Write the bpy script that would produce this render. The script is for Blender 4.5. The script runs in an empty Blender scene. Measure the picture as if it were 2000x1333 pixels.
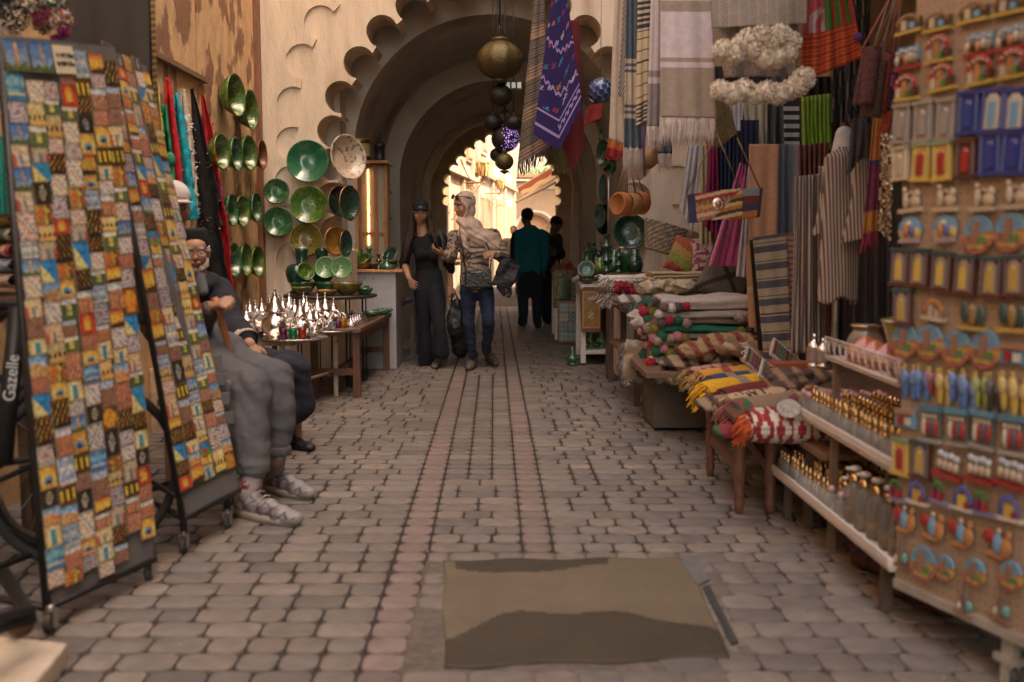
import bpy, math, random
from math import sin, cos, pi, sqrt, atan2, floor
from mathutils import Vector as V, Matrix, noise, Quaternion
from mathutils.geometry import tessellate_polygon
R = math.radians
rnd = random.Random(11)
SC = bpy.context.scene
COL = SC.collection
F = 1944.0; H = 1.18; P = R(5.494); CP = cos(P); SP = sin(P)
KIDS = {}

# ---- measuring helpers: a pixel of the 2000 px photograph -> a point of the place at a known depth / plane
def ray(px, py):
    u = (px - 1000) / F; v = (666.5 - py) / F
    return V((u, CP + v * SP, -SP + v * CP))
def W(px, py, Y):
    d = ray(px, py); t = Y / d.y
    return V((d.x * t, Y, H + d.z * t))
def G(px, py, z=0.0):
    d = ray(px, py); t = (z - H) / d.z
    return V((d.x * t, d.y * t, z))
def WX(px, py, X):
    d = ray(px, py); t = X / d.x
    return V((X, d.y * t, H + d.z * t))
def S(n, Y): return n / F * Y
def lerp(a, b, t): return a + (b - a) * t
def mix3(a, b, t): return tuple(a[i] + (b[i] - a[i]) * t for i in range(3))
def jit(c, a=.1):
    k = 1 + rnd.uniform(-a, a)
    return tuple(max(0, min(1, x * k)) for x in c)
def hx(s):
    s = s.lstrip('#')
    return tuple((int(s[i:i+2], 16) / 255.) ** 2.2 for i in (0, 2, 4))
def sm(t): t = max(0, min(1, t)); return t * t * (3 - 2 * t)

# ---- mesh builder
class MB:
    def __init__(s): s.v = []; s.f = []; s.c = []; s.s = []
    def add(s, vs, fs, col=None, smooth=True, M=None):
        o = len(s.v)
        s.v += [(M @ V(p)) if M else V(p) for p in vs]
        for i, f in enumerate(fs):
            s.f.append([o + k for k in f]); s.s.append(smooth)
            s.c.append(col[i] if isinstance(col, list) else col)
        return s
    def box(s, c, d, col=None, rz=0, M=None):
        x, y, z = d[0] / 2, d[1] / 2, d[2] / 2
        vs = [V((i * x, j * y, k * z)) for i in (-1, 1) for j in (-1, 1) for k in (-1, 1)]
        T = Matrix.Translation(V(c)) @ Matrix.Rotation(rz, 4, 'Z')
        if M: T = M @ T
        return s.add(vs, [(0,1,3,2),(4,6,7,5),(0,4,5,1),(2,3,7,6),(0,2,6,4),(1,5,7,3)], col, False, T)
    def prism(s, poly, y0, y1, col=None):      # polygon in x,z extruded along y
        n = len(poly)
        from mathutils.geometry import delaunay_2d_cdt
        r_ = delaunay_2d_cdt([V((p[0], p[1])) for p in poly], [], [list(range(n))], 1, 1e-6)
        ov, of = r_[0], r_[2]; m = len(ov)
        vs = [V((p[0], y0, p[1])) for p in ov] + [V((p[0], y1, p[1])) for p in ov]
        fs = []
        for t in of:
            q = sum(ov[t[k]][0]*ov[t[(k+1)%len(t)]][1]-ov[t[(k+1)%len(t)]][0]*ov[t[k]][1] for k in range(len(t)))
            t = list(t) if q > 0 else list(t)[::-1]
            fs.append(tuple(t)); fs.append(tuple(k + m for k in t[::-1]))
        s.add(vs, fs, col, False)
        ar = sum(poly[i][0]*poly[(i+1)%n][1]-poly[(i+1)%n][0]*poly[i][1] for i in range(n))
        vs = [V((p[0], y0, p[1])) for p in poly] + [V((p[0], y1, p[1])) for p in poly]; fs = []
        for i in range(n):
            j = (i + 1) % n
            fs.append((i, i + n, j + n, j) if ar > 0 else (j, j + n, i + n, i))
        return s.add(vs, fs, col, False)
    def tube(s, pts, r, n=8, col=None, cap=True, flat=1.0, M=None):
        pts = [V(p) for p in pts]; m = len(pts)
        rs = r if isinstance(r, (list, tuple)) else [r] * m
        t0 = (pts[1] - pts[0]).normalized()
        a = t0.orthogonal().normalized(); vs = []
        for i, p in enumerate(pts):
            t = (pts[min(i+1, m-1)] - pts[max(i-1, 0)])
            t = t.normalized() if t.length > 1e-9 else t0
            a = (a - t * a.dot(t))
            a = a.normalized() if a.length > 1e-6 else t.orthogonal().normalized()
            b = t.cross(a)
            for k in range(n):
                w = 2 * pi * k / n
                vs.append(p + (a * cos(w) + b * sin(w) * flat) * rs[i])
        fs = [(i*n+k, i*n+(k+1) % n, (i+1)*n+(k+1) % n, (i+1)*n+k) for i in range(m-1) for k in range(n)]
        if cap: fs += [tuple(range(n))[::-1], tuple((m-1)*n+k for k in range(n))]
        return s.add(vs, fs, col, True, M)
    def lathe(s, prof, c=(0,0,0), n=18, col=None, M=None, sq=(1, 1)):
        T = Matrix.Translation(V(c))
        if M: T = M @ T
        vs = []; m = len(prof)
        for r, z in prof:
            r = max(r, 1e-4)
            vs += [V((r*cos(2*pi*k/n)*sq[0], r*sin(2*pi*k/n)*sq[1], z)) for k in range(n)]
        fs = [(i*n+k, i*n+(k+1) % n, (i+1)*n+(k+1) % n, (i+1)*n+k) for i in range(m-1) for k in range(n)]
        if not callable(col) or col is None:
            return s.add(vs, fs, col, True, T)
        cs = [col(i / max(1, m-2), k / n) for i in range(m-1) for k in range(n)]
        return s.add(vs, fs, cs, True, T)
    def ball(s, c, r, n=12, col=None, M=None):
        if not isinstance(r, (tuple, list)): r = (r, r, r)
        T = Matrix.Translation(V(c)) @ Matrix.Diagonal((r[0], r[1], r[2], 1))
        if M: T = M @ T
        k = max(5, n // 2 + 1)
        return s.lathe([(sin(pi*i/k), -cos(pi*i/k)) for i in range(k+1)], (0,0,0), n, col, T)
    def cap(s, a, b, ra, rb, n=14, sq=1.0, ax=None, col=None):   # tapered capsule, optional flattening along axis ax
        a = V(a); b = V(b); d = b - a; L = max(d.length, 1e-5); q = d.to_track_quat('Z', 'Y').to_matrix().to_4x4()
        prof = [(ra*sin(t), -ra*cos(t)) for t in [pi/2*i/4 for i in range(5)]] + [(rb*cos(t), L+rb*sin(t)) for t in [pi/2*i/4 for i in range(5)]]
        T = Matrix.Translation(a) @ q
        if ax is not None:
            ax = V(ax).normalized()
            Sx = Matrix.Scale(sq, 4, ax)
            T = Matrix.Translation(a) @ Sx @ q
        return s.lathe(prof, (0,0,0), n, col, T)
    def sheet(s, fn, nu, nv, th=.004, col=None):   # fn(u,v)->V ; closed thin solid
        P0 = [[fn(i/nu, j/nv) for j in range(nv+1)] for i in range(nu+1)]
        N = []
        for i in range(nu+1):
            row = []
            for j in range(nv+1):
                du = P0[min(i+1, nu)][j] - P0[max(i-1, 0)][j]; dv = P0[i][min(j+1, nv)] - P0[i][max(j-1, 0)]
                q = du.cross(dv); row.append(q.normalized() if q.length > 1e-12 else V((0,-1,0)))
            N.append(row)
        w = nv + 1; vs = [P0[i][j] for i in range(nu+1) for j in range(w)] + [P0[i][j] - N[i][j]*th for i in range(nu+1) for j in range(w)]
        o = (nu+1)*w; fs = []; cs = []
        for i in range(nu):
            for j in range(nv):
                a = i*w+j; c = col((i+.5)/nu, (j+.5)/nv) if callable(col) else col
                fs.append((a, a+w, a+w+1, a+1)); cs.append(c)
                fs.append((o+a, o+a+1, o+a+w+1, o+a+w)); cs.append(c)
        for i in range(nu):
            a = i*w; fs.append((a, o+a, o+a+w, a+w)); cs.append(cs[2*(i*nv)])
            a = i*w+nv; fs.append((a+w, o+a+w, o+a, a)); cs.append(cs[2*(i*nv+nv-1)])
        for j in range(nv):
            a = j; fs.append((a+1, o+a+1, o+a, a)); cs.append(cs[2*j])
            a = nu*w+j; fs.append((a, o+a, o+a+1, a+1)); cs.append(cs[2*((nu-1)*nv+j)])
        return s.add(vs, fs, cs, True)
    def mesh(s, name, mat):
        me = bpy.data.meshes.new(name)
        me.from_pydata([tuple(p) for p in s.v], [], s.f)
        me.polygons.foreach_set('use_smooth', s.s)
        if any(c is not None for c in s.c):
            at = me.color_attributes.new('Col', 'FLOAT_COLOR', 'CORNER'); buf = []
            for f, c in zip(s.f, s.c):
                c = c or (.5, .5, .5); buf += [c[0], c[1], c[2], 1.0] * len(f)
            at.data.foreach_set('color', buf)
        if mat: me.materials.append(mat)
        me.update(); return me
    def build(s, name, mat, parent=None, bev=0, world=True, ang=40):
        """world=True: vertices are in world space. Top level: origin goes to the base. Child: relative to its parent's place."""
        o = bpy.data.objects.new(name, None)
        if parent is None:
            off = V((0,0,0))
            if world and s.v:
                xs = [p.x for p in s.v]; ys = [p.y for p in s.v]; zs = [p.z for p in s.v]
                off = V(((min(xs)+max(xs))/2, (min(ys)+max(ys))/2, min(zs)))
            s.v = [p - off for p in s.v]
            o = bpy.data.objects.new(name, s.mesh(name, mat)); o.location = off; COL.objects.link(o)
        else:
            if world:
                off = wloc(parent); s.v = [p - off for p in s.v]
            o = bpy.data.objects.new(name, s.mesh(name, mat)); COL.objects.link(o); o.parent = parent
            KIDS.setdefault(parent.name, []).append(o)
        if bev:
            m = o.modifiers.new('bevel', 'BEVEL'); m.width = bev; m.segments = 2; m.limit_method = 'ANGLE'; m.angle_limit = R(ang)
        return o
def wloc(o):
    p = V(o.location)
    while o.parent: o = o.parent; p = p + V(o.location)
    return p
def tag(o, label=None, cat=None, group=None, kind=None):
    if label: o['label'] = label
    if cat: o['category'] = cat
    if group: o['group'] = group
    if kind: o['kind'] = kind
    return o
def T(name, label, cat, loc, group=None, rz=0):
    o = bpy.data.objects.new(name, None); COL.objects.link(o); o.location = V(loc); o.rotation_euler.z = rz
    o.empty_display_size = .05
    return tag(o, label, cat, group)
def dup(root, loc=None, rot=None, label=None, scale=None, group=None, parent=None):
    c = root.copy(); COL.objects.link(c)
    if parent is not None: c.parent = parent
    for k in KIDS.get(root.name, []): 
        q = dup(k, parent=c); 
    if parent is not None: KIDS.setdefault(parent.name, []).append(c)
    if loc is not None: c.location = V(loc)
    if rot is not None: c.rotation_mode = 'XYZ'; c.rotation_euler = rot
    if label: c['label'] = label
    if group: c['group'] = group
    if scale is not None: c.scale = (scale,)*3 if isinstance(scale, (int, float)) else scale
    return c
def aim(d, roll=0):   # euler so that local +Z looks along d
    q = V(d).to_track_quat('Z', 'Y')
    return (q @ Quaternion((0,0,1), roll)).to_euler()

# ---- materials (all procedural)
MC = {}
def M(col=(.5,.5,.5), rough=.6, metal=0, var=.15, scale=6, bump=.0, bs=60, trans=0, attr=False, coat=0, col2=None, thr=None, sheen=0, det=4, emit=None, stretch=None):
    key = (tuple(col), rough, metal, var, scale, bump, bs, trans, attr, coat, col2, thr, sheen, det, emit, stretch)
    if key in MC: return MC[key]
    m = bpy.data.materials.new('surface'); m.use_nodes = True; nt = m.node_tree; N = nt.nodes; L = nt.links
    b = N['Principled BSDF']; tc = N.new('ShaderNodeTexCoord'); vec = tc.outputs['Object']
    if stretch:
        mp = N.new('ShaderNodeMapping'); mp.inputs['Scale'].default_value = stretch; L.new(vec, mp.inputs[0]); vec = mp.outputs[0]
    n1 = N.new('ShaderNodeTexNoise'); n1.inputs['Scale'].default_value = scale; n1.inputs['Detail'].default_value = det; L.new(vec, n1.inputs['Vector'])
    if attr:
        ca = N.new('ShaderNodeVertexColor'); ca.layer_name = 'Col'; src = ca.outputs['Color']
    else:
        rg = N.new('ShaderNodeRGB'); rg.outputs[0].default_value = (*col, 1); src = rg.outputs[0]
    if col2:
        mx = N.new('ShaderNodeMix'); mx.data_type = 'RGBA'; mx.inputs['B'].default_value = (*col2, 1); L.new(src, mx.inputs['A'])
        rp = N.new('ShaderNodeValToRGB'); t = thr or (.45, .6)
        rp.color_ramp.elements[0].position = t[0]; rp.color_ramp.elements[1].position = t[1]
        L.new(n1.outputs['Fac'], rp.inputs[0]); L.new(rp.outputs[0], mx.inputs['Factor']); src = mx.outputs['Result']
    if var:
        n2 = N.new('ShaderNodeTexNoise'); n2.inputs['Scale'].default_value = scale * 2.3; n2.inputs['Detail'].default_value = 6; L.new(vec, n2.inputs['Vector'])
        mr = N.new('ShaderNodeMapRange'); mr.inputs['From Min'].default_value = .25; mr.inputs['From Max'].default_value = .75
        mr.inputs['To Min'].default_value = 1 - var; mr.inputs['To Max'].default_value = 1 + var; L.new(n2.outputs['Fac'], mr.inputs[0])
        vm = N.new('ShaderNodeVectorMath'); vm.operation = 'SCALE'; L.new(src, vm.inputs[0]); L.new(mr.outputs[0], vm.inputs['Scale']); src = vm.outputs[0]
        m2 = N.new('ShaderNodeMapRange'); m2.inputs['To Min'].default_value = max(.02, rough - .12); m2.inputs['To Max'].default_value = min(1, rough + .12)
        L.new(n2.outputs['Fac'], m2.inputs[0]); L.new(m2.outputs[0], b.inputs['Roughness'])
    else: b.inputs['Roughness'].default_value = rough
    L.new(src, b.inputs['Base Color'])
    b.inputs['Metallic'].default_value = metal
    if trans: b.inputs['Transmission Weight'].default_value = trans; b.inputs['IOR'].default_value = 1.35
    if coat: b.inputs['Coat Weight'].default_value = coat; b.inputs['Coat Roughness'].default_value = .08
    if sheen: b.inputs['Sheen Weight'].default_value = sheen
    if emit: b.inputs['Emission Color'].default_value = (*emit[:3], 1); b.inputs['Emission Strength'].default_value = emit[3]
    if bump:
        n3 = N.new('ShaderNodeTexNoise'); n3.inputs['Scale'].default_value = bs; n3.inputs['Detail'].default_value = 3; L.new(vec, n3.inputs['Vector'])
        bp = N.new('ShaderNodeBump'); bp.inputs['Strength'].default_value = bump; bp.inputs['Distance'].default_value = .02
        L.new(n3.outputs['Fac'], bp.inputs['Height']); L.new(bp.outputs[0], b.inputs['Normal'])
    MC[key] = m; return m
CLOTH = M(attr=True, rough=.95, var=.13, scale=14, bump=.25, bs=260)
FLUFF = M(attr=True, rough=1, var=.2, scale=40, bump=.4, bs=150)
PAPER = M(attr=True, rough=.42, var=.06, scale=9, coat=.15)
GLAZE = M(attr=True, rough=.22, var=.3, scale=22, coat=.6, bump=.1, bs=90)
SKIN = M(attr=True, rough=.55, var=.06, scale=30)
def wood(c, r=.55): return M(col=c, rough=r, var=.35, scale=5, bump=.25, bs=70, stretch=(3, 3, .7))

# ---- organic forms: overlapping closed shapes fused into one smooth skin
def fused(name, mb, mat, parent, voxel=.012, smooth=3, colf=None, disp=None):
    s = mb; off = wloc(parent) if parent else V((0,0,0))
    me = s.mesh('tmp', None); o = bpy.data.objects.new('tmp', me); COL.objects.link(o)
    r = o.modifiers.new('r', 'REMESH'); r.mode = 'VOXEL'; r.voxel_size = voxel; r.use_smooth_shade = True
    if smooth: q = o.modifiers.new('s', 'SMOOTH'); q.iterations = smooth; q.factor = .5
    bpy.context.view_layer.update()
    dg = bpy.context.evaluated_depsgraph_get()
    nm = bpy.data.meshes.new_from_object(o.evaluated_get(dg)); nm.name = name
    bpy.data.objects.remove(o)
    if disp:
        cs = [(v.index, disp(v.co, v.normal)) for v in nm.vertices]
        for i, c in cs: nm.vertices[i].co = c
    if colf:
        for a in list(nm.color_attributes): nm.color_attributes.remove(a)
        at = nm.color_attributes.new('Col', 'FLOAT_COLOR', 'POINT'); buf = []
        for v in nm.vertices: c = colf(v.co); buf += [c[0], c[1], c[2], 1.]
        at.data.foreach_set('color', buf)
    if parent is None:
        off = sum((V(v.co) for v in nm.vertices), V((0,0,0))) / max(1, len(nm.vertices)); off.z = min(v.co.z for v in nm.vertices)
    for v in nm.vertices: v.co = v.co - off
    nm.materials.clear(); nm.materials.append(mat)
    nm.polygons.foreach_set('use_smooth', [True]*len(nm.polygons)); nm.update()
    ob = bpy.data.objects.new(name, nm); COL.objects.link(ob)
    if parent: ob.parent = parent; KIDS.setdefault(parent.name, []).append(ob)
    else: ob.location = off
    return ob
def folds(amp=.006, f=9, fz=3, seed=0):
    def d(p, n):
        return p + n * (noise.noise(V((p.x*f+seed, p.y*f, p.z*fz))) * amp + noise.noise(V((p.x*f*2.5, p.y*f*2.5+seed, p.z*fz*3))) * amp*.4)
    return d

def stripe_mat(c1, c2, freq, name='striped_cloth', skew=0):
    m = bpy.data.materials.new(name); m.use_nodes = True; nt = m.node_tree; N = nt.nodes; L = nt.links; b = N['Principled BSDF']; b.inputs['Roughness'].default_value = .95
    tc = N.new('ShaderNodeTexCoord'); sp = N.new('ShaderNodeSeparateXYZ'); L.new(tc.outputs['Object'], sp.inputs[0])
    mu = N.new('ShaderNodeMath'); mu.operation = 'MULTIPLY_ADD'; mu.inputs[1].default_value = skew; L.new(sp.outputs['Z'], mu.inputs[0]); L.new(sp.outputs['X'], mu.inputs[2])
    f = N.new('ShaderNodeMath'); f.operation = 'MULTIPLY'; f.inputs[1].default_value = freq; L.new(mu.outputs[0], f.inputs[0])
    g = N.new('ShaderNodeMath'); g.operation = 'FRACT'; L.new(f.outputs[0], g.inputs[0]); h = N.new('ShaderNodeMath'); h.operation = 'GREATER_THAN'; h.inputs[1].default_value = .52; L.new(g.outputs[0], h.inputs[0])
    mx = N.new('ShaderNodeMix'); mx.data_type = 'RGBA'; mx.inputs['A'].default_value = (*c1, 1); mx.inputs['B'].default_value = (*c2, 1); L.new(h.outputs[0], mx.inputs['Factor']); L.new(mx.outputs['Result'], b.inputs['Base Color'])
    return m
# ================= WORLD, SUN, CAMERA =================
w = bpy.data.worlds.new('World'); SC.world = w; w.use_nodes = True
nt = w.node_tree; bg = nt.nodes['Background']
sky = nt.nodes.new('ShaderNodeTexSky'); sky.sky_type = 'NISHITA'; sky.sun_disc = False
SUN_EL = R(56); SUN_AZ = R(122)      # azimuth measured clockwise from the street's far end (+Y)
sky.sun_elevation = SUN_EL; sky.sun_rotation = SUN_AZ; sky.dust_density = 3.0; sky.ozone_density = .6; sky.air_density = 1.0
tm = nt.nodes.new('ShaderNodeVectorMath'); tm.operation = 'MULTIPLY'; tm.inputs[1].default_value = (1.15, .95, .73)   # warm white balance of the photograph
nt.links.new(sky.outputs[0], tm.inputs[0]); nt.links.new(tm.outputs[0], bg.inputs['Color']); bg.inputs['Strength'].default_value = .15
ld = bpy.data.lights.new('sun', 'SUN'); ld.energy = 2.1; ld.angle = R(.53); ld.color = (1, .9, .74)
lo = bpy.data.objects.new('sun', ld); COL.objects.link(lo)
sd = V((sin(SUN_AZ)*cos(SUN_EL), cos(SUN_AZ)*cos(SUN_EL), sin(SUN_EL)))
lo.rotation_euler = (-sd).to_track_quat('-Z', 'Y').to_euler(); lo.location = (8, 4, 20)
cd = bpy.data.cameras.new('camera'); cd.sensor_width = 36; cd.lens = F/2000*36; cd.clip_end = 500; cd.clip_start = .05
co = bpy.data.objects.new('camera', cd); COL.objects.link(co); co.location = (0, 0, H); co.rotation_euler = (R(90)-P, 0, 0)
cd.dof.use_dof = True; cd.dof.focus_distance = 8.6; cd.dof.aperture_fstop = 2.0
SC.camera = co
SC.view_settings.view_transform = 'Standard'; SC.view_settings.look = 'None'; SC.view_settings.gamma = 1; SC.view_settings.exposure = 2.8
SC.cycles.use_denoising = True
SC.cycles.max_bounces = 8; SC.cycles.diffuse_bounces = 5; SC.cycles.glossy_bounces = 3; SC.cycles.transmission_bounces = 5; SC.cycles.sample_clamp_indirect = 6

# ================= GROUND =================
g = MB(); g.add([(-60,-20,-.05),(60,-20,-.05),(60,90,-.05),(-60,90,-.05)], [(0,1,2,3)], None, False)
tag(g.build('ground', M(col=(.09,.075,.06), rough=.95, var=.2, scale=.7)), kind='structure')
g = MB(); g.box((-.2, 13.6, -.022), (7.4, 31, .02))
tag(g.build('mortar_bed', M(col=(.04,.028,.021), rough=.95, var=.3, scale=9, bump=.4, bs=80)), kind='structure')
patch = [G(865,1097), G(1120,1092), G(1352,1090), G(1372,1150), G(1425,1285), G(1200,1298), G(868,1305)]
px0, px1 = min(p.x for p in patch), max(p.x for p in patch); py0, py1 = min(p.y for p in patch), max(p.y for p in patch)
pv = MB()
def paver(x, y, w, d, c, rr=.026):
    t = .012 + rnd.uniform(-.0015, .0015); q = min(rr, w*.3, d*.3) * rnd.uniform(.8, 1.2); out = []
    for sx, sy, a0 in ((1,1,0),(-1,1,90),(-1,-1,180),(1,-1,270)):
        for k in (0, 30, 60, 90):
            a = R(a0+k); out.append((sx*(w/2-q)+q*cos(a), sy*(d/2-q)+q*sin(a)))
    n = len(out); sl = rnd.uniform(-.004, .004); sl2 = rnd.uniform(-.006, .006); vs = []
    for f_, z in ((1.0, -.02), (1.0, -.0045), (.985, -.001), (.945, 0)):
        for a, b in out:
            aa, bb = a - (1-f_)*.5*math.copysign(min(w,d), a)*min(1, abs(a)/(w/2)), b - (1-f_)*.5*math.copysign(min(w,d), b)*min(1, abs(b)/(d/2))
            X, Y = x+aa, y+bb
            vs.append((X - .018*Y, Y, z - .0 + aa*sl + bb*sl2 + .0012*noise.noise(V((X*8, Y*8, 0)))))
    fs = [(i*n+k, i*n+(k+1) % n, (i+1)*n+(k+1) % n, (i+1)*n+k) for i in range(3) for k in range(n)] + [tuple(3*n+k for k in range(n))]
    pv.add(vs, fs, c, True)
grey = [(.180,.143,.115), (.160,.130,.108), (.198,.158,.125), (.145,.120,.102), (.182,.150,.125)]; pink = [(.195,.140,.115), (.182,.135,.112), (.205,.148,.120)]
y = 1.2; row = 0
while y < 19.2:
    gap = .006 if y < 3.35 else .011 + .004*noise.noise(V((0, y*.6, 3)))
    cd_ = .120 if rnd.random() < .92 else .155
    segs = [(-.318, .124, 1), (.170, .122, 1)]
    mid = rnd.choice([(.183,.183), (.122,.122,.122), (.183,.183), (.08,.183,.103), (.183,.183)])
    if 5.2 < y < 9: mid = (.122,.122,.122)
    x = -.256
    for m_ in mid: segs.append((x + m_/2, m_, 0)); x += m_
    for sgn, x0 in ((-1, -.38), (1, .231)):
        x = x0
        while abs(x) < 3.3:
            m_ = rnd.choice([.170, .170, .118, .170, .118, .21 if y > 4 else .118]); segs.append((x + sgn*m_/2, m_, 0)); x += sgn*m_
    for sx, sw, pk in segs:
        X = sx - .018*y
        if px0+.03 < X < px1-.24 and py0+.03 < y+cd_/2 < py1-.10: continue
        if abs(X-px0) < .10 and y < 3.1 and noise.noise(V((y*9, X*9, 2))) > -.1: continue
        gx = gap * (1.25 if noise.noise(V((X*.8, y*.5, 9))) > .05 else .75)
        st_ = 1 + .22*noise.noise(V((X*1.1, y*.7, 4))) + .10*noise.noise(V((X*3.5, y*3, 8)))
        paver(sx, y + cd_/2, sw - gx, cd_ - gx, tuple(q*st_ for q in jit(rnd.choice(pink if pk else grey), .13)), .031)
    y += cd_; row += 1
tag(pv.build('pavement', M(attr=True, rough=.72, var=.22, scale=7, bump=.3, bs=120), world=False), kind='structure')
# cement repair: thin slab with two damp stains of their own outline
def instain(px, py):
    lo_ = 1190 + 55*abs((px-1150)/260.)**2 + 5*sin(px*.03) + (8*sin(px*.011+1))
    top = 1113 + 9*sin((px-905)/60.) if 890 < px < 1190 else 0
    return (py > lo_ and py < 1400) or (py < top)
nu, nv = 90, 60
def pf(u, v):
    xl = lerp(868, 865, v) + 3*sin(v*9); xr = (1425 + (1372-1425)*min(1, v/.62)) if v < .62 else 1372-(v-.62)/.38*18
    yb = 1305 - 20*u + 3*sin(u*13); yt = 1097 - 6*u + 2*sin(u*17)
    p = G(lerp(xl, xr, u), lerp(yb, yt, v)); p.z = .0055 + .0012*noise.noise(p*5); return p
def pc(u, v):
    xl, xr = 866, 1425 - 70*v; px = lerp(xl, xr, u); b = G(px, lerp(1303 - 18*u, 1095-6*u, v))
    # back to picture row for the outline only
    yy = 667 + F*math.tan(math.atan((H)/b.y) - P)
    k = 1 + .15*noise.noise(V((b.x*6, b.y*6, 0)))
    c = (.046,.030,.013) if instain(px, yy) else (.135,.100,.058)
    return (c[0]*k, c[1]*k, c[2]*k)
m = MB(); m.sheet(pf, nu, nv, .012, pc)
tag(m.build('cement_patch', M(attr=True, rough=.6, var=.15, scale=12, bump=.3, bs=90)), 'square grey-brown cement patch with dark damp stains set in the paving', 'patch')
m = MB()
def bf(u, v):
    a = G(lerp(lerp(770,835,v), 1480, u), lerp(1332, 1078, v)); a.x += .02*noise.noise(V((u*9, v*9, 1))); a.z = -.0025 + .004*noise.noise(V((u*14, v*14, 5))); return a
m.sheet(bf, 40, 30, .006, (.125,.098,.075)); tag(m.build('mortar_fill', M(attr=True, rough=.9, var=.35, scale=14, bump=.6, bs=60)), kind='structure')
m = MB()
for a, b_, z in (((1325,1090),(1382,1150),.008), ((1365,1150),(1440,1258),.007)):
    q0, q1 = G(*a), G(*b_)
    if z == .008: vs = [G(1325,1090), G(1362,1090), G(1385,1135), G(1362,1148)]
    else: vs = [G(1372,1150), G(1386,1146), G(1442,1258), G(1428,1262)]
    m.add([(p.x, p.y, z) for p in vs] + [(p.x, p.y, -.01) for p in vs], [(3,2,1,0)] + [(i, (i+1) % 4, 4+(i+1) % 4, 4+i) for i in range(4)], (.13,.125,.12) if z == .008 else (.04,.035,.03), False)
tag(m.build('metal_strip', M(attr=True, rough=.55, var=.3, scale=20, bump=.4)), 'bent grey metal strip along the right edge of the cement patch', 'strip')

# ================= GATE AND PASSAGE =================
XC = -.25
def scallops(cs, r, half, xc, jamb, arc=112, z0=-.05):
    cs = cs + [(-a, b) for a, b in cs[::-1][1:]] if abs(cs[-1][0]) < 1e-6 else cs + [(-a, b) for a, b in cs[::-1]]
    pts = [(xc - jamb, z0), (xc - jamb, cs[0][1] - r*1.15)]
    for i, c in enumerate(cs):
        p = cs[max(0, i-1)]; q = cs[min(len(cs)-1, i+1)]
        t = atan2(q[1]-p[1], q[0]-p[0]); n = t + pi/2
        if i == 0: n = pi
        if i == len(cs)-1: n = 0
        for k in range(15):
            a = n + R(arc) - R(2*arc)*k/14
            pts.append((xc + c[0] + r*cos(a), c[1] + r*sin(a)))
    pts += [(xc + jamb, cs[0][1] - r*1.15), (xc + jamb, z0)]
    return pts
def arch(xc, Rr, zs, z0=-.05, k=1.0, n=28):
    pts = [(xc - Rr, z0)]
    for i in range(n+1):
        a = pi - pi*i/n; pts.append((xc + Rr*cos(a), zs + Rr*k*sin(a)))
    pts.append((xc + Rr, z0)); return pts
def wall_with(hole, x0, x1, zt, y0, y1, z0=-.05):
    m = MB(); m.prism([(x0, z0), (x0, zt), (x1, zt), (x1, z0)] + hole[::-1], y0, y1); return m
cream = M(col=(.68,.55,.41), rough=.9, var=.14, scale=2.0, bump=.4, bs=34, col2=(.42,.27,.15), thr=(.53,.72), stretch=(2.0, 1, .5), det=12)
greyp = M(col=(.56,.51,.45), rough=.92, var=.14, scale=1.2, bump=.3, bs=18, col2=(.30,.23,.17), thr=(.55,.75), det=8)
gt = T('gate_wall', 'cream plastered gateway wall with a large scalloped arch', 'wall', (XC, 9.2, 0))
inner = [(-1.33,1.30),(-1.355,1.60),(-1.365,1.90),(-1.345,2.19),(-1.27,2.49),(-1.10,2.79),(-.895,3.06),(-.635,3.28),(-.33,3.45),(0,3.54)]
hole = scallops(inner, .142, 0, XC, 1.21)
# small extra softening of the plaster arrises through a bevel
wall_with(hole, -2.42, 4.2, 5.9, 9.0, 9.42).build('wall', cream, gt, bev=.008)
outer = [(-1.72,1.06),(-1.73,1.40),(-1.72,1.74),(-1.70,2.08),(-1.685,2.43),(-1.60,2.80),(-1.43,3.13),(-1.19,3.42),(-.9,3.66),(-.58,3.84),(0-.29,3.95),(0,4.0)]
oo = scallops(outer, .148, 0, XC, 1.62, arc=108)
wall_with(oo, -2.42, 4.2, 5.9, 8.974, 8.9995).build('relief', cream, gt, bev=.006)
pg = T('vaulted_passage', 'dim grey plastered vaulted passage behind the scalloped arch', 'passage', (-.2, 12, 0))
wall_with(arch(-.205, 1.325, 2.05), -3.4, 4.4, 5.9, 9.75, 12.0).build('vault', greyp, pg, bev=.006)
wall_with(arch(-.165, 1.175, 1.95), -3.4, 4.4, 5.4, 12.003, 15.0).build('inner_vault', greyp, pg, bev=.012)
lt = M(col=(.6,.48,.36), rough=.9, var=.15, scale=3, bump=.3, bs=30)
sp3 = [(-.165 + 1.05*cos(a)*(1.03 if sin(a) < .3 else 1), 1.98 + 1.06*sin(a)) for a in [pi+.12 - (pi+.24)*i/30 for i in range(31)]]
h3 = [(-.165-1.03, -.05)] + sp3 + [(-.165+1.03, -.05)]
wall_with(h3, -3.4, 4.4, 5.4, 15.003, 15.35).build('horseshoe_arch', lt, pg, bev=.01)
m = MB(); m.box((-2.5, 16.7, 2.2), (1.9, 2.6, 4.5)); m.build('side_wall', greyp, pg)
m = MB(); m.box((2.35, 16.7, 2.2), (2.2, 2.6, 4.5)); m.build('side_wall', greyp, pg)
m = MB(); m.box((-.2, 16.7, 4.6), (3.6, 2.69, .2)); m.build('ceiling', greyp, pg)
m = MB(); m.box((.1, 9.585, 5.3), (7.4, .32, .6)); m.build('ceiling', greyp, pg)
for bx_ in (((-2.5,9.585,2.4),(1.8,.32,4.8)), ((2.6,9.585,2.4),(2.6,.32,4.8))): m = MB(); m.box(*bx_); m.build('side_wall', greyp, pg)
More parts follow.
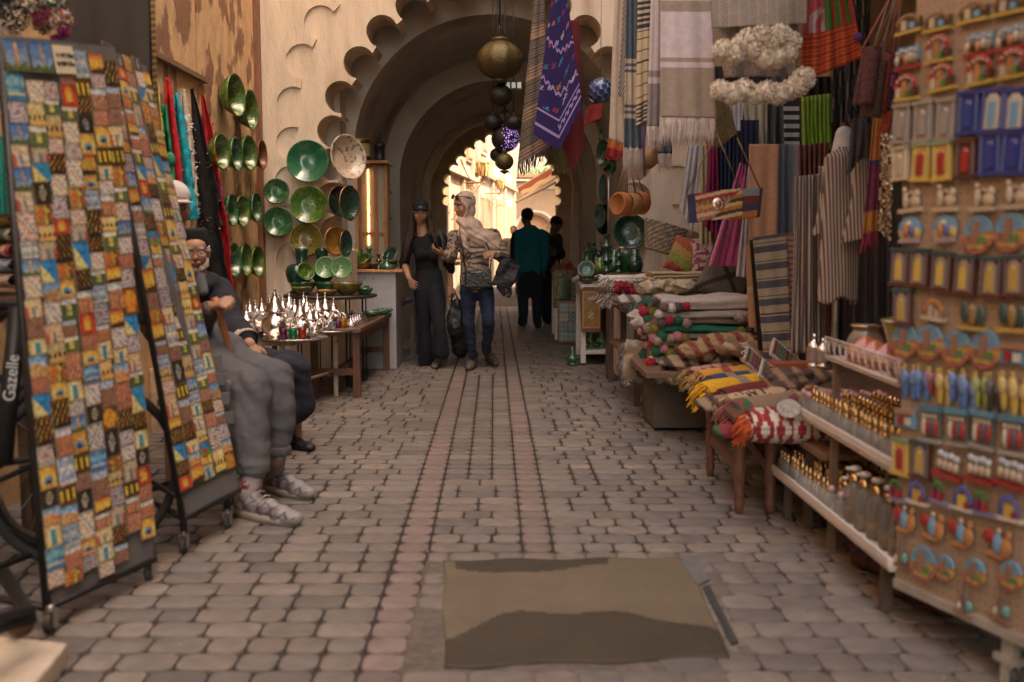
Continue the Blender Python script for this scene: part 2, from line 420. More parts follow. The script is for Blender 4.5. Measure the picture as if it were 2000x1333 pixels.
far = [(-.985,1.98),(-.985,2.16),(-.955,2.36),(-.86,2.55),(-.735,2.71),(-.585,2.86),(-.41,2.99),(-.21,3.09),(0,3.15)]
wall_with(scallops(far, .086, 0, -.19, .98, arc=100), -3.4, 4.4, 5.4, 18.0, 18.4).build('far_arch', lt, pg, bev=.01)
for sx, xx in ((-1, -1.16), (1, .80)): m = MB(); m.box((xx+sx*.12, 17.984, 1.86), (.24, .03, .02)); m.build('ledge', greyp, pg)

# side buildings that keep the street in shade
lw = T('shop_wall', 'tall ochre plaster wall with peeling brown patches and boarded panels', 'wall', (-2.5, 5, 0))
ochre = M(col=(.55,.34,.16), rough=.88, var=.16, scale=2.2, bump=.45, bs=26, col2=(.23,.105,.05), thr=(.55,.62), stretch=(1, 1.5, .8), det=12)
def lx(Y): return -2.345 + .018*(9-Y)
m = MB(); m.box((-2.28-.3, 1.0, 3.4), (.6, 16, 7.2)); m.build('wall', ochre, lw)
m = MB()
for y0, y1 in ((6.35, 7.25), (7.28, 8.15), (8.18, 8.86)):
    m.box((-2.262, (y0+y1)/2, 2.05), (.034, y1-y0-.02, 3.3))
m.build('boarding', M(col=(.58,.37,.19), rough=.88, var=.22, scale=3.2, bump=.5, bs=30, col2=(.25,.125,.065), thr=(.52,.56), stretch=(1, 1.3, .85), det=13), lw, bev=.004)
m = MB(); m.box((-2.235, 7.6, .2), (.09, 2.8, .42)); m.build('plinth', M(col=(.5,.36,.23), rough=.9, var=.2, scale=6, bump=.5, bs=30), lw, bev=.01)
m = MB(); m.box((-2.24, 8.93, 2.2), (.06, .075, 4.4)); m.build('corner_post', wood((.24,.1,.05)), lw, bev=.004)
a, b_ = WX(302,104,-2.23), WX(398,160,-2.23)
m = MB(); m.box((-2.225, (a.y+b_.y)/2, (a.z+b_.z)/2), (.045, (b_.y-a.y)*1.05, .035)); m.build('batten', wood((.2,.12,.07)), lw)
rw = T('shop_front', 'dark brown shop wall behind the hanging clothes on the right', 'wall', (2.9, 5, 0))
m = MB(); m.box((3.1, -1.5, 6.3), (.6, 20.9, 12.8)); m.build('wall', M(col=(.2,.14,.09), rough=.9, var=.25, scale=2, bump=.3), rw)
m = MB(); m.box((2.05, 4.6, 3.35), (1.75, 8.4, .06)); m.build('shade_canopy', wood((.16,.11,.07)), rw)  # unseen canopy added to keep light off the goods on the right
m = MB(); m.box((3.3, 10.6+3, 6.2), (2.4, 9, 1.6)); m.build('upper_wall', cream, rw)

m = MB(); r7 = random.Random(21)
for k in range(420):
    p = V((r7.uniform(-2.0, 1.6), 2.6+9*r7.random()**1.5, .001)); r_ = r7.uniform(.0012, .0038)
    m.add([p+V((r_*cos(a)*r7.uniform(.6,1.3), r_*sin(a), 0)) for a in (0, 1.6, 3.1, 4.7)]+[p+V((0,0,r_*.9))], [(0,1,4),(1,2,4),(2,3,4),(3,0,4)], r7.choice([(.35,.3,.25),(.5,.46,.4),(.06,.05,.04),(.2,.15,.1)]), False)
tag(m.build('grit', M(attr=True, rough=.9), world=True), 'scattered grit and tiny scraps on the paving', 'grit', kind='stuff')
# ================= SUNLIT STREET BEYOND THE PASSAGE =================
pale = M(col=(.40,.32,.225), rough=.9, var=.12, scale=1.2, bump=.2, bs=20, col2=(.30,.20,.12), thr=(.55,.75), stretch=(2, 2, .5))
tan = M(col=(.30,.19,.11), rough=.9, var=.12, scale=2, bump=.2, bs=20)
brown = M(col=(.28,.12,.06), rough=.8, var=.2, scale=6)
def facade(name, label, A, B, zt, mat, th=.4):      # wall of a house standing on the ground line A-B
    d = (V((B[0]-A[0], B[1]-A[1], 0))); L = d.length; rz = atan2(d.y, d.x)
    t = T(name, label, 'house', (A[0], A[1], 0)); t.rotation_euler.z = rz
    m = MB(); m.box((L/2, th/2, zt/2-.05), (L, th, zt+.1)); m.build('wall', mat, t, world=False)
    return t, L
hA, L = facade('town_house', 'pale cream sunlit town house along the left side of the street beyond the passage', (-1.62, 18.45), (-.95, 24.5), 8.5, pale)
for s0, z0, w_, h_ in ((1.3,0,1.1,2.3),(3.3,.9,.7,1.2),(4.7,0,1.0,2.2),(1.2,3.1,.6,1.0),(3.1,3.3,.6,1.0),(5,3.2,.6,1.0),(1.2,5.2,.6,1.0),(3.1,5.3,.6,1.0)):
    m = MB(); m.box((s0+w_/2, -.02, z0+h_/2), (w_+.16, .06, h_+.16)); f = m.build('window_frame', tan, hA, world=False)
    m = MB(); m.box((s0+w_/2, -.055, z0+h_/2), (w_, .03, h_)); 
    for k in range(4): m.box((s0+w_*(k+.5)/4, -.075, z0+h_/2), (w_/4-.03, .012, h_-.06))
    m.build('shutter', wood((.45,.25,.13)), f, world=False)
for z0 in (2.75, 5.6): m = MB(); m.box((L/2, -.06, z0), (L, .14, .1)); m.build('cornice', pale, hA, world=False, bev=.01)
for s0 in (.3, 2.3, 4.3, 5.7): m = MB(); m.box((s0, -.045, 4.2), (.16, .09, 8.3)); m.build('pilaster', pale, hA, world=False, bev=.008)
hB, L = facade('town_house', 'pale house with brown shutters just behind the street lanterns', (-.92, 24.6), (.06, 33.5), 9.5, pale)
for s0, z0, w_, h_ in ((1.0,.1,1.3,2.3),(3.8,.1,1.4,2.4),(6.6,.1,1.3,2.3),(1.2,3.6,.8,1.2),(4.0,3.6,.8,1.2),(6.8,3.6,.8,1.2)):
    m = MB(); m.box((s0+w_/2, -.02, z0+h_/2), (w_+.2, .06, h_+.2)); f = m.build('window_frame', pale, hB, world=False)
    m = MB()
    m.box((s0+w_/2, -.055, z0+h_/2), (w_, .03, h_))
    for k in range(5): m.box((s0+w_*(k+.5)/5, -.075, z0+h_/2), (w_/5-.04, .012, h_-.06))
    m.build('shutter', wood((.42,.22,.12)), f, world=False)
for z0 in (3.0, 6.4): m = MB(); m.box((L/2, -.06, z0), (L, .16, .12)); m.build('cornice', tan, hB, world=False, bev=.01)
for s0 in (.2, 3.0, 5.9, 8.6): m = MB(); m.box((s0, -.05, 4.7), (.2, .1, 9.3)); m.build('pilaster', pale, hB, world=False, bev=.01)
# end building with a keyhole doorway
Y = 38.0
eb = T('arched_house', 'low tan building with a big round-headed doorway closing the far end of the street', 'house', (2.2, Y, 0))
kx = W(1045, 430, Y).x; hole_ = [(kx-.55, -.05), (kx-.55, 1.1)] + [(kx+.7*cos(a), 1.55+.78*sin(a)) for a in [pi+.62-(pi+1.24)*i/20 for i in range(21)]] + [(kx+.55, 1.1), (kx+.55, -.05)]
wall_with(hole_, -.4, 5.5, 3.6, Y, Y+.4).build('wall', tan, eb)
m = MB(); m.box((kx, Y+.5, 1.3), (1.8, .1, 2.8)); m.build('door', wood((.50,.28,.14)), eb)
ring = [(kx+.82*cos(a), 1.55+.9*sin(a)) for a in [pi+.62-(pi+1.24)*i/20 for i in range(21)]]
m = MB(); m.tube([(x, Y-.02, z) for x, z in ring], .07, 6); m.build('door_surround', pale, eb)
m = MB(); m.box((2.5, Y-.03, 3.4), (6.0, .14, .22)); m.build('cornice', pale, eb)
m = MB(); m.box((2.5, Y-.2, 3.75), (6.1, .9, .12)); m.build('roof', brown, eb)
m = MB(); m.box((kx+2.05, Y-.04, 1.2), (1.2, .08, 2.4)); m.build('shutter', wood((.5,.27,.13)), eb)
uh = T('terrace_house', 'white upper storey of a house rising behind the arched building', 'house', (1.6, Y+3, 0))
m = MB(); m.box((2.0, Y+3.2, 3.2), (6, .6, 6.5)); m.build('wall', pale, uh)
for k in range(9): 
    m = MB(); m.box((-.6+.34*k, Y+2.86, 6.0), (.12, .06, .8)); m.build('baluster', tan, uh)
# greenery on the roof
m = MB(); r2 = random.Random(5)
for k in range(1300):
    a, b_, c_ = r2.gauss(0, .8), r2.gauss(0, .16), abs(r2.gauss(0, .28)); p = V((2.2+a, Y-.1+b_, 3.82+c_*(1-abs(a)/3))); u_ = V((r2.uniform(-1,1), r2.uniform(-1,1), r2.uniform(-1,1))).normalized()*.07; v_ = u_.orthogonal().normalized()*.035
    m.add([p-u_, p+v_, p+u_, p-v_], [(0,1,2,3)], jit((.10,.15,.045), .5), False)
tag(m.build('climbing_plant', M(attr=True, rough=.8, var=.2)), 'green climbing plant trailing over the far roof edge', 'plant')
# right side of far street
rh = T('white_house', 'white sunlit house on the right just past the far scalloped arch', 'house', (2.2, 20, 0))
m = MB(); m.box((2.6, 22.6, 2.0), (2.9, 8.2, 4.1)); m.build('wall', pale, rh)
m = MB(); m.box((2.55, 22.6, 4.1), (3.1, 8.4, .12)); m.build('cornice', tan, rh, bev=.01)
m = MB(); m.box((1.13, 21, 1.15), (.05, 1.1, 2.3)); m.build('door', wood((.45,.25,.13)), rh)
# awning
def awn(u, v):
    a = lerp(W(1012,368,22.5), W(1076,330,20.2), u); b_ = lerp(W(1022,386,21.8), W(1092,347,19.6), u); p = lerp(a, b_, v); p.z += .03*sin(u*14)*v; return p
aw = T('awning', 'rust red sloping awning over the far street', 'awning', W(1045,360,21))
m = MB(); m.sheet(awn, 24, 6, .02, lambda u, v: (.30,.075,.03) if v < .55 else (.62,.45,.28)); m.build('canvas', CLOTH, aw)
for k in (0, 1): m = MB(); m.tube([awn(0, k), awn(1, k)], .025, 6); m.build('pole', M(col=(.6,.5,.4)), aw)
m = MB(); m.tube([W(1008,395,21.5), W(1085,356,19.6)], .03, 6); m.build('brace', M(col=(.6,.5,.4)), aw)
# street lanterns on scrolled brackets
for i, (px, py, Y, h_, x0) in enumerate(((943,357,20.6,92,906),(978,378,26.5,60,940))):
    base = W(px, py, Y); t = T('wall_lantern', ('large' if i == 0 else 'small') + ' glazed street lantern on a scrolled wall bracket, the ' + ('nearer' if i == 0 else 'farther') + ' of the two', 'lantern', base, 'street lanterns beyond the arch')
    s_ = S(h_/5.8*2.857/1.0, Y)/1.9 if False else S(h_*.54, Y)
    fm = M(col=(.42,.22,.09), rough=.5, metal=.3); m = MB()
    wd = s_*.26
    m.lathe([(0.01,.0),(wd*.6,.02),(wd*.62,.05)], base+V((0,0,s_*.22)), 6); m.lathe([(wd*1.12,0),(wd*.95,s_*.06),(wd*.3,s_*.18),(.01,s_*.24)], base+V((0,0,s_*.76)), 6)
    m.build('cap', fm, t)
    m = MB(); m.lathe([(wd*.66, s_*.25),(wd*.98, s_*.76)], base, 6); m.build('glass', M(col=(.75,.5,.2), rough=.2, var=.1), t)
    m = MB()
    for k in range(6):
        a = 2*pi*k/6; m.tube([base+V((wd*.68*cos(a), wd*.68*sin(a), s_*.25)), base+V((wd*1.02*cos(a), wd*1.02*sin(a), s_*.77))], .012, 5)
    m.build('frame', fm, t)
    a = W(x0, py+3, Y); a = V((a.x, Y, base.z)); m = MB(); m.tube([a, base+V((.05,0,0))], .018, 6); m.tube([base, base+V((0,0,s_*.25))], .02, 6)
    m.tube([a+V((0,0,-.4)), lerp(a, base, .35)+V((0,0,-.3)), lerp(a, base, .75)+V((0,0,-.1)), base], .012, 6)
    sp = [a+V((.12+.09*cos(q)*(1-q/14), 0, -.12+.09*sin(q)*(1-q/14))) for q in [k*.5 for k in range(22)]]; m.tube(sp, .01, 5)
    m.build('bracket', fm, t)
m = MB()
for q in ((W(900,312,19), W(945,335,24), W(1002,385,32)),): 
    pts = [q[0].lerp(q[1], k/8)+V((0,0,-.35*sin(pi*k/8))) for k in range(9)] + [q[1].lerp(q[2], k/8)+V((0,0,-.3*sin(pi*k/8))) for k in range(1, 9)]
    m.tube(pts, .012, 5)
tag(m.build('cable', M(col=(.25,.17,.1))), 'thin cable sagging along the sunlit houses past the lanterns', 'cable')
# ================= LEFT SIDE: CARD RACKS =================
BLK = M(col=(.025,.023,.022), rough=.45, var=.3, metal=.3, scale=20)
STEEL = M(col=(.45,.42,.38), rough=.35, metal=.9, var=.2)
SILV = M(col=(.80,.72,.66), rough=.17, metal=1, var=.15, scale=30, bump=.25, bs=110)
ORD = ['zeroth','first','second','third','fourth','fifth','sixth','seventh','eighth','ninth','tenth','eleventh','twelfth','thirteenth','fourteenth','fifteenth','sixteenth','seventeenth','eighteenth','nineteenth','twentieth','twenty-first','twenty-second','twenty-third','twenty-fourth','twenty-fifth','twenty-sixth','twenty-seventh','twenty-eighth','twenty-ninth','thirtieth','thirty-first','thirty-second','thirty-third','thirty-fourth','thirty-fifth','thirty-sixth']
def nz(u, v, s=4, k=0): return noise.noise(V((u*s, v*s, k*7.3)))
blue = (.04,.18,.42); sand = (.55,.36,.15); orng = (.60,.20,.04); dkb = (.05,.03,.02); wht = (.66,.6,.5); grn = (.07,.13,.04); red_ = (.5,.03,.02); tann = (.5,.33,.17); yel = (.60,.40,.07)
def rosette(u, v, a, b, c, n=8):
    x, y = u-.5, v-.5; r_ = sqrt(x*x+y*y)*2; t = atan2(y, x)
    q = sin(n*t + 3*r_) * cos(r_*13)
    return c if r_ < .16 else (a if q > .1 else (b if q > -.55 else c))
def P_dune(u, v): return mix3((.10,.32,.6), wht, 1-v) if v > .55 + .12*sin(u*5) else mix3(sand, orng, .4+.5*nz(u, v, 3, 1))
def P_tower(u, v):
    if .42 < u < .6 and .15 < v < .85 or (.47 < u < .55 and v >= .85 and v < .94): return tann
    return (.09,.16,.04) if v < .22+.06*sin(u*20) else mix3((.35,.5,.65), (.03,.15,.45), v)
def P_tile(u, v): return rosette(u, v, (.08,.12,.3), wht, (.6,.22,.1))
def P_disk(u, v): return ((.75,.33,.02) if (int(u*12)+int(v*12)) % 2 else (.6,.22,.01)) if (u-.5)**2+(v-.5)**2 < .2 else (.22,.08,.01)
def P_door(u, v):
    a = abs(u-.5); top = .62 + .25*sqrt(max(0, 1-(a/.22)**2)) if a < .22 else 0
    return ((.05,.25,.33) if a < .15 and v < top-.08 else wht) if a < .22 and .1 < v < top else ((.5,.38,.08) if (a > .42 or v < .07 or v > .93) else (.6,.48,.25))
def P_sunset(u, v): return dkb if v < .25 + .15*nz(u, 0, 6, 2) else mix3((.8,.5,.05), (.5,.08,.02), abs(v-.5)*2)
def P_hand(u, v):
    x, y = u-.5, v-.45
    return (.65,.4,.05) if (abs(x) < .18 and abs(y) < .22) or (abs(x) < .2 and 0 < y < .38 and int(u*16) % 2) else (.45,.04,.01)
def P_camels(u, v): return dkb if .3 < v < .5 and sin(u*22) > .2 else mix3((.8,.42,.08), (.65,.5,.25), v)
def P_city(u, v): return mix3((.45,.55,.65), (.75,.68,.55), 1-v) if v > .68 else mix3((.45,.22,.12), (.3,.13,.07), .5+nz(u, v, 9, 3))
def P_green(u, v): return wht if v > .7 else ((.55,.45,.12) if .35 < u < .65 and v > .2 else mix3(grn, (.14,.17,.06), .5+nz(u, v, 8, 4)))
def P_sea(u, v): return mix3(blue, (.2,.45,.6), .5+nz(u, v, 5, 5)) if v > .3 else ((.65,.5,.25) if v > .18 else blue)
def P_mosaic(u, v): return [(.35,.12,.07),(.45,.2,.12),(.22,.07,.06),(.5,.3,.2)][(int(u*14)*3+int(v*14)*5) % 4]
def P_hearts(u, v):
    w_ = (u*3) % 1; x = abs(w_-.5); return (.75,.5,.04) if .18 < v < .82 and x < .12+.25*v*(1-v)*2 else (.1,.05,.01)
def P_spice(u, v): return [yel, (.55,.12,.02), (.3,.2,.05), (.7,.35,.05), grn, (.45,.05,.03)][int(u*6+nz(u, v, 3, 6)*2) % 6]
def P_night(u, v): return [(.7,.35,.05),(.5,.05,.03),(.3,.4,.05)][(int(u*14)+int(v*9)) % 3] if (int(u*14)*7+int(v*12)*5) % 4 == 0 and v > .15 else (.015,.01,.01)
def P_flag(u, v):
    if (abs(u-.5) < .07 and .25 < v < .75) or (abs(abs(u-.5)-.15) < .06 and abs(abs(v-.5)-.16) < .08): return red_
    return (.03,.2,.45) if v > .66 else ((.06,.3,.05) if v > .33 else yel)
def P_pots(u, v):
    return wht if (u*2 % 1 < .15 or v*2 % 1 < .25) else ((.25,.33,.45) if v*2 % 1 < .65 else (.38,.45,.55))
def P_arch(u, v):
    x = (u-.5)/.3; y = (v-.2)/.38
    if x*x+y*y < 1 and v > .2: return (.03,.03,.05) if x*x*3+y*y*2.4 < 1 else (.12,.3,.5)
    return (.5,.36,.1) if (u < .1 or u > .9 or v < .1 or v > .9) else mix3((.7,.25,.03), (.85,.5,.1), 1-abs(v-.5)*2)
def P_slope(u, v): return (.7,.55,.2) if u + v*.85 < .8 and not (.4 < v < .6 and u > .38) else (.02,.22,.5)
def P_lattice(u, v):
    a = (u*4+v*4) % 1; b = (u*4-v*4) % 1
    return wht if a < .3 or b < .3 else [(.45,.12,.08), (.08,.13,.3), (.55,.33,.2)][int(u*4+v*4) % 3]
def P_black(u, v): return (.5,.45,.35) if ((u-.5)**2*3+(v-.5)**2 < .11 and (int(u*12)+int(v*12)) % 2) else (.03,.025,.02)
def P_figures(u, v): return [(.5,.1,.07),(.55,.45,.35),(.15,.2,.28)][int(u*5) % 3] if v < .6 and sin(u*16) > -.1 else (.6,.45,.27)
PICS = [(P_dune,'desert dune'),(P_tower,'square minaret'),(P_tile,'blue star tile'),(P_disk,'orange disc'),(P_door,'arched blue door'),(P_sunset,'fiery sunset'),(P_hand,'red and gold hand charm'),(P_camels,'camel caravan'),(P_city,'red old town'),(P_green,'gate among green trees'),(P_sea,'blue seaside'),(P_mosaic,'brown mosaic'),(P_hearts,'three yellow lamps'),(P_spice,'striped spice market'),(P_night,'dark night market'),(P_flag,'blue green and yellow flag'),(P_pots,'four pale pots'),(P_arch,'orange keyhole arch'),(P_slope,'yellow slope under blue sky'),(P_lattice,'white lattice tile'),(P_black,'black medallion'),(P_figures,'market people')]
WGT = [3,3,4,1,2,5,2,4,6,6,2,4,2,3,4,1,3,3,2,4,2,5]
def card_mesh(fn, name='souvenir_card', n=14, flip=False, tint=(1,1,1), kz=0, bord=None):
    m = MB(); th = .08
    for i in range(n):
        for j in range(n):
            c = fn(1-(i+.5)/n if flip else (i+.5)/n, (j+.5)/n); c = tuple(c[q_]*tint[q_] for q_ in range(3)); kk = 1+.7*noise.noise(V((i*.5, j*.5, len(fn.__name__)*3.1+kz)))+.25*noise.noise(V((i*1.7, j*1.7, 3))); g_ = sum(c)/3; c = tuple(min(.75, max(.004, (q*.94+g_*.06)*kk*1.05)) for q_, q in enumerate(jit(c, .25)))
            if not bord and (i in (0, n-1) or j in (0, n-1)): c = mix3(c, (.12,.08,.05), .35)
            if bord and (i in (0, n-1) or j in (0, n-1)): c = bord
            a, b = i/n-.5, j/n-.5
            m.add([(a, b, .5*th), (a+1/n, b, .5*th), (a+1/n, b+1/n, .5*th), (a, b+1/n, .5*th)], [(0,1,2,3)], c, False)
    e = .5; m.add([(-e,-e,th*.5),(e,-e,th*.5),(e,e,th*.5),(-e,e,th*.5),(-e,-e,-th*.5),(e,-e,-th*.5),(e,e,-th*.5),(-e,e,-th*.5)],
                  [(4,7,6,5),(0,4,5,1),(1,5,6,2),(2,6,7,3),(3,7,4,0)], (.2,.15,.1), False)
    return m.mesh(name, PAPER)
CARDS = [card_mesh(f) for f, _ in PICS]
VAR = [[card_mesh(f, flip=k_ % 2 == 1, tint=[(1.1,.9,.8),(.75,.8,.85),(1.2,1.1,.9)][k_], kz=5+k_*9) for k_ in range(3)] for f, _ in PICS]
CUSED = {}
NCARD = [0]
def board_pt(Q, s, t): return (Q[0].lerp(Q[1], s)).lerp(Q[2].lerp(Q[3], s), t)   # BL BR TL TR
def place_card(Q, s, t, w_, h_, k, label, group, off=.006, name='souvenir_card', mesh=None, cat='souvenir card', tilt=1.6):
    c = board_pt(Q, s, t); ex = (board_pt(Q, s+.01, t)-board_pt(Q, s-.01, t)).normalized(); ey = (board_pt(Q, s, t+.01)-board_pt(Q, s, t-.01)).normalized()
    nn = ex.cross(ey).normalized(); ey = nn.cross(ex)
    a = R(rnd.uniform(-tilt, tilt)); ex, ey = ex*cos(a)+ey*sin(a), ey*cos(a)-ex*sin(a)
    o = bpy.data.objects.new(name, mesh or rnd.choice([CARDS[k]]+VAR[k])); COL.objects.link(o)
    Mx = Matrix((ex, ey, nn)).transposed().to_4x4(); Mx.translation = c + nn*off
    o.matrix_world = Mx @ Matrix.Diagonal((w_, h_, .07, 1))
    tag(o, label, cat, group); NCARD[0] += 1
    return o
def rackcards(Q, ncol, which, tops, t0, seed, skip=None):
    r3 = random.Random(seed)
    Wd = (Q[1]-Q[0]).length; Ht = ((Q[2]-Q[0]).length + (Q[3]-Q[1]).length)/2
    for c in range(ncol):
        t = t0(c); k = 0; cards = []
        while t < tops(c):
            h_ = r3.choice([.048,.052,.058,.064,.07,.09])
            cards.append((t, h_)); t += (h_+.0015)/Ht
        n = len(cards); last = None
        for i, (t, h_) in enumerate(cards):
            kk = r3.choices(range(len(PICS)), WGT)[0]
            if kk == last and r3.random() < .5: kk = (kk+3) % len(PICS)
            last = kk
            s = (c+.5)/ncol + r3.uniform(-.006, .006); w_ = Wd/ncol*(r3.choice([.97, 1.0, 1.03]))
            if skip and skip(s, t): continue
            place_card(Q, s, t+h_/2/Ht, w_, h_, kk, '%s card, %s down in the %s column of %s' % (PICS[kk][1], ORD[n-i], ORD[c+1], which), 'picture cards on ' + which, off=.007 + .004*(c % 2) + r3.uniform(0, .002))
def caster(name, base, parent, h=.085):
    m = MB(); b = V(base)
    m.tube([b+V((0,0,h)), b+V((0,0,h-.02))], .014, 8); m.box(b+V((.014,0,h*.52)), (.003,.03,h*.6)); m.box(b+V((-.014,0,h*.52)), (.003,.03,h*.6)); m.box(b+V((0,0,h*.8)), (.032,.034,.006))
    o = m.build(name, STEEL, parent)
    q = MB(); Mx = Matrix.Translation(b+V((0,-.008,h*.38))) @ Matrix.Rotation(pi/2, 4, 'Y')
    q.lathe([(0,-.011),(.024,-.011),(h*.38,-.007),(h*.38,.007),(.024,.011),(0,.011)], (0,0,0), 18, None, Mx); w_ = q.build('wheel', M(col=(.05,.045,.04), rough=.6), None); 
    w_.parent = o; w_.location = w_.location - wloc(parent); KIDS.setdefault(o.name, []).append(w_)
def rack(label, Q, back, top2=None, legz=0):
    t = T('card_rack', label, 'display rack', (Q[0]+Q[1])/2*1.0 * 1.0); t.location.z = 0
    nn = (Q[1]-Q[0]).cross(Q[2]-Q[0]).normalized()
    m = MB(); q2 = [p - nn*.012 for p in Q]
    vs = [Q[0], Q[1], Q[3], Q[2]] + [q2[0], q2[1], q2[3], q2[2]]
    m.add(vs, [(0,1,2,3),(7,6,5,4),(0,4,5,1),(1,5,6,2),(2,6,7,3),(3,7,4,0)], None, False); m.build('panel', M(col=(.13,.12,.115), rough=.6, var=.2), t)
    m = MB()
    m.tube([Q[0], Q[2]], .014, 4); m.tube([Q[1]-nn*.01, Q[3]-nn*.01], .012, 4); m.tube([Q[0]-V((0,0,.0)), Q[1]], .013, 4); m.tube([Q[2]-nn*.02, Q[3]-nn*.02], .012, 4)
    bb = [p + V(back) for p in Q[:2]]
    bb[0].z = bb[1].z = Q[0].z
    for a, b_ in ((0,2),(1,3)): m.tube([bb[a], Q[b_]-nn*.03], .014, 4)
    m.tube([bb[0], bb[1]], .013, 4)
    for a in (0, 1): m.tube([Q[a], bb[a]], .013, 4)
    if legz:
        for a in (0, 1): m.tube([Q[a]+V((0,0,.02))-nn*.03+(Q[1-a]-Q[a])*.12, V((Q[a].x, Q[a].y, .08))-nn*.03+(Q[1-a]-Q[a])*.12], .014, 8)
        m.tube([Q[0]-nn*.03+V((0,0,.09)), bb[0]+V((0,0,.09))], .01, 4)
    m.build('frame', BLK, t)
    for p in [Q[0]-nn*.03+(Q[1]-Q[0])*.12 if legz else Q[0]+V((.01,0,0)), Q[1]-nn*.03-(Q[1]-Q[0])*.12 if legz else Q[1]-V((.02,.0,0)), bb[0], bb[1]]:
        caster('caster', (p.x, p.y, 0), t, .085 if legz else min(.085, Q[0].z+.01))
    return t
b0, b1 = G(92,1188,.075), G(303,1092,.075)
Q1 = [b0, b1, W(-2, 72, b0.y+.10), W(222, 92, b1.y+.12)]
rack('near card rack on castors, its black framed panel covered in rows of picture cards', Q1, (-.42,.18,0))
SG = board_pt(Q1, .36, .955)
rackcards(Q1, 7, 'the near rack', lambda c: .925 if c < 4 else .965, lambda c: .012 + (.02 if c == 0 else .0) + .012*(c % 3) + (.035 if c > 4 else 0), 3)
for i, (s, k) in enumerate(((.09,1),(.29,1))): place_card(Q1, s, .968, .095, .095, k, '%s tall minaret card in the top row of the near rack' % ('left' if i == 0 else 'right'), 'picture cards on the near rack', off=.014, tilt=3)
# price sign
m = MB(); m.box((0,0,0), (1,1,.07), (.72,.62,.42)); sm_ = m.mesh('price_sign', PAPER)
ps = place_card(Q1, .475, .966, .088, .088, 0, 'small cream price sign with two lines of writing on the near rack', None, off=.02, name='price_sign', mesh=sm_, cat='sign', tilt=0)
def text(s, size, mat, name='lettering', ext=.0):
    cu = bpy.data.curves.new(name, 'FONT'); cu.body = s; cu.size = size; cu.align_x = 'CENTER'; cu.align_y = 'CENTER'; cu.extrude = ext; cu.space_line = 1.3
    o = bpy.data.objects.new(name, cu); COL.objects.link(o); bpy.context.view_layer.update()
    me = bpy.data.meshes.new_from_object(o.evaluated_get(bpy.context.evaluated_depsgraph_get())); bpy.data.objects.remove(o)
    me.materials.clear(); me.materials.append(mat); me.name = name
    q = bpy.data.objects.new(name, me); COL.objects.link(q); return q
INK = M(col=(.02,.02,.03), rough=.6, var=0)
tx = text('1=10 Dhs\n6=50 Dhs', .23, INK, ext=.02); tx.parent = ps; tx.location = (0, 0, .05); KIDS[ps.name] = [tx]
b0, b1 = G(357,1012,.15), G(468,958,.15)
Q2 = [b0, b1, W(206, 90, b0.y+.30), W(285, 122, b1.y+.30)]
Q2[2] = W(196, 92, b0.y+.12); Q2[3] = W(284, 128, b1.y+.18)
rack('second card rack with grey board and swivel castors, leaning back beside the seated youth', Q2, (-.3,.35,0), legz=1)
rackcards(Q2, 5, 'the second rack', lambda c: .975, lambda c: .055 + .006*(c % 2), 8)
# extra grey pockets on the lower right edge
for k in range(4):
    m = MB(); p = board_pt(Q2, .975, .17+.045*k); m.box((0,0,0), (.05,.012,.05)); m.v = [v + p + V((.02,.015,0)) for v in m.v]
    tag(m.build('card_holder', M(col=(.10,.09,.08), rough=.5), bev=.002), 'empty grey card pocket on the right edge of the second rack', 'card holder', 'grey pockets on the second rack')

# ---- bicycle behind the near rack
def bicycle():
    P1 = W(112, 895, 3.85); P1.z = .36; d = V((-.30,-.954,0)); P2 = P1 + d*1.05
    t = T('bicycle', 'black bicycle with pale rims parked behind the near card rack', 'bicycle', (P1.x, P1.y, 0))
    side = d.cross(V((0,0,1))).normalized()
    for c in (P1, P2):
        circ = lambda r_: [c + d*(r_*cos(a)) + V((0,0,r_*sin(a))) for a in [2*pi*k/36 for k in range(37)]]
        m = MB(); m.tube(circ(.345), .017, 8, cap=False); w_ = m.build('wheel', M(col=(.03,.03,.03), rough=.8), t)
        m = MB(); m.tube(circ(.318), .014, 6, cap=False); m.v = [v for v in m.v]; r_ = m.build('rim', STEEL, None); r_.parent = w_; r_.location = r_.location - wloc(t)
        m = MB()
        for k in range(18):
            a = 2*pi*k/18; m.tube([c+side*.02*(1 if k % 2 else -1), c + d*(.31*cos(a)) + V((0,0,.31*sin(a)))], .0016, 4)
        m.tube([c-side*.05, c+side*.05], .02, 8); r_ = m.build('spokes', STEEL, None); r_.parent = w_; r_.location = r_.location - wloc(t)
    seat = P1 + d*.33 + V((0,0,.42)); bb_ = P1 + d*.42 + V((0,0,-.05)); head = P1 + d*.86 + V((0,0,.42))
    m = MB()
    for a, b_, r_ in ((bb_, seat, .019),(seat, head, .019),(bb_, head+V((0,0,-.08)), .023),(P1, bb_, .011),(P1, seat, .01),(head+V((0,0,.06)), P2, .016)): m.tube([a, b_], r_, 8)
    m.build('frame', BLK, t)
    m = MB(); m.tube([seat, seat+V((0,0,.12))], .013, 8); m.ball(seat+V((0,0,.15)), (.07,.13,.04), 12); m.build('saddle', BLK, t)
    m = MB(); m.tube([head, head+V((0,0,.2)), head+V((0,0,.2))+side*.28-d*.1], .012, 8); m.tube([head+V((0,0,.2)), head+V((0,0,.2))-side*.28-d*.1], .012, 8); m.build('handlebar', BLK, t)
    m = MB(); a = bb_; m.tube([a-side*.1, a+side*.1], .01, 6); m.tube([a+side*.06, a+side*.06+V((0,0,-.16))], .009, 6); m.box(a+side*.1+V((0,0,-.17)), (.08,.06,.02)); m.build('pedal', BLK, t)
bicycle()
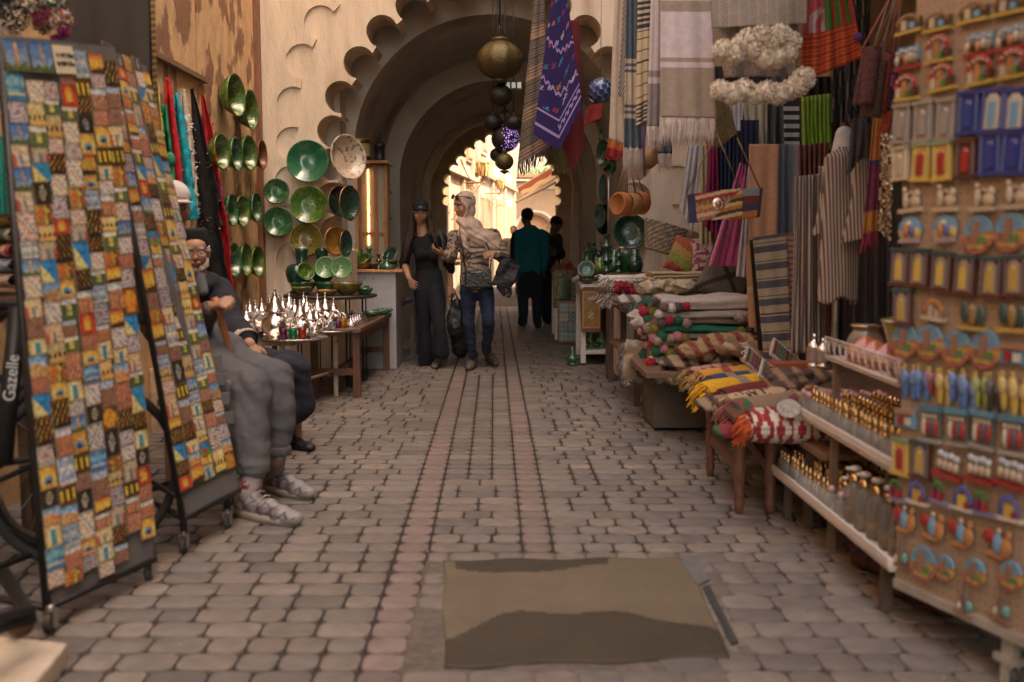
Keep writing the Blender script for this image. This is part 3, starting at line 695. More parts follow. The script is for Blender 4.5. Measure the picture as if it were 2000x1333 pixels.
# near bicycle tube with lettering, standing against the goods at the frame edge
a, b_ = W(6, 905, 3.25), W(36, 600, 3.3)
bt = T('parked_bicycle', 'black bicycle frame with white lettering at the left edge behind the rack', 'bicycle', (a.x, a.y, 0))
m = MB(); m.tube([a, b_], .03, 12); m.tube([a, a+V((-.5,-.12,.1))], .02, 8); m.tube([b_, b_+V((-.55,-.1,.03))], .016, 8); m.tube([a, a+V((.14,.3,-.02))], .012, 8); m.build('frame', BLK, bt)
for sx in (V((-.62,-.15,0)), V((.12,.36,0))):
    c = V((a.x, a.y, .34)) + sx; d = V((.8,.6,0))
    m = MB(); m.tube([c + d*(.33*cos(q)) + V((0,0,.33*sin(q))) for q in [2*pi*k/32 for k in range(33)]], .018, 8, cap=False); m.build('wheel', M(col=(.03,.03,.03), rough=.8), bt)
m = MB(); m.box(b_+V((-.55,-.1,.12)), (.22,.14,.05)); m.build('saddle', BLK, bt, bev=.02)
g_ = text('Gazelle', .052, M(col=(.6,.6,.58), rough=.5), ext=.0006); ax = (b_-a).normalized(); 
nn = (V((0,0,H))-(a+b_)/2); nn = (nn - ax*nn.dot(ax)).normalized(); ez = nn; ey = ez.cross(ax)
Mx = Matrix((ax, ey, ez)).transposed().to_4x4(); Mx.translation = a.lerp(b_, .55)+nn*.031; g_.matrix_world = Matrix.Translation(-wloc(bt)) @ Mx; g_.parent = bt; g_.matrix_parent_inverse = Matrix(); 
# cart corner and stone slab, bottom left
tp = [G(-160,1225,.06), G(133,1255,.06), G(60,1345,.06), G(-160,1420,.06)]
m = MB(); m.add(tp + [V((p.x, p.y, 0)) for p in tp], [(3,2,1,0)] + [(i, (i+1) % 4, 4+(i+1) % 4, 4+i) for i in range(4)], None, False)
tag(m.build('stone_slab', M(col=(.52,.42,.31), rough=.8, var=.15, bump=.3), bev=.008), 'worn pale stone slab lying on the paving under a cart castor', 'slab')
ct = T('cart', 'low black cart frame with one rubber castor on the pale slab', 'cart', G(40,1230,.06))
m = MB(); a = G(60,1205,.19); m.tube([G(-160,1275,.2), a, a+V((-.25,.35,0))], .022, 4); m.tube([G(-160,1250,.3), a+V((0,0,.02))], .016, 4); m.build('frame', BLK, ct)
c = G(45,1243,.06); m = MB(); m.tube([c+V((0,0,.12)), c+V((0,0,.06))], .015, 8); m.box(c+V((0,0,.07)), (.06,.05,.02)); m.build('fork', BLK, ct)
m = MB(); m.lathe([(0,-.014),(.02,-.016),(.038,-.012),(.04,0),(.038,.012),(.02,.016),(0,.014)], (0,0,0), 20, None, Matrix.Translation(c+V((0,-.01,.042))) @ Matrix.Rotation(pi/2, 4, 'Y') @ Matrix.Rotation(.5, 4, 'X')); m.build('wheel', M(col=(.09,.04,.025), rough=.6), ct)

# ================= CLOTH HELPERS =================
def hangsheet(name, TL, TR, BR, BL, Y, colf, label, cat, group=None, nu=20, nv=60, fold=.012, nf=4, seed=0, peak=None, th=.004, fringe=None, mat=None, tilt=0, Y2=None, pinch=0):
    """corner pixels at depth Y (Y2 on the right side); peak=(u0, px down) makes a pointed hem"""
    Y2 = Y if Y2 is None else Y2
    def fn(u, v):
        uu = u
        x = lerp(lerp(TL[0], TR[0], uu), lerp(BL[0], BR[0], uu), v); y_ = lerp(lerp(TL[1], TR[1], uu), lerp(BL[1], BR[1], uu), v)
        if peak: y_ += peak[1]*max(0, 1-abs(u-peak[0])/(peak[0] if u < peak[0] else 1-peak[0]))*v
        yy = lerp(Y, Y2, u)
        ph = seed*1.7 + noise.noise(V((v*1.3, seed, 0)))*1.2
        dY = fold*(sin(u*nf*2*pi+ph)*.6 + noise.noise(V((u*nf*1.3, v*1.2+seed, seed*3.1)))*1.2)*(.35+.65*v) + tilt*v
        return W(x, y_, yy + dY)
    m = MB(); m.sheet(fn, nu, nv, th, colf)
    if fringe:
        n, L_, c_ = fringe[:3]; r_ = fringe[3] if len(fringe) > 3 else .0022
        for k in range(n):
            p = fn((k+.5)/n, 1); L2 = L_*rnd.uniform(.75, 1.1)
            pts = [p+V((0,0,.01))]; q = p.copy()
            for j in range(4): q = q + V((rnd.uniform(-.006,.006), rnd.uniform(-.006,.006), -L2/4)); pts.append(q.copy())
            m.tube(pts, [r_, r_*1.1, r_, r_*.9, r_*.4], 5, jit(c_, .15))
    o = m.build(name, mat or CLOTH); return tag(o, label, cat, group)
def plainc(c, a=.03): return lambda u, v: jit(c, a)
def leafstuff(mb, c, rad, n, cols, size=.02, r_=random.Random(3), flat=1):
    for k in range(n):
        d = V((r_.gauss(0,1), r_.gauss(0,1)*flat, r_.gauss(0,1))); d = d.normalized()*(rad*r_.uniform(.3,1)**.6)
        if isinstance(c, tuple) or isinstance(c, V): p = V(c)+d
        u_ = V((r_.uniform(-1,1), r_.uniform(-1,1), r_.uniform(-1,1))).normalized()*size*r_.uniform(.6,1.4); v_ = u_.orthogonal().normalized()*size*.3
        mb.add([p-u_, p+v_, p+u_, p-v_], [(0,1,2,3)], jit(r_.choice(cols), .2), False)
def pompom(mb, c, r, col, n=70, rr=random.Random(9)):
    c = V(c); o = len(mb.v); mb.ball(c, r*.86, 14, mix3(col, (0,0,0), .08))
    for q in range(o, len(mb.v)): d = mb.v[q]-c; mb.v[q] = c + d*(1+.16*noise.noise(d*(2.2/r)+c*9))
    for k in range(int(n*1.6)):
        d = V((rr.gauss(0,1), rr.gauss(0,1), rr.gauss(0,1))).normalized(); e = d.orthogonal().normalized()*r*.075
        e2 = d.cross(e)*1.5; L_ = r*rr.uniform(.93, 1.07)
        mb.add([c+d*r*.7-e, c+d*r*.7+e, c+d*L_+e*.9+e2*rr.uniform(-1,1), c+d*L_-e*.9+e2*rr.uniform(-1,1)], [(0,1,2,3)], jit(col, .12), False)
# ---- fluffy garlands and dark cloak, top left
for i, (px, py, w_, h_, cols, lab) in enumerate(((28,15,55,75,[(.6,.5,.4),(.7,.6,.5),(.02,.02,.02),(.02,.02,.02)],'fluffy black and white yarn garland hanging above the near rack'),
        (92,20,42,60,[(.5,.05,.12),(.6,.25,.3),(.05,.2,.1),(.5,.45,.4),(.35,.12,.05)],'pink and green tinsel garland between the yarn garland and the cloak'),
        (116,60,14,45,[(.3,.02,.1),(.2,.02,.12)],'small dark magenta tinsel tuft beside the cloak'))):
    Y = 3.75; m = MB()
    for j in range(9): leafstuff(m, W(px+rnd.uniform(-w_, w_)*.7, py+rnd.uniform(-h_, h_)*.85-15, Y+rnd.uniform(-.05,.1)), S(w_*.5, Y), 260, [cols[j % len(cols)], cols[(j+1) % len(cols)]], .013)
    tag(m.build('yarn_garland', FLUFF), lab, 'garland')
hangsheet('cloak', (118,-40), (290,-40), (300,640), (140,600), 4.35, plainc((.045,.036,.03)), 'long dark brown cloak hanging behind the card racks', 'cloak', fold=.045, nf=2.6, seed=2, th=.008, nu=40)
hangsheet('black_cloak', (262,-40), (302,-40), (316,520), (280,540), 4.6, lambda u, v: ((.35,.24,.09) if int(v*90) % 2 else (.15,.09,.03)) if u > .8 else (.015,.013,.012), 'narrow black cloak with a gold braided edge beside the ochre wall', 'cloak', fold=.01, nf=1.5, nv=90, seed=5)
# slivers of rugs at the far left
for k, (y0, c) in enumerate(((345,(.28,.06,.04)),(385,(.05,.1,.13)),(415,(.35,.2,.08)),(445,(.1,.14,.06)),(475,(.33,.03,.03)),(503,(.2,.22,.28)),(532,(.35,.25,.17)))):
    p = W(-30, y0+14, 3.9); m = MB()
    def rg(u, v, c=c): return jit(mix3(c, (.6,.5,.35), .6 if int(u*26+k) % 4 == 0 else 0), .1)
    def f_(u, v): 
        a = 2*pi*v; return p + V((lerp(-.3, .17, u), .16*cos(a), .03*sin(a)+.004*noise.noise(V((u*20, a, k)))))
    m.sheet(f_, 30, 12, .003, rg); tag(m.build('folded_rug', CLOTH), 'folded striped rug, %s from the top of the stack left of the near rack' % ORD[k+1], 'rug', 'folded rugs behind the near rack')
rk = T('goods_table', 'dark wooden trestle carrying folded rugs behind the near rack', 'table', W(-60, 700, 3.9)*1.0); rk.location.z = 0
z_ = W(0, 570, 3.9).z; m = MB(); q = W(-60, 600, 3.9); m.box((q.x, 3.9, z_-.03), (.62,.4,.04)); m.build('top', wood((.09,.05,.03)), rk)
for sx in (-.27,.27):
    for sy in (-.15,.15): m = MB(); m.box((q.x+sx, 3.9+sy, (z_-.05)/2), (.04,.04,z_-.05)); m.build('leg', wood((.09,.05,.03)), rk)
hangsheet('green_shawl', (-30,260), (16,270), (22,420), (-30,420), 3.7, plainc((.01,.16,.12), .3), 'teal green shawl at the left edge above the stacked rugs', 'shawl', fold=.02, mat=FLUFF)
# ---- scarves hung from the batten
SX = -2.2
for i, (tx_, ty, bx, by, wt, wb, c, lab) in enumerate(((306,160,318,520,6,26,(.55,.42,.12),'narrow pale yellow scarf, leftmost of the scarves under the wall batten'),
        (320,205,338,470,8,20,(.015,.24,.12),'knotted green scarf hanging beside the gold edged cloak'),
        (327,152,348,480,5,30,(.5,.012,.018),'long red ruffled scarf hanging between green and turquoise scarves'),
        (344,182,368,430,5,32,(.01,.36,.45),'turquoise ruffled scarf hanging beside the red scarf'),
        (358,175,378,420,7,22,(.62,.55,.45),'cream lace scarf hanging between turquoise and black scarves'),
        (374,174,425,590,6,50,(.006,.005,.006),'long black sequinned scarf hanging beside the cream scarf'),
        (396,186,442,600,6,38,(.46,.012,.018),'long red ruffled scarf, rightmost of the hanging scarves'))):
    Y = WX((tx_+bx)/2, 300, SX).y - (0.25 if i < 5 else .1)
    m = MB(); r4 = random.Random(i*7+1)
    def fn(u, v, tx_=tx_, ty=ty, bx=bx, by=by, wt=wt, wb=wb, i=i, Y=Y):
        x = lerp(tx_, bx, v**1.0) + (u-.5)*lerp(wt, wb, min(1, v*2.2)**.8)*(1+.18*noise.noise(V((v*9, i*3.3, 0))))
        x += 3*noise.noise(V((v*4, i, 2)))
        return W(x, lerp(ty, by, v), Y + .03*cos(u*2*pi*1.5+i) + .02*noise.noise(V((u*5, v*14, i))))
    m.sheet(fn, 14, 60, .005, lambda u, v, c=c, i=i: jit(c, .15) if not (i == 6 and .42 < v < .5) else jit((.4,.06,.15), .3))
    for k in range(170 if i in (2,3,4,5,6) else 40):      # ruffled edges
        v = r4.random()**.8; p = fn(r4.choice([0,1]) if i not in (5,) else r4.random(), v); s_ = .018
        d = V((r4.uniform(-1,1), r4.uniform(-.6,.2), r4.uniform(-1,1)))*s_; e = V((r4.uniform(-1,1), r4.uniform(-1,1), r4.uniform(-1,1)))*s_*.6
        m.add([p, p+d, p+d+e, p+e], [(0,1,2,3)], jit(c, .3), False)
    if i == 1: m.ball(W(333,312,Y-.03), (.03,.03,.045), 10, c)
    o = m.build('scarf', CLOTH); tag(o, lab, 'scarf', 'scarves hanging on the ochre wall')
    if i == 5:
        m = MB()
        for k in range(70):
            v = r4.choice([.32,.35,.6,.63,.66,.2])+r4.uniform(-.03,.03); p = fn(r4.random(), v)+V((0,-.012,0)); m.box(p, (.007,.002,.007), rz=r4.uniform(-1,1))
        q = m.build('sequins', M(col=(.75,.7,.65), rough=.15, metal=1), o); q.location = (0,0,0); q.data.transform(Matrix.Translation((0,0,0)))
# ================= POTTERY =================
GRN1 = M(col=(.022,.10,.035), rough=.18, var=.45, scale=26, coat=.7, bump=.25, bs=45, col2=(.10,.19,.05), thr=(.5,.68))
GRN2 = M(col=(.05,.13,.02), rough=.2, var=.45, scale=24, coat=.7, bump=.25, bs=45, col2=(.19,.19,.02), thr=(.48,.66))
GRN3 = M(col=(.02,.13,.06), rough=.15, var=.3, scale=9, coat=.8, bump=.15, bs=30, col2=(.17,.32,.2), thr=(.58,.72))
OLIV = M(col=(.16,.12,.02), rough=.18, var=.4, scale=30, coat=.7, bump=.15, bs=50, col2=(.05,.045,.012), thr=(.5,.7))
AMBR = M(col=(.32,.15,.02), rough=.2, var=.3, scale=14, coat=.7, bump=.1, bs=40, col2=(.14,.06,.01), thr=(.5,.7))
DKGN = M(col=(.012,.045,.028), rough=.2, var=.4, scale=18, coat=.7, bump=.2, bs=40)
RUST = M(col=(.17,.06,.025), rough=.35, var=.3, scale=18, coat=.3)
COPP = M(col=(.55,.25,.13), rough=.28, metal=.9, var=.2)
BEIG = M(col=(.52,.40,.28), rough=.35, var=.2, scale=26, coat=.4, col2=(.16,.12,.10), thr=(.55,.6))
TEAL = M(col=(.10,.22,.19), rough=.2, var=.25, scale=12, coat=.6)
def bowlprof(r, h, foot=.42, th=.012, curve=.75):
    out = [(0.001, 0), (r*foot, 0), (r*foot, h*.06)]
    for i in range(1, 8):
        t = i/7; out.append((r*(foot+(1-foot)*t**curve), h*(.06+.94*t**1.35)))
    ins = [(a-th, max(b, th)) for a, b in out[::-1][:-2]]
    return out + [(r-th*.5, h+th*.4)] + ins + [(.001, th*1.2)]
def bowl(name, c, d, r, h, mat, label, cat='bowl', group=None, rim=None, parent=None, **k):
    """rim centre at c, opening towards d"""
    d = V(d).normalized(); Mx = Matrix.Translation(V(c) - d*h) @ d.to_track_quat('Z', 'Y').to_matrix().to_4x4()
    m = MB(); m.lathe(bowlprof(r, h, **k), (0,0,0), 30, None, Mx); o = m.build(name, mat)
    tag(o, label, cat, group)
    if rim:
        m = MB(); m.tube([Mx @ V((r*cos(a), r*sin(a), h)) for a in [2*pi*q/30 for q in range(31)]], r*.03, 6, cap=False)
        q = m.build('rim', rim); q.location = q.location - o.location; q.parent = o; KIDS.setdefault(o.name, []).append(q)
    return o
rows = [('top',[(462,186,82,GRN2),(491,214,78,GRN2)]), ('second',[(434,297,70,GRN2),(463,301,66,GRN1),(488,299,68,GRN2),(513,302,58,RUST)]),
        ('third',[(434,416,52,GRN1),(455,411,64,GRN1),(475,413,62,GRN2),(502,406,60,GRN1)]), ('lowest',[(458,508,68,GRN1),(482,508,66,GRN2),(505,511,62,GRN2)])]
for rn, rl in rows:
    for i, (px, py, hh, mt) in enumerate(rl):
        c = WX(px, py, -2.12); r_ = S(hh, c.y)/2
        n = len(rl)
        bowl('wall_bowl', c, (.99,-.16+.1*(i % 2),.03), r_, r_*.75, mt, 'round %s glazed bowl on the ochre wall, %s of %d in the %s row' % ('rusty brown' if mt is RUST else ('moss green' if mt is GRN2 else 'dark green'), ORD[i+1], n, rn), group='bowls hung on the ochre wall')
        m = MB(); m.box(c+V((-.1,0,-.01)), (.16,.01,.012)); 
# plates flat on the facade
for px, py, rr, mt, lab in ((601,315,41,GRN3,'large glossy green plate, highest on the cream gate wall'),(603,400,37,GRN2,'yellow green crackled plate in the middle of the cream gate wall'),
        (597,468,33,OLIV,'olive gold speckled plate above the round pottery table'),(540,374,25,GRN1,'small dark green crackled plate, upper of two beside the corner post'),(543,433,29,GRN3 if 0 else GRN1,'emerald green plate, lower of two beside the corner post')):
    c = W(px, py, 8.87); d = (.05,-1,.10) if rr < 35 else (.05,-1,.06)
    bowl('wall_plate', c, d, S(rr, 8.87), S(rr, 8.87)*.35, mt, lab, 'plate', 'plates on the cream gate wall', foot=.3, curve=.9)
for px, py, rr, mt, lab, X, dd in ((681,307,43,BEIG,'beige painted dish with dark patterns hanging at the arch edge',-1.40,(.75,-.65,.1)),
        (664,394,30,DKGN,'dark green dish with copper rim, left of two on the arch jamb',-1.50,(.8,-.6,0)),(683,397,34,DKGN,'dark green dish with copper rim, right of two on the arch jamb',-1.38,(.9,-.42,0)),
        (656,471,28,AMBR,'amber glazed dish with copper rim low on the arch jamb',-1.50,(.75,-.65,0)),(676,476,26,DKGN,'narrow dark dish edge beside the amber dish',-1.40,(.95,-.3,0))):
    c = WX(px, py, X); 
    if c.y > 8.9: c = W(px, py, 8.78)
    r_ = S(rr, c.y); bowl('hanging_dish', c, dd, r_, r_*.45, mt, lab, 'dish', 'dishes hanging at the arch jamb', rim=COPP if mt is not BEIG else BEIG)
# ---- round dark table with bowls
Yt = 8.45
zt = W(645, 575, Yt).z; ct_ = W(645, 577, Yt)
rt = T('round_table', 'round dark table on thin black metal legs carrying green pottery', 'table', (ct_.x, Yt, 0))
m = MB(); m.lathe([(0,-.03),(.37,-.03),(.395,-.02),(.395,0),(0,0)], (ct_.x, Yt, zt), 36); m.build('top', wood((.045,.03,.025), .4), rt)
for k in range(4):
    a = R(35+90*k); p = V((ct_.x+.3*cos(a), Yt+.3*sin(a), zt-.03)); m = MB(); m.tube([p, V((p.x, p.y, .0))], .008, 6); m.tube([p+V((.03,0,0)), V((p.x+.03, p.y, .0))], .006, 6); m.build('leg', BLK, rt)
def put(px, py, r_px, h_px, Y, mt, lab, z, kind='bowl', d=(0,0,1), rim=None, group='green pottery on the round table', **k):
    r_ = S(r_px, Y); h_ = S(h_px, Y); p = W(px, py, Y)
    if d == (0,0,1): c = V((p.x, Y, z+h_))
    else: c = p
    return bowl(kind, c, d, r_, h_, mt, lab, 'bowl' if 'bowl' in kind else 'plate', group, rim, **k)
zt += .001
put(590,560,21,16,8.22,OLIV,'small yellow ochre bowl at the front left of the round table',zt)
put(638,560,22,11,8.14,AMBR,'shallow amber brown dish at the front of the round table',zt)
put(678,560,31,24,8.25,OLIV,'wide flaring olive bowl at the front of the round table',zt,foot=.3)
put(712,565,17,12,8.35,GRN1,'small green bowl at the right end of the round table',zt)
put(708,570,14,14,8.55,DKGN,'small dark bowl behind the right end of the round table',zt)
put(592,560,26,22,8.45,GRN1,'deep green ribbed bowl in the middle left of the round table',zt)
put(640,560,26,22,8.5,GRN1,'deep green bowl under the leaning plates on the round table',zt)
put(598,530,19,12,8.3,GRN2,'green dish tipped up in the deep bowl on the left',zt,d=(.65,-.75,.35),kind='tipped_bowl')
for px, lab in ((637,'scalloped light green plate leaning up, left of a pair'),(668,'scalloped light green plate leaning up, right of a pair')):
    c = W(px, 524, 8.42); d = V((.05,-1,.22)).normalized(); r_ = S(22, 8.4); Mx = Matrix.Translation(c) @ d.to_track_quat('Z','Y').to_matrix().to_4x4(); m = MB()
    def fn(u, v): 
        a = 2*pi*u; r2_ = r_*v*(1+.035*sin(a*22)*(v > .9)); return Mx @ V((r2_*cos(a), r2_*sin(a), .035*v*v))
    m.sheet(fn, 88, 14, .008, lambda u, v: (.10,.22,.08) if int(v*14) % 3 else (.19,.33,.13)); tag(m.build('scalloped_plate', GLAZE), lab, 'plate', 'green pottery on the round table')
def vase(px, pybase, Y, prof, mt, lab, name='vase', cat='vase', zb=None, group=None, sc=1, n=22):
    p = W(px, pybase, Y); z = p.z if zb is None else zb
    m = MB(); m.lathe([(r_*sc, h_*sc) for r_, h_ in prof], (p.x, Y, z), n); return tag(m.build(name, mt), lab, cat, group)
vcol = [(0.001,0),(.045,0),(.05,.02),(.03,.04),(.085,.12),(.09,.16),(.055,.21),(.04,.24),(.05,.32),(.055,.34),(.045,.345),(.04,.3),(.001,.29)]
vase(569,0,8.6,[(0.001,0),(.06,0),(.06,.02),(.035,.04),(.08,.10),(.095,.15),(.10,.19),(.085,.23),(.05,.25),(.03,.25),(.001,.2)],DKGN,'squat ribbed dark green jar at the left end of the round table','jar','jar',zt)
vase(579,0,8.72,vcol,DKGN,'tall dark green vase with flared lip, left of two on the round table','vase','vase',zt,'tall vases on the round table',1.12)
vase(620,0,8.72,vcol,DKGN,'tall dark green vase with flared lip, right of two on the round table','vase','vase',zt,'tall vases on the round table',1.12)
# ---- counter with shelf goods inside the arch
cn = T('counter', 'tall grey counter with an orange wood top inside the arch on the left', 'counter', W(738,700,9.6)); cn.location.z = 0
xa, xb = W(676,600,9.45).x, W(786,600,9.45).x; zc_ = W(740,527,9.45).z
m = MB(); m.box(((xa+W(766,0,9.45).x)/2, 9.75, (zc_-.03)/2), (W(766,0,9.45).x-xa, .55, zc_-.03)); m.build('body', M(col=(.38,.36,.36), rough=.5, var=.08), cn, bev=.003)
m = MB(); m.box(((xa+xb)/2, 9.74, zc_-.013), (xb-xa, .62, .026)); m.build('top', wood((.55,.26,.11), .4), cn, bev=.003)
for k in range(3): m = MB(); p = W(695+17*k, 545, 9.47); m.lathe([(0,0),(.006,0),(.006,.004),(0,.005)], (0,0,0), 8, None, Matrix.Translation(V((p.x, 9.475, p.z))) @ Matrix.Rotation(pi/2, 4, 'X')); m.build('screw', BLK, cn)
zc_ += .001
g_ = 'pottery on the grey counter'
vase(688,0,9.62,[(.001,0),(.055,0),(.06,.12),(.068,.19),(.06,.19),(.05,.05),(.001,.03)],GRN2,'green pitcher with copper rim at the left of the counter','pitcher','pitcher',zc_,g_)
def cbowl(px, r_, h_, Y, mt, lab, up=0, d=(0,0,1)): 
    p = W(px, 500, Y); c = V((p.x, Y, zc_+h_+up)); return bowl('bowl', c, d, r_, h_, mt, lab, 'bowl', g_, COPP)
cbowl(707,.085,.06,9.6,OLIV,'brown bowl with copper rim, lower of two stacked on the counter left')
cbowl(707,.08,.055,9.6,GRN2,'tipped bowl with copper rim resting in another at the counter left',.045,(-.3,-.5,.8))
cbowl(723,.09,.05,9.72,DKGN,'wide dark green bowl at the back of the counter')
cbowl(763,.075,.045,9.6,DKGN,'dark bowl with gold rim, lowest of three at the counter right')
cbowl(763,.078,.045,9.6,DKGN,'dark bowl with gold rim, middle of three at the counter right',.035)
cbowl(761,.078,.045,9.6,DKGN,'dark bowl with gold rim tipped on top at the counter right',.1,(-.35,-.75,.55))
for px, lab in ((714,'tall green candlestick at the back of the counter'),(733,'short dark candlestick at the front of the counter')):
    vase(px,0,9.75 if px == 714 else 9.55,[(.001,0),(.05,0),(.045,.015),(.015,.03),(.015,.07),(.035,.085),(.035,.095),(.016,.105),(.016,.14),(.03,.155),(.022,.16),(.001,.15)],GRN3 if px == 714 else DKGN,lab,'candlestick','candlestick',zc_,g_,1.25 if px == 714 else .9)
vase(749,0,9.52,[(.001,0),(.05,0),(.072,.025),(.07,.035),(.02,.07),(.015,.085),(.02,.095),(.012,.095),(.001,.08)],GRN3,'squat glossy green vase at the front of the counter','vase','vase',zc_,g_)
# glazed wooden cabinet on the counter
cb = T('cabinet', 'wooden display cabinet with warm lit glass standing on the counter', 'cabinet', W(727,520,9.8)); Yc = 10.0
x0, x1 = W(694,0,Yc).x, W(752,0,Yc).x; z1 = W(720,318,Yc).z; cb.location = (x0, Yc, zc_)
wd = wood((.30,.12,.04), .35)
m = MB(); m.box(((x0+x1)/2, Yc+.16, (z1+zc_)/2), (x1-x0-.02, .3, z1-zc_-.02)); m.build('back_panel', M(col=(.42,.3,.17), rough=.7), cb)
m = MB(); m.box(((x0+x1)/2, Yc+.1, z1), (x1-x0+.05, .44, .03)); m.build('cornice', wd, cb, bev=.005)
xm = lerp(x0, x1, .62)
for a in (x0+.015, xm, x1-.015): m = MB(); m.box((a, Yc-.005, (z1+zc_)/2), (.032, .03, z1-zc_-.02)); m.build('stile', wd, cb, bev=.003)
for zz in (zc_+.03, z1-.035, lerp(zc_, z1, .33)): m = MB(); m.box(((x0+x1)/2, Yc, zz), (x1-x0, .024, .03)); m.build('rail', wd, cb, bev=.003)
m = MB(); m.box(((x0+x1)/2, Yc-.0, (z1+zc_)/2), (x1-x0-.03, .004, z1-zc_-.05)); m.build('glass', M(col=(.8,.7,.5), rough=.15, trans=.7, var=.05), cb)
m = MB(); m.box((x0+.1, Yc+.004, (z1+zc_)/2+.08), (.012, .003, z1-zc_-.3)); m.build('lamp_strip', M(col=(.9,.6,.3), emit=(1,.55,.2,5.0)), cb)
m = MB(); m.lathe([(.001,0),(.11,0),(.11,.012),(.105,.02),(.108,.19),(.112,.195),(.112,.21),(.001,.21)], (W(697,0,9.95).x, 9.98, z1+.016), 26); o = m.build('lampshade', M(col=(.50,.38,.20), rough=.5, var=.12)); tag(o, 'pale drum lampshade with pierced brass bands on top of the cabinet', 'lampshade')
for zz in (.02, .185):
    m = MB(); c0 = V((W(697,0,9.95).x, 9.98, z1+.016+zz))
    m.lathe([(.1125,-.02),(.114,-.018),(.114,.018),(.1125,.02)], c0, 26); q = m.build('band', M(col=(.28,.17,.05), rough=.4, metal=.7, col2=(.03,.02,.01), thr=(.5,.52), scale=60)); q.location -= o.location; q.parent = o; KIDS.setdefault(o.name, []).append(q)
m = MB(); p = V((W(737,0,9.98).x, 10.0, z1+.016)); m.lathe([(.001,0),(.05,0),(.055,.02),(.05,.03),(.05,.13),(.06,.135),(.055,.16),(.03,.19),(.012,.2),(.012,.215),(.022,.225),(.006,.24),(.012,.25),(.003,.28),(.001,.28)], p, 10); tag(m.build('lantern', BLK), 'black onion topped metal lantern on top of the cabinet', 'lantern')
# silver filigree dishes and frames on the left passage wall
FIL = M(col=(.30,.28,.25), rough=.35, metal=.6, var=.3, scale=60, col2=(.04,.04,.04), thr=(.48,.55))
for px, py, rr, lab in ((768,340,28,'pale rimmed oval dish high on the left passage wall'),(776,338,26,'second pale rimmed dish just behind the high one on the left passage wall'),(760,402,30,'large dark filigree plate on the left passage wall'),(768,448,26,'small dark filigree plate, lowest on the left passage wall')):
    c = WX(px, py, -1.46); c.y = min(c.y, 12.2); c = W(px, py, c.y) if c.y == 12.2 else c; r_ = S(rr, c.y)
    bowl('filigree_plate', c, (.97,-.3,0), r_, r_*.25, FIL, lab, 'plate', 'plates on the left passage wall', rim=M(col=(.6,.55,.48), rough=.3, metal=.7), foot=.5)
for px, lab in ((783,'narrow mirror with pale frame, nearest of two on the left passage wall'),(792,'narrow dark framed mirror beside the pale one on the left passage wall')):
    a = WX(px, 420, -1.49); m = MB(); m.box((-1.475, a.y, a.z), (.03,.2,.42)); o = tag(m.build('mirror', M(col=(.45,.38,.3), rough=.4), bev=.004), lab, 'mirror'); m = MB(); m.box((-1.457, a.y, a.z), (.006,.15,.36)); q = m.build('glass', M(col=(.3,.3,.3), rough=.06, metal=1)); q.location -= o.location; q.parent = o
# low bench with slippers beside the counter
lb = T('low_bench', 'low dark wooden bench with slippers beside the counter in the passage', 'bench', W(792,640,10.4)); lb.location.z = 0
p = W(790,592,10.4); zb_ = p.z
m = MB(); m.box((p.x-.05, 10.5, zb_-.015), (.34,.6,.03)); m.build('top', wood((.13,.07,.05)), lb)
for sx in (-.17,.1):
    for sy in (-.25,.25): m = MB(); m.box((p.x+sx, 10.5+sy, (zb_-.03)/2), (.035,.035,zb_-.03)); m.build('leg', wood((.13,.07,.05)), lb)
for k, (dx, dy, c, lab) in enumerate(((-.1,-.2,(.33,.03,.05),'dark red slipper at the front of the low bench'),(.0,-.1,(.04,.06,.2),'navy blue slipper in the middle of the low bench'),(.05,.05,(.05,.09,.25),'blue slipper at the back of the low bench'),(.02,-.22,(.3,.1,.13),'rose slipper at the near corner of the low bench'))):
    m = MB(); b_ = V((p.x+dx, 10.5+dy, zb_+.002)); m.ball(b_+V((0,-.04,.025)), (.04,.07,.028), 12); m.ball(b_+V((0,.05,.015)), (.034,.07,.016), 12)
    tag(fused('slipper', m, M(col=c, rough=.5), None, .008, 2), lab, 'slipper')
# ---- brown bench and tray table with silverware
bn = T('bench', 'brown wooden bench with stretcher in front of the gate wall', 'bench', G(703,775)); 
zb2 = W(705,640,7.75).z; L0, L1 = G(703,776), G(755,724); 
ra = V((L0.x-.02, L0.y, 0)); rb = V((L1.x, L1.y, 0)); dv = (rb-ra).normalized(); sv = V((-dv.y, dv.x, 0)); bw = .36; bl = (rb-ra).length+.1
def bq(s, t, z): q = ra + dv*s + sv*t; return V((q.x, q.y, z))
rzb = atan2(dv.y, dv.x); wdb = wood((.13,.055,.03), .4)
m = MB(); m.box(bq(bl/2-.05, bw/2-.01, zb2-.015), (bl+.06, bw+.07, .035), rz=rzb); m.build('top', wood((.15,.085,.06), .4), bn, bev=.004)
for s in (0, bl-.1):
    for t in (0, bw-.03): m = MB(); m.box(bq(s, t, (zb2-.03)/2), (.055,.055,zb2-.034), rz=rzb); m.build('leg', wdb, bn, bev=.004)
m = MB(); m.box(bq(bl/2-.05, 0, zb2-.07), (bl-.14,.028,.075), rz=rzb); m.build('apron', wdb, bn)
m = MB(); m.box(bq(0, bw/2-.015, .2), (.03,bw-.08,.05), rz=rzb); m.build('stretcher', wdb, bn)
m = MB(); m.box(bq(bl-.1, bw/2-.015, .2), (.03,bw-.08,.05), rz=rzb); m.build('stretcher', wdb, bn)
m = MB(); m.box(bq(bl/2-.05, bw/2-.015, .2), (bl-.13,.05,.035), rz=rzb); m.build('stretcher', wdb, bn)
tt = T('tray_table', 'long low table with peeling cream legs crowded with silver teapots', 'table', G(655,774))
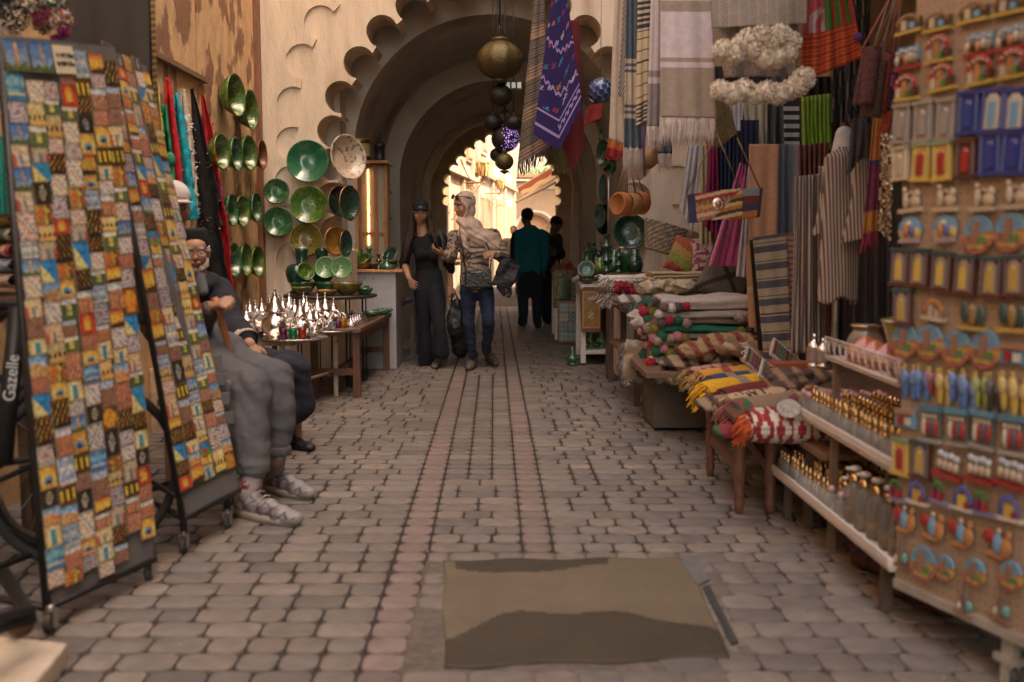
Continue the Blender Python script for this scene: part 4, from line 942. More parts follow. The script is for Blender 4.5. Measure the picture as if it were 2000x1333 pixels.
q0 = W(655,645,7.75); zt2 = q0.z; cA = [V((W(505,700,6.75).x, 6.75, zt2)), V((W(585,700,6.72).x,6.72,zt2)), q0+V((.04,0,0)), V((W(520,610,8.3).x, 8.3, zt2))]
cA = [V((-1.95,6.9,zt2)), V((-1.52,6.78,zt2)), V((q0.x+.05,7.75,zt2)), V((q0.x-.02,8.2,zt2)), V((-2.15,8.2,zt2)), V((-2.2,7.2,zt2))]
m = MB(); n = len(cA); m.add(cA + [p-V((0,0,.03)) for p in cA], [tuple(range(n)), tuple(range(2*n-1, n-1, -1))] + [((i+1) % n, i, n+i, n+(i+1) % n) for i in range(n)], None, False); m.build('top', wood((.24,.19,.16), .4), tt)
cl = M(col=(.48,.38,.27), rough=.7, var=.3, col2=(.2,.13,.08), thr=(.6,.66), scale=20)
for p, mt_ in ((V((q0.x,7.75,0)), cl), (V((-1.6,6.9,0)), cl), (V((q0.x-.08,8.1,0)), wdb), (V((-1.75,7.3,0)), wdb), (V((-2.08,7.9,0)), wdb)):
    m = MB(); m.box((p.x, p.y, (zt2-.03)/2), (.035,.035,zt2-.032)); m.build('leg', mt_, tt, bev=.003)
m = MB(); m.tube([V((q0.x,7.75,.2)), V((-1.6,6.9,.2))], .014, 4); m.build('stretcher', cl, tt)
# trays
zs = zt2 + .001
for (x, y, r_, lab) in ((W(570,690,6.92).x,6.98,.24,'round silver tray jutting over the near corner of the table'),(W(640,660,7.6).x,7.6,.19,'round silver tray with glasses at the right end of the table'),(W(560,640,7.65).x,7.62,.23,'round silver tray in the middle of the teapots'),(W(500,640,7.35).x,7.35,.22,'round silver tray at the left of the teapots')):
    m = MB(); m.lathe([(.001,0),(r_*.93,0),(r_,.012),(r_*1.0,.016),(r_*.92,.005),(.001,.004)], (x, y, zs), 40); tag(m.build('tray', SILV), lab, 'tray', 'round silver trays on the table')
# teapot prototype
def teapot():
    t = T('teapot', 'x', 'teapot', (0,0,0), 'silver teapots on the tray table')
    m = MB(); m.lathe([(.001,0),(.035,0),(.036,.008),(.03,.012),(.05,.03),(.062,.055),(.06,.075),(.045,.095),(.033,.105),(.036,.112),(.03,.112),(.001,.105)], (0,0,0), 20); m.build('body', SILV, t)
    m = MB(); m.lathe([(.037,.112),(.044,.117),(.041,.124),(.033,.138),(.024,.158),(.015,.178),(.008,.188),(.011,.194),(.006,.200),(.005,.206),(.008,.212),(.001,.220)], (0,0,0), 16); m.build('lid', SILV, t)
    m = MB(); m.tube([(.05,0,.045),(.085,0,.06),(.098,0,.09),(.118,0,.108)], [.014,.010,.007,.006], 8); m.build('spout', SILV, t)
    m = MB(); m.tube([(-.036,0,.105),(-.07,0,.108),(-.092,0,.085),(-.088,0,.055),(-.058,0,.035)], .0055, 8); m.build('handle', SILV, t)
    return t
tp0 = teapot()
tpl = [(482,652,7.0,.95,'front left end of the table, behind the old man\'s arm'),(503,645,7.25,.95,''),(520,640,7.45,.8,''),(538,662,6.93,1.45,'') ,(553,622,7.7,1.1,''),(566,595,7.95,1.2,''),(585,640,7.3,.85,''),(576,640,7.55,1.0,''),(600,628,7.6,1.1,''),(594,600,7.9,1.15,''),(558,660,7.12,.8,''),(606,655,7.15,.95,''),(621,620,7.65,1.15,''),(636,600,7.85,1.15,''),(545,600,7.9,1.1,''),(512,615,7.75,1.0,''),(528,618,7.65,1.1,''),(570,615,7.75,.95,''),(587,660,7.05,1.1,''),(500,620,7.6,.95,''),(610,640,7.4,.9,''),(489,630,7.35,1.05,''),(550,640,7.35,.85,''),(530,650,7.1,.8,''),(652,618,7.95,.95,''),(618,660,7.3,.85,'')]
xs_ = sorted(range(len(tpl)), key=lambda i: tpl[i][2])
for i, (px, py, Y, sc, _) in enumerate(tpl):
    x = W(px, 640, Y).x; big = 'large' if sc > 1.12 else ('small' if sc < .9 else 'medium')
    rk_ = sorted(range(len(tpl)), key=lambda j: tpl[j][2]).index(i)+1
    lab = '%s silver teapot with pointed lid, %s nearest of the crowd on the tray table' % (big, ORD[rk_])
    rz = rnd.uniform(-.6,.6) + (pi if rnd.random() < .5 else 0)
    if i == 3: rz = pi
    o = tp0 if i == 0 else dup(tp0); o.location = (x, Y, zs+.005); o.rotation_euler = (0,0,rz if i != 3 else 0); o.scale = (sc*1.12,)*3; o['label'] = lab
# glasses
GC = [((.16,.02,.10),'purple'),((.01,.22,.10),'green'),((.38,.045,.015),'red'),((.55,.6,.62),'clear'),((.5,.22,.01),'amber'),((.4,.03,.3),'pink')]
for i, (px, Y, ci, sc, lab) in enumerate(((553,6.86,0,1.1,'dark purple gilded tea glass at the front of the near tray'),(572,6.84,1,1.1,'emerald green gilded tea glass in front of the near tray'),(590,6.86,2,1.15,'brick red gilded tea glass at the right of the near tray'),(606,7.05,3,.95,'clear tea glass with a blue band beside the red glass'),(622,7.3,3,1,'clear tea glass behind the near tray'),(636,7.45,3,1,'clear tea glass in front of the right tray'),(650,7.6,3,.95,'clear tea glass on the right tray, left of the mauve one'),(660,7.65,0,.9,'mauve tea glass on the right tray'),(670,7.7,4,1.25,'amber orange tea glass at the right end of the table'),(660,7.85,0,1.2,'dark violet tea glass behind the amber glass'),(636,7.9,5,.9,'bright pink tea glass under a teapot lid'),(488,6.95,4,1,'yellow tea glass at the left end of the table'),(508,7.05,0,1,'lilac tea glass at the left of the table'))):
    c, nm = GC[ci]; x = W(px, 640, Y).x
    m = MB(); m.lathe([(.001,0),(.022,0),(.024,.03),(.028,.07),(.0265,.07),(.022,.03),(.020,.006),(.001,.006)], (0,0,0), 16, None, Matrix.Translation((x,Y,zs+.012)) @ Matrix.Scale(sc, 4))
    tag(m.build('tea_glass', M(col=c, rough=.1, var=.2, trans=.55 if ci != 3 else .85, scale=40)), lab, 'glass', 'tea glasses on the tray table')
m = MB(); x = W(659, 600, 8.05).x; m.lathe([(.001,0),(.045,0),(.045,.06),(.047,.062),(.044,.068),(.012,.075),(.008,.085),(.001,.088)], (x, 8.05, zs), 22); tag(m.build('lidded_pot', M(col=(.66,.56,.38), rough=.45)), 'small cream lidded pot among the silver teapots', 'pot')
# plastic wraps
for px, py, Y, r_ in ((527,622,7.5,.1),(489,640,7.2,.08),(548,625,7.4,.07)):
    m = MB(); c = W(px, 0, Y); m.ball((c.x, Y, zs+.09), (r_, r_*.8, .1), 14); 
    o = fused('plastic_wrap', m, M(col=(.8,.78,.74), rough=.25, trans=.75, var=.1), None, .014, 1, None, folds(.03, 14, 14, px)); tag(o, 'crumpled clear plastic wrap over teapots, ' + ('middle' if px == 527 else ('left' if px == 489 else 'right')) + ' of three', 'plastic wrap')
# green dishes at the back of the tables
for i, (px, Y, r_, mt, lab) in enumerate(((500,8.05,.14,OLIV,'yellow rimmed shallow dish at the left back of the tray table'),(528,8.12,.14,DKGN,'dark green shallow dish at the back of the tray table, second from left'),(560,8.1,.10,GRN2,'moss green shallow dish behind the teapots'),(590,8.1,.10,DKGN,'dark shallow dish behind the middle teapots'),(612,8.13,.10,GRN3,'bright green shallow dish behind the right teapots'))):
    x = W(px, 610, Y).x; bowl('shallow_dish', (x, Y, zs+.05), (0,0,1), r_, .05, mt, lab, 'dish', 'shallow dishes on the tray table')
for i, (px, Y, r_, mt) in enumerate(((686,8.3,.09,GRN1),(708,8.65,.10,GRN2),(725,8.9,.09,GRN3),(745,9.15,.09,GRN3),(752,9.3,.08,GRN1))):
    x = W(px, 610, Y).x; bowl('shallow_dish', (x, Y, zb2+.045), (0,0,1), r_, .04, mt, 'green shallow dish on the brown bench, %s from the near end' % ORD[i+1], 'dish', 'shallow dishes on the brown bench')
m = MB(); m.lathe([(.001,0),(.047,0),(.052,.006),(.05,.009),(.043,.010),(.022,.035),(.008,.062),(.006,.07),(.009,.074),(.001,.082)], (0,0,0), 18); tg = m.build('silver_tagine', M(col=(.55,.48,.50), rough=.25, metal=.9, var=.1), world=False)
k = 0
for r_ in range(7):
    for c_ in range(2):
        s = .16+.105*r_; t = .07+.1*c_; q = bq(s, t, zb2+.004); o = tg if k == 0 else dup(tg); o.location = q; k += 1
        tag(o, 'small silver tagine dish on the bench, %s pair from the front, %s side' % (ORD[r_+1], 'street' if c_ == 0 else 'wall'), 'tagine', 'silver tagines on the brown bench')
# ================= RIGHT SIDE: PEGBOARD =================
PB = M(col=(.34,.235,.15), rough=.6, var=.1, scale=5)
a, b_ = G(1747,1130,.16), G(1935,1215,.16)
d_ = (b_-a).normalized(); PBW = .78; nrm = V((d_.y, -d_.x, 0)); nrm = nrm if nrm.x < 0 else -nrm   # faces the street
QP = [a, a+d_*PBW, a+V((0,0,1.98)), a+d_*PBW+V((0,0,1.98))]
pb = T('pegboard_stand', 'tan perforated pegboard stand on castors covered with souvenir magnets', 'display stand', (a.x, a.y, 0)); 
m = MB(); c = (QP[0]+QP[3])/2 - nrm*.008; rzp = atan2(d_.y, d_.x); m.box(c, (PBW, .012, 1.98), rz=rzp); pbd = m.build('board', PB, pb)
m = MB(); hm = 0
for i in range(19):
    for j in range(76):
        p = a + d_*(.02+i*.026) + V((0,0,.02+j*.026)) - nrm*.0012; Mx = Matrix.Translation(p) @ nrm.to_track_quat('Z','Y').to_matrix().to_4x4()
        m.add([Mx @ V((.0028*cos(q*pi/3), .0028*sin(q*pi/3), .0)) for q in range(6)], [tuple(range(6))], None, False)
q = m.build('peg_holes', BLK, pb); q['kind'] = 'stuff'
MET = M(col=(.42,.37,.31), rough=.45, var=.2, metal=.4)
m = MB(); m.box(a-V((0,0,.012))+d_*PBW/2-nrm*.01, (PBW,.035,.03), rz=rzp); m.build('bottom_rail', MET, pb, bev=.003)
for s in (.42, .75): 
    p = a+d_*s-nrm*.03; m = MB(); m.box((p.x,p.y,.1), (.035,.035,.2), rz=rzp); m.build('leg', MET, pb, bev=.003); m = MB(); m.box((p.x,p.y,.07), (.07,.05,.02), rz=rzp); m.build('plate', MET, pb)
    caster('caster', (p.x, p.y, 0), pb, .07)
m = MB(); m.box(c+V((0,0,-.02))-nrm*.3, (PBW,.02,1.9), rz=rzp); m.build('back_panel', M(col=(.1,.07,.05)), pb)
# ---- magnets
def rel(name, fn):
    m = MB(); fn(m); m.c = [None if c is None else tuple(.88*(q*.9+.10*sum(c)/3) for q in jit(c, .16)) for c in m.c]; return m.mesh(name, GLAZE)
def Bx(m, x, y, w_, h_, c, z=.5, t=1): m.box((x, y, z*t), (w_, h_, t), c)
def arcpts(r_, n=10, a0=0, a1=pi, cy=0): return [(r_*cos(lerp(a0,a1,k/n)), cy+r_*sin(lerp(a0,a1,k/n)), .8) for k in range(n+1)]
yl=(.62,.40,.05); rd=(.38,.02,.015); bl=(.02,.04,.25); br=(.12,.035,.02); be=(.55,.42,.27); gy=(.33,.27,.22); lb_=(.15,.33,.48); gn=(.06,.22,.04); og=(.5,.2,.05); cr=(.62,.55,.42)
def K_archred(m):
    Bx(m,0,-.38,.95,.1,yl,.5,.8); Bx(m,0,-.05,.6,.5,(.35,.3,.4),.5,.3); Bx(m,-.08,-.02,.14,.55,og,.5,.8); Bx(m,-.3,-.15,.16,.35,be,.5,.9); Bx(m,.3,-.15,.16,.3,br,.5,.9); Bx(m,.1,-.2,.12,.25,gn,.5,.9)
    m.tube(arcpts(.4), .09, 6, rd)
    for k in range(5): m.ball((-.3+.15*k,.25+.12*sin(k*pi/4),1.0), .05, 6, cr)
def K_archbrown(m):
    Bx(m,0,-.3,.95,.12,yl,.5,.8); Bx(m,0,0,.8,.5,(.12,.07,.03),.5,.5); m.tube(arcpts(.38,10,0,pi,0), .08, 6, (.25,.12,.04)); Bx(m,-.15,0,.12,.4,be,.5,.9); Bx(m,.15,-.05,.15,.25,lb_,.5,.8)
def K_group(m):
    Bx(m,0,-.38,.9,.12,rd,.5,.8); Bx(m,0,.1,.8,.5,lb_,.5,.3)
    for k in range(5): m.ball((-.34+.17*k,-.1+.06*(k%2),.6), (.07,.2,.4), 8, [be,br,og,be,(.3,.2,.12)][k]); m.ball((-.34+.17*k,.16+.06*(k%2),.7), (.06,.07,.2), 6, be)
def K_door(body, win, frame=None, top=None, arch=False):
    def f(m):
        Bx(m,0,0,.86,.98,body,.5,.7); Bx(m,0,.46,.98,.1,top or body,.5,1); Bx(m,0,-.46,.98,.08,body,.5,1)
        if frame: Bx(m,0,-.05,.5,.68,frame,.5,.9); m.tube([(-.2,.2,.9),(-.1,.32,.9),(.1,.32,.9),(.2,.2,.9)], .06, 6, frame)
        Bx(m,0,-.08,.28,.5,win,.5,1.05); m.ball((0,.18,.5), (.14,.12,.6), 10, win)
        for sx in (-.36,.36): Bx(m,sx,0,.05,.9,mix3(body,(1,1,1),.12),.5,.95)
    return f
def K_fig(m):
    Bx(m,0,-.36,.9,.14,be,.5,.9); m.ball((-.18,.0,.5), (.12,.3,.4), 8, be); m.ball((-.2,.33,.6), (.1,.11,.3), 8, be); m.ball((.2,-.1,.5), (.24,.2,.4), 8, mix3(be,og,.2)); m.ball((.3,.15,.5), (.13,.16,.3), 8, be); m.tube([(-.1,.1,.6),(.05,.25,.7),(.2,.12,.6)], .05, 6, be)
def K_round(m):
    m.lathe([(.001,0),(.48,0),(.5,.3),(.48,.55),(.42,.5),(.001,.45)], (0,0,0), 22, lambda u, v: lb_ if .0 < v < .5 else (og if v < .9 else yl))
    Bx(m,-.02,.05,.16,.62,(.33,.15,.08),.5,1); m.tube(arcpts(.45,12,-pi*.95,-.05*pi,0), .05, 6, (.5,.12,.1)); Bx(m,.18,-.15,.2,.22,(.12,.2,.06),.5,.9); Bx(m,-.22,-.12,.18,.22,(.3,.15,.06),.5,.9); Bx(m,0,-.3,.5,.1,yl,.5,.9)
def K_scene(m):
    m.lathe([(.001,0),(.46,0),(.46,.4),(.001,.4)], (0,0,0), 20, lambda u, v: lb_ if v < .5 else be); Bx(m,0,-.36,.7,.12,(.45,.3,.3),.5,.9); m.ball((-.12,0,.5), (.1,.26,.4), 8, og); m.ball((.12,-.05,.5), (.12,.22,.4), 8, (.1,.12,.3)); m.ball((0,.2,.5), (.1,.1,.3), 8, cr); m.ball((.3,-.1,.4), (.1,.2,.3), 8, yl)
def K_slip(c):
    def f(m):
        for sx in (-.22,.24): m.ball((sx,-.12,.3), (.17,.36,.35), 10, c); m.ball((sx,.15,.55), (.2,.22,.45), 10, mix3(c,(.8,.8,.8),.12)); m.ball((sx,.42,.5), (.06,.1,.2), 6, yl)
    return f
def K_people(m):
    Bx(m,0,0,.85,.95,(.14,.16,.12),.5,.4); Bx(m,0,.4,.9,.16,(.1,.25,.33),.5,1); Bx(m,0,-.43,.9,.1,(.4,.33,.28),.5,1)
    for k, c in enumerate((cr, rd, (.1,.1,.13), rd)): m.ball((-.25+.17*k,-.08,.6), (.08,.27,.4), 8, c); m.ball((-.25+.17*k,.2,.7), (.06,.08,.25), 6, be)
def K_tea(m):
    Bx(m,0,-.42,1.0,.14,rd,.5,1); Bx(m,0,-.08,.8,.42,(.3,.2,.13),.5,.6)
    for k in range(4): m.ball((-.28+.2*k,.2-.05*(k%2),.6), (.12,.12,.4), 8, (.5,.52,.55)); m.ball((-.28+.2*k,-.12,.7), (.09,.16,.3), 8, be)
def K_palm(m):
    Bx(m,0,-.36,.95,.12,(.25,.22,.4),.5,.9); m.tube([(-.2,-.3,.6),(-.15,0,.6),(-.2,.2,.6)], .05, 6, (.25,.12,.05)); m.tube([(-.42,.05,.6),(-.3,.3,.7),(-.1,.3,.7),(.0,.05,.6)], .09, 6, gn); Bx(m,-.1,-.15,.12,.25,rd,.5,.9); Bx(m,-.36,-.12,.12,.3,(.25,.03,.12),.5,.9)
def K_dome(m):
    Bx(m,0,-.36,.95,.12,cr,.5,.9); Bx(m,.0,-.1,.28,.42,yl,.5,.8); m.tube([(-.3,-.25,.6),(-.25,.2,.7),(.05,.38,.7),(.3,.1,.6),(.32,-.2,.6)], .1, 6, (.1,.12,.42)); Bx(m,.2,-.2,.14,.22,rd,.5,.9)
def K_camel(m):
    m.ball((.25,-.05,.5), (.2,.3,.4), 8, og); m.ball((.32,.3,.5), (.1,.14,.3), 8, og); m.ball((-.3,.12,.5), (.2,.22,.4), 8, rd); m.ball((0,.0,.6), (.16,.3,.4), 8, lb_); m.ball((-.1,-.34,.4), (.34,.1,.3), 8, og); m.ball((.0,.35,.5), (.08,.1,.3), 6, be)
def K_bottle(m): m.tube([(0,-.4,.4),(0,.0,.4),(0,.1,.4),(0,.4,.4)], [.16,.16,.08,.07], 10, (.2,.12,.09)); m.ball((.22,-.2,.4), (.15,.15,.3), 8, (.15,.4,.36)); m.ball((-.2,-.3,.4), (.12,.12,.3), 8, be); Bx(m,0,-.45,.8,.08,(.3,.15,.1),.5,.6)
def K_archtan(m):
    Bx(m,0,-.3,.9,.12,be,.5,.9); m.tube(arcpts(.36,10,0,pi,-.1), .1, 6, og); Bx(m,-.1,-.05,.12,.4,be,.5,.9); Bx(m,.12,-.1,.2,.25,be,.5,.7)
def K_green(m):
    Bx(m,0,-.4,.95,.12,(.5,.3,.05),.5,.9)
    for k, c in enumerate(((.04,.08,.07),(.3,.17,.05),(.04,.08,.07))): m.ball((-.28+.28*k,-.02+.08*(k==0),.5), (.15,.33,.4), 8, c)
    m.ball((0,.2,.7), (.08,.09,.2), 6, (.5,.3,.1))
def K_rect(m): Bx(m,0,0,.9,.7,lb_,.5,.4); Bx(m,0,.25,.8,.15,og,.5,.8); Bx(m,-.15,-.08,.2,.35,rd,.5,.8); Bx(m,.15,-.1,.2,.3,cr,.5,.8)
KD = {'ar':(K_archred,'red topped archway',.085,.075),'ab':(K_archbrown,'dark brown archway',.095,.06),'gp':(K_group,'caravan group',.09,.075),'gy':(K_door(gy,gy,None),'plain grey door',.065,.105),'bd':(K_door(bl,bl,None),'deep blue door',.07,.105),
 'bw':(K_door(bl,lb_,cr),'blue door with white framed window',.075,.105),'bg':(K_door(be,be,None),'beige door',.06,.09),'yd':(K_door(yl,rd,None,(.25,.35,.2)),'yellow door with red opening',.065,.1),'rd':(K_door(br,rd,None),'brown door with red opening',.065,.095),
 'fg':(K_fig,'beige musician',.08,.08),'sc':(K_scene,'round village scene',.085,.08),'ro':(K_round,'round tower picture',.085,.095),'br':(K_door(br,yl,mix3(br,cr,.4),(.05,.09,.09)),'brown door with yellow window',.068,.1),'at':(K_archtan,'small tan arch',.08,.08),
 'gn':(K_green,'dark green figures',.085,.085),'re':(K_rect,'framed market scene',.08,.07),'sb':(K_slip((.07,.18,.45)),'pair of blue slippers',.065,.1),'sr':(K_slip((.35,.05,.06)),'pair of red slippers',.055,.08),'sy':(K_slip(yl),'pair of yellow slippers',.06,.1),
 'sl':(K_slip((.28,.33,.04)),'pair of lime slippers',.06,.095),'sk':(K_slip((.04,.035,.02)),'pair of black slippers',.06,.1),'pe':(K_people,'street people relief',.075,.1),'te':(K_tea,'red edged teapot shelf',.085,.085),'pa':(K_palm,'green palm tree',.075,.075),'do':(K_dome,'purple domed gate',.075,.075),
 'ca':(K_camel,'orange camel and blue rider',.085,.09),'bt':(K_bottle,'small bottle and jars',.07,.1),'rs':(K_round,'little round picture',.06,.07)}
ROWS = [('top',[(1781,50,'ab'),(1837,45,'ab'),(1907,27,'ab'),(1977,11,'ab')]),('second',[(1777,112,'gp'),(1840,97,'ar'),(1918,85,'gp'),(1981,72,'gp')]),('third',[(1777,173,'ar'),(1846,153,'ar'),(1921,140,'ar'),(1986,126,'ar')]),
 ('fourth',[(1768,243,'gy'),(1810,238,'gy'),(1855,234,'gy'),(1900,221,'bd'),(1948,218,'bw'),(1992,218,'bw')]),('fifth',[(1765,320,'bg'),(1806,317,'yd'),(1847,315,'yd'),(1894,311,'rd'),(1942,300,'bd'),(1988,297,'bd')]),
 ('sixth',[(1783,390,'fg'),(1851,387,'fg'),(1925,385,'fg'),(1988,380,'fg')]),('seventh',[(1781,450,'sc'),(1849,448,'sc'),(1916,459,'ro'),(1979,454,'ro')]),('eighth',[(1765,522,'br'),(1802,524,'br'),(1846,531,'br'),(1891,538,'br'),(1943,542,'br'),(1990,540,'br')]),
 ('ninth',[(1769,600,'br'),(1831,605,'at'),(1905,614,'gn'),(1983,617,'gn')]),('tenth',[(1772,667,'ro'),(1820,669,'ro'),(1873,680,'ro'),(1930,683,'ro'),(1984,692,'re')]),
 ('eleventh',[(1780,748,'sb'),(1806,750,'sb'),(1828,748,'sr'),(1849,758,'sy'),(1873,756,'sb'),(1897,768,'sb'),(1921,764,'sl'),(1947,768,'sk'),(1974,766,'sy'),(1996,778,'sy')]),
 ('twelfth',[(1772,817,'re'),(1823,828,'pe'),(1875,834,'pe'),(1925,839,'pe'),(1984,850,'pe')]),('thirteenth',[(1766,892,'yd'),(1805,898,'br'),(1858,902,'te'),(1919,910,'te'),(1980,918,'te')]),
 ('fourteenth',[(1763,957,'pa'),(1797,962,'do'),(1847,963,'pa'),(1886,973,'do'),(1933,983,'pa'),(1977,992,'do')]),('fifteenth',[(1772,1015,'ca'),(1827,1029,'ca'),(1883,1042,'ca'),(1955,1062,'ca')]),
 ('sixteenth',[(1763,1073,'bt'),(1808,1100,'ro'),(1850,1109,'rs'),(1909,1118,'rs'),(1980,1124,'rs')]),('lowest',[(1888,1165,'bt'),(1960,1174,'bt')])]
KM = {k: [rel('souvenir_magnet', v[0]) for _ in range(3)] for k, v in KD.items()}
for rn, rl in ROWS:
    for i, (px, py, k) in enumerate(rl):
        dd = ray(px, py); o_ = V((0,0,H)); t = (a-o_).dot(nrm)/dd.dot(nrm); p = o_+dd*t; s = (p-a).dot(d_)/PBW; tv = (p.z-a.z)/1.98
        _, nm, w_, h_ = KD[k]
        o = place_card(QP, s, tv, w_*1.2, h_*1.12, 0, '%s magnet, %s in the %s row of the pegboard' % (nm, ORD[i+1], rn), 'souvenir magnets on the pegboard', off=.001, name='souvenir_magnet', mesh=rnd.choice(KM[k]), cat='magnet', tilt=4)
        o.scale.z = .02

# ================= PERFUME SHELVES =================
WHT = M(col=(.66,.57,.50), rough=.45, var=.12, scale=14, bump=.1)
def shelf(label, e0, e1, z, depth, mt, lip=.03):
    """front edge from pixel e0 (far) to e1 (near) at height z"""
    A, B = G(e0[0], e0[1], z), G(e1[0], e1[1], z); dv = (B-A).normalized(); nv_ = V((-dv.y, dv.x, 0)); nv_ = nv_ if nv_.x > 0 else -nv_
    t = T('display_shelf', label, 'shelf', (A.x, A.y, 0)); L_ = (B-A).length; rz = atan2(dv.y, dv.x)
    m = MB(); m.box((A+B)/2+nv_*depth/2+V((0,0,-lip-.008)), (L_, depth, .012), rz=rz); m.build('board', mt, t)
    m = MB(); m.box((A+B)/2+V((0,0,-lip/2)), (L_+.004, .012, lip), rz=rz); m.build('front_edge', mt, t, bev=.002)
    m = MB(); m.box(B+nv_*depth/2+V((0,0,-lip/2))+dv*.004, (.012, depth, lip), rz=rz); m.build('end_edge', mt, t, bev=.002)
    for s in (.12, L_-.15):
        for dp in (.05, depth-.05):
            p = A+dv*s+nv_*dp; m = MB(); m.box((p.x, p.y, (z-lip)/2-.008), (.03,.03,z-lip-.02), rz=rz); m.build('leg', M(col=(.09,.06,.045), rough=.6), t)
    return A, dv, nv_, L_, z-lip
S1 = shelf('lower white edged shelf packed with small perfume bottles', (1503,902), (1738,1090), .225, .5, WHT)
S2 = shelf('upper white edged shelf packed with gold capped perfume bottles', (1545,785), (1747,900), .515, .45, WHT)
BG = M(col=(.75,.72,.66), rough=.06, var=.15, trans=.75, scale=30); GOLD = M(col=(.72,.48,.22), rough=.2, metal=1, var=.2); DKO = M(col=(.12,.05,.02), rough=.1, var=.3, coat=.6); CLW = M(col=(.62,.56,.5), rough=.3)
def pbottle(kind):
    t = T('perfume_bottle', 'x', 'bottle', (0,0,0))
    if kind == 0:     # slim with onion cap
        m = MB(); m.lathe([(.001,0),(.014,0),(.015,.004),(.015,.05),(.008,.058),(.006,.062),(.001,.062)], (0,0,0), 10); m.build('glass', BG, t)
        m = MB(); m.lathe([(.009,.06),(.010,.066),(.0055,.069),(.011,.08),(.0105,.088),(.004,.098),(.001,.104)], (0,0,0), 10); m.build('cap', GOLD, t)
    elif kind == 1:
        m = MB(); m.lathe([(.001,0),(.016,0),(.017,.02),(.012,.04),(.006,.048),(.001,.048)], (0,0,0), 10); m.build('glass', DKO, t)
        m = MB(); m.lathe([(.009,.048),(.009,.055),(.012,.062),(.012,.068),(.003,.085),(.001,.085)], (0,0,0), 10); m.build('cap', GOLD, t)
    elif kind == 2:   # tall pump bottle
        m = MB(); m.lathe([(.001,0),(.026,0),(.03,.006),(.03,.1),(.024,.118),(.012,.128),(.012,.135),(.001,.135)], (0,0,0), 14); m.build('glass', M(col=(.75,.7,.62), rough=.06, trans=.85, var=.05), t)
        m = MB(); m.lathe([(.015,.132),(.015,.152),(.006,.154),(.005,.165),(.001,.165)], (0,0,0), 12); m.build('collar', GOLD, t)
        m = MB(); m.lathe([(.001,.163),(.018,.165),(.02,.172),(.013,.178),(.001,.179)], (0,0,0), 12); m.tube([(0,0,.172),(-.03,0,.172)], .006, 6); m.build('pump', CLW, t)
        m = MB(); m.lathe([(.001,.004),(.024,.004),(.026,.05),(.001,.05)], (0,0,0), 12); m.build('oil', M(col=(.35,.22,.07), rough=.2, var=.1), t)
    else:             # square with pink ball
        m = MB(); m.box((0,0,.025), (.03,.03,.05)); m.tube([(0,0,.05),(0,0,.058)], .008, 8); m.build('glass', BG, t)
        m = MB(); m.ball((0,0,.068), .012, 10); m.build('stopper', M(col=(.5,.28,.27), rough=.3, coat=.5), t)
    return t
protos = [pbottle(k) for k in range(4)]; usedp = [False]*4; npb = 0
def putb(k, p, rz, lab, sc=1, group=None):
    global npb
    o = protos[k] if not usedp[k] else dup(protos[k]); usedp[k] = True; o.location = p; o.rotation_euler = (0,0,rz); o.scale = (sc,)*3; o['label'] = lab; o['group'] = group; npb += 1
kn = ['slim gold capped','dark amber','tall pump top','square pink stoppered']
for (A, dv, nv_, L_, zz), nm, cols_, rws in ((S1, 'lower shelf', 26, 6), (S2, 'upper shelf', 24, 6)):
    for r_ in range(rws):
        for c_ in range(cols_):
            s = .05 + (L_-.09)*c_/(cols_-1)
            if nm == 'lower shelf':
                if s > L_*.62 and r_ < 4: 
                    if c_ % 2 or r_ % 2: continue
                    k, sc = 2, 1.0+ .2*(s/L_)
                elif s > L_*.5 and r_ < 2: k, sc = (3, 1.2) if c_ % 2 else (2, .8)
                else: k, sc = (0 if r_ < 3 else 1), 1.0
            else:
                k, sc = (0 if r_ % 2 == 0 else 1), 1.0
                if r_ < 1 : k, sc = 0, 1.12
                if c_ < 3: k, sc = 3, 1.1
            p = A+dv*(s+rnd.uniform(-.006,.006))+nv_*(.04+.062*r_ + (.03 if k == 2 else 0)+rnd.uniform(-.005,.005)); p.z = zz+.002-.0
            if npb >= 290: continue
            putb(k, p, rnd.uniform(0,6), '%s perfume bottle, %s from far end, row %s, %s' % (kn[k], ORD[c_+1], ['one','two','three','four','five','six'][r_], nm), sc, 'perfume bottles on the '+nm)
# ---- wire rail shelf with ceramics
A, B = G(1612,694,.757), G(1756,748,.757); dv = (B-A).normalized(); nv_ = V((-dv.y, dv.x, 0)); nv_ = nv_ if nv_.x > 0 else -nv_; L_ = (B-A).length
t = T('rail_shelf', 'top shelf with a white scrolled wire rail holding coloured jars', 'shelf', (A.x, A.y, 0))
m = MB(); m.box((A+B)/2+nv_*.2+V((0,0,-.008)), (L_,.4,.012), rz=atan2(dv.y, dv.x)); m.build('board', WHT, t)
m = MB()
for zz in (0, .07): m.tube([A+V((0,0,zz)), B+V((0,0,zz))], .0045, 6)
m.tube([A, A+V((0,0,.07))], .0045, 6); m.tube([B, B+V((0,0,.07))], .0045, 6); m.build('rail', WHT, t)
m = MB(); n = 11
for k in range(n):
    p = A+dv*(L_*(k+.05)/n); w_ = L_/n
    m.tube([p+V((0,0,.066)), p+dv*w_*.45+V((0,0,.045)), p+dv*w_*.7+V((0,0,.01))], .0028, 5)
    m.tube([p+dv*w_*(.6+.22*cos(q))+V((0,0,.042+.02*sin(q))) for q in [j*.6 for j in range(9)]], .0024, 5)
m.build('scrollwork', WHT, t)
for p in (A+nv_*.35+dv*.05, B+nv_*.35-dv*.05, A+nv_*.03+dv*.05): m = MB(); m.box((p.x, p.y, .37), (.025,.025,.74)); m.build('post', M(col=(.2,.13,.08)), t)
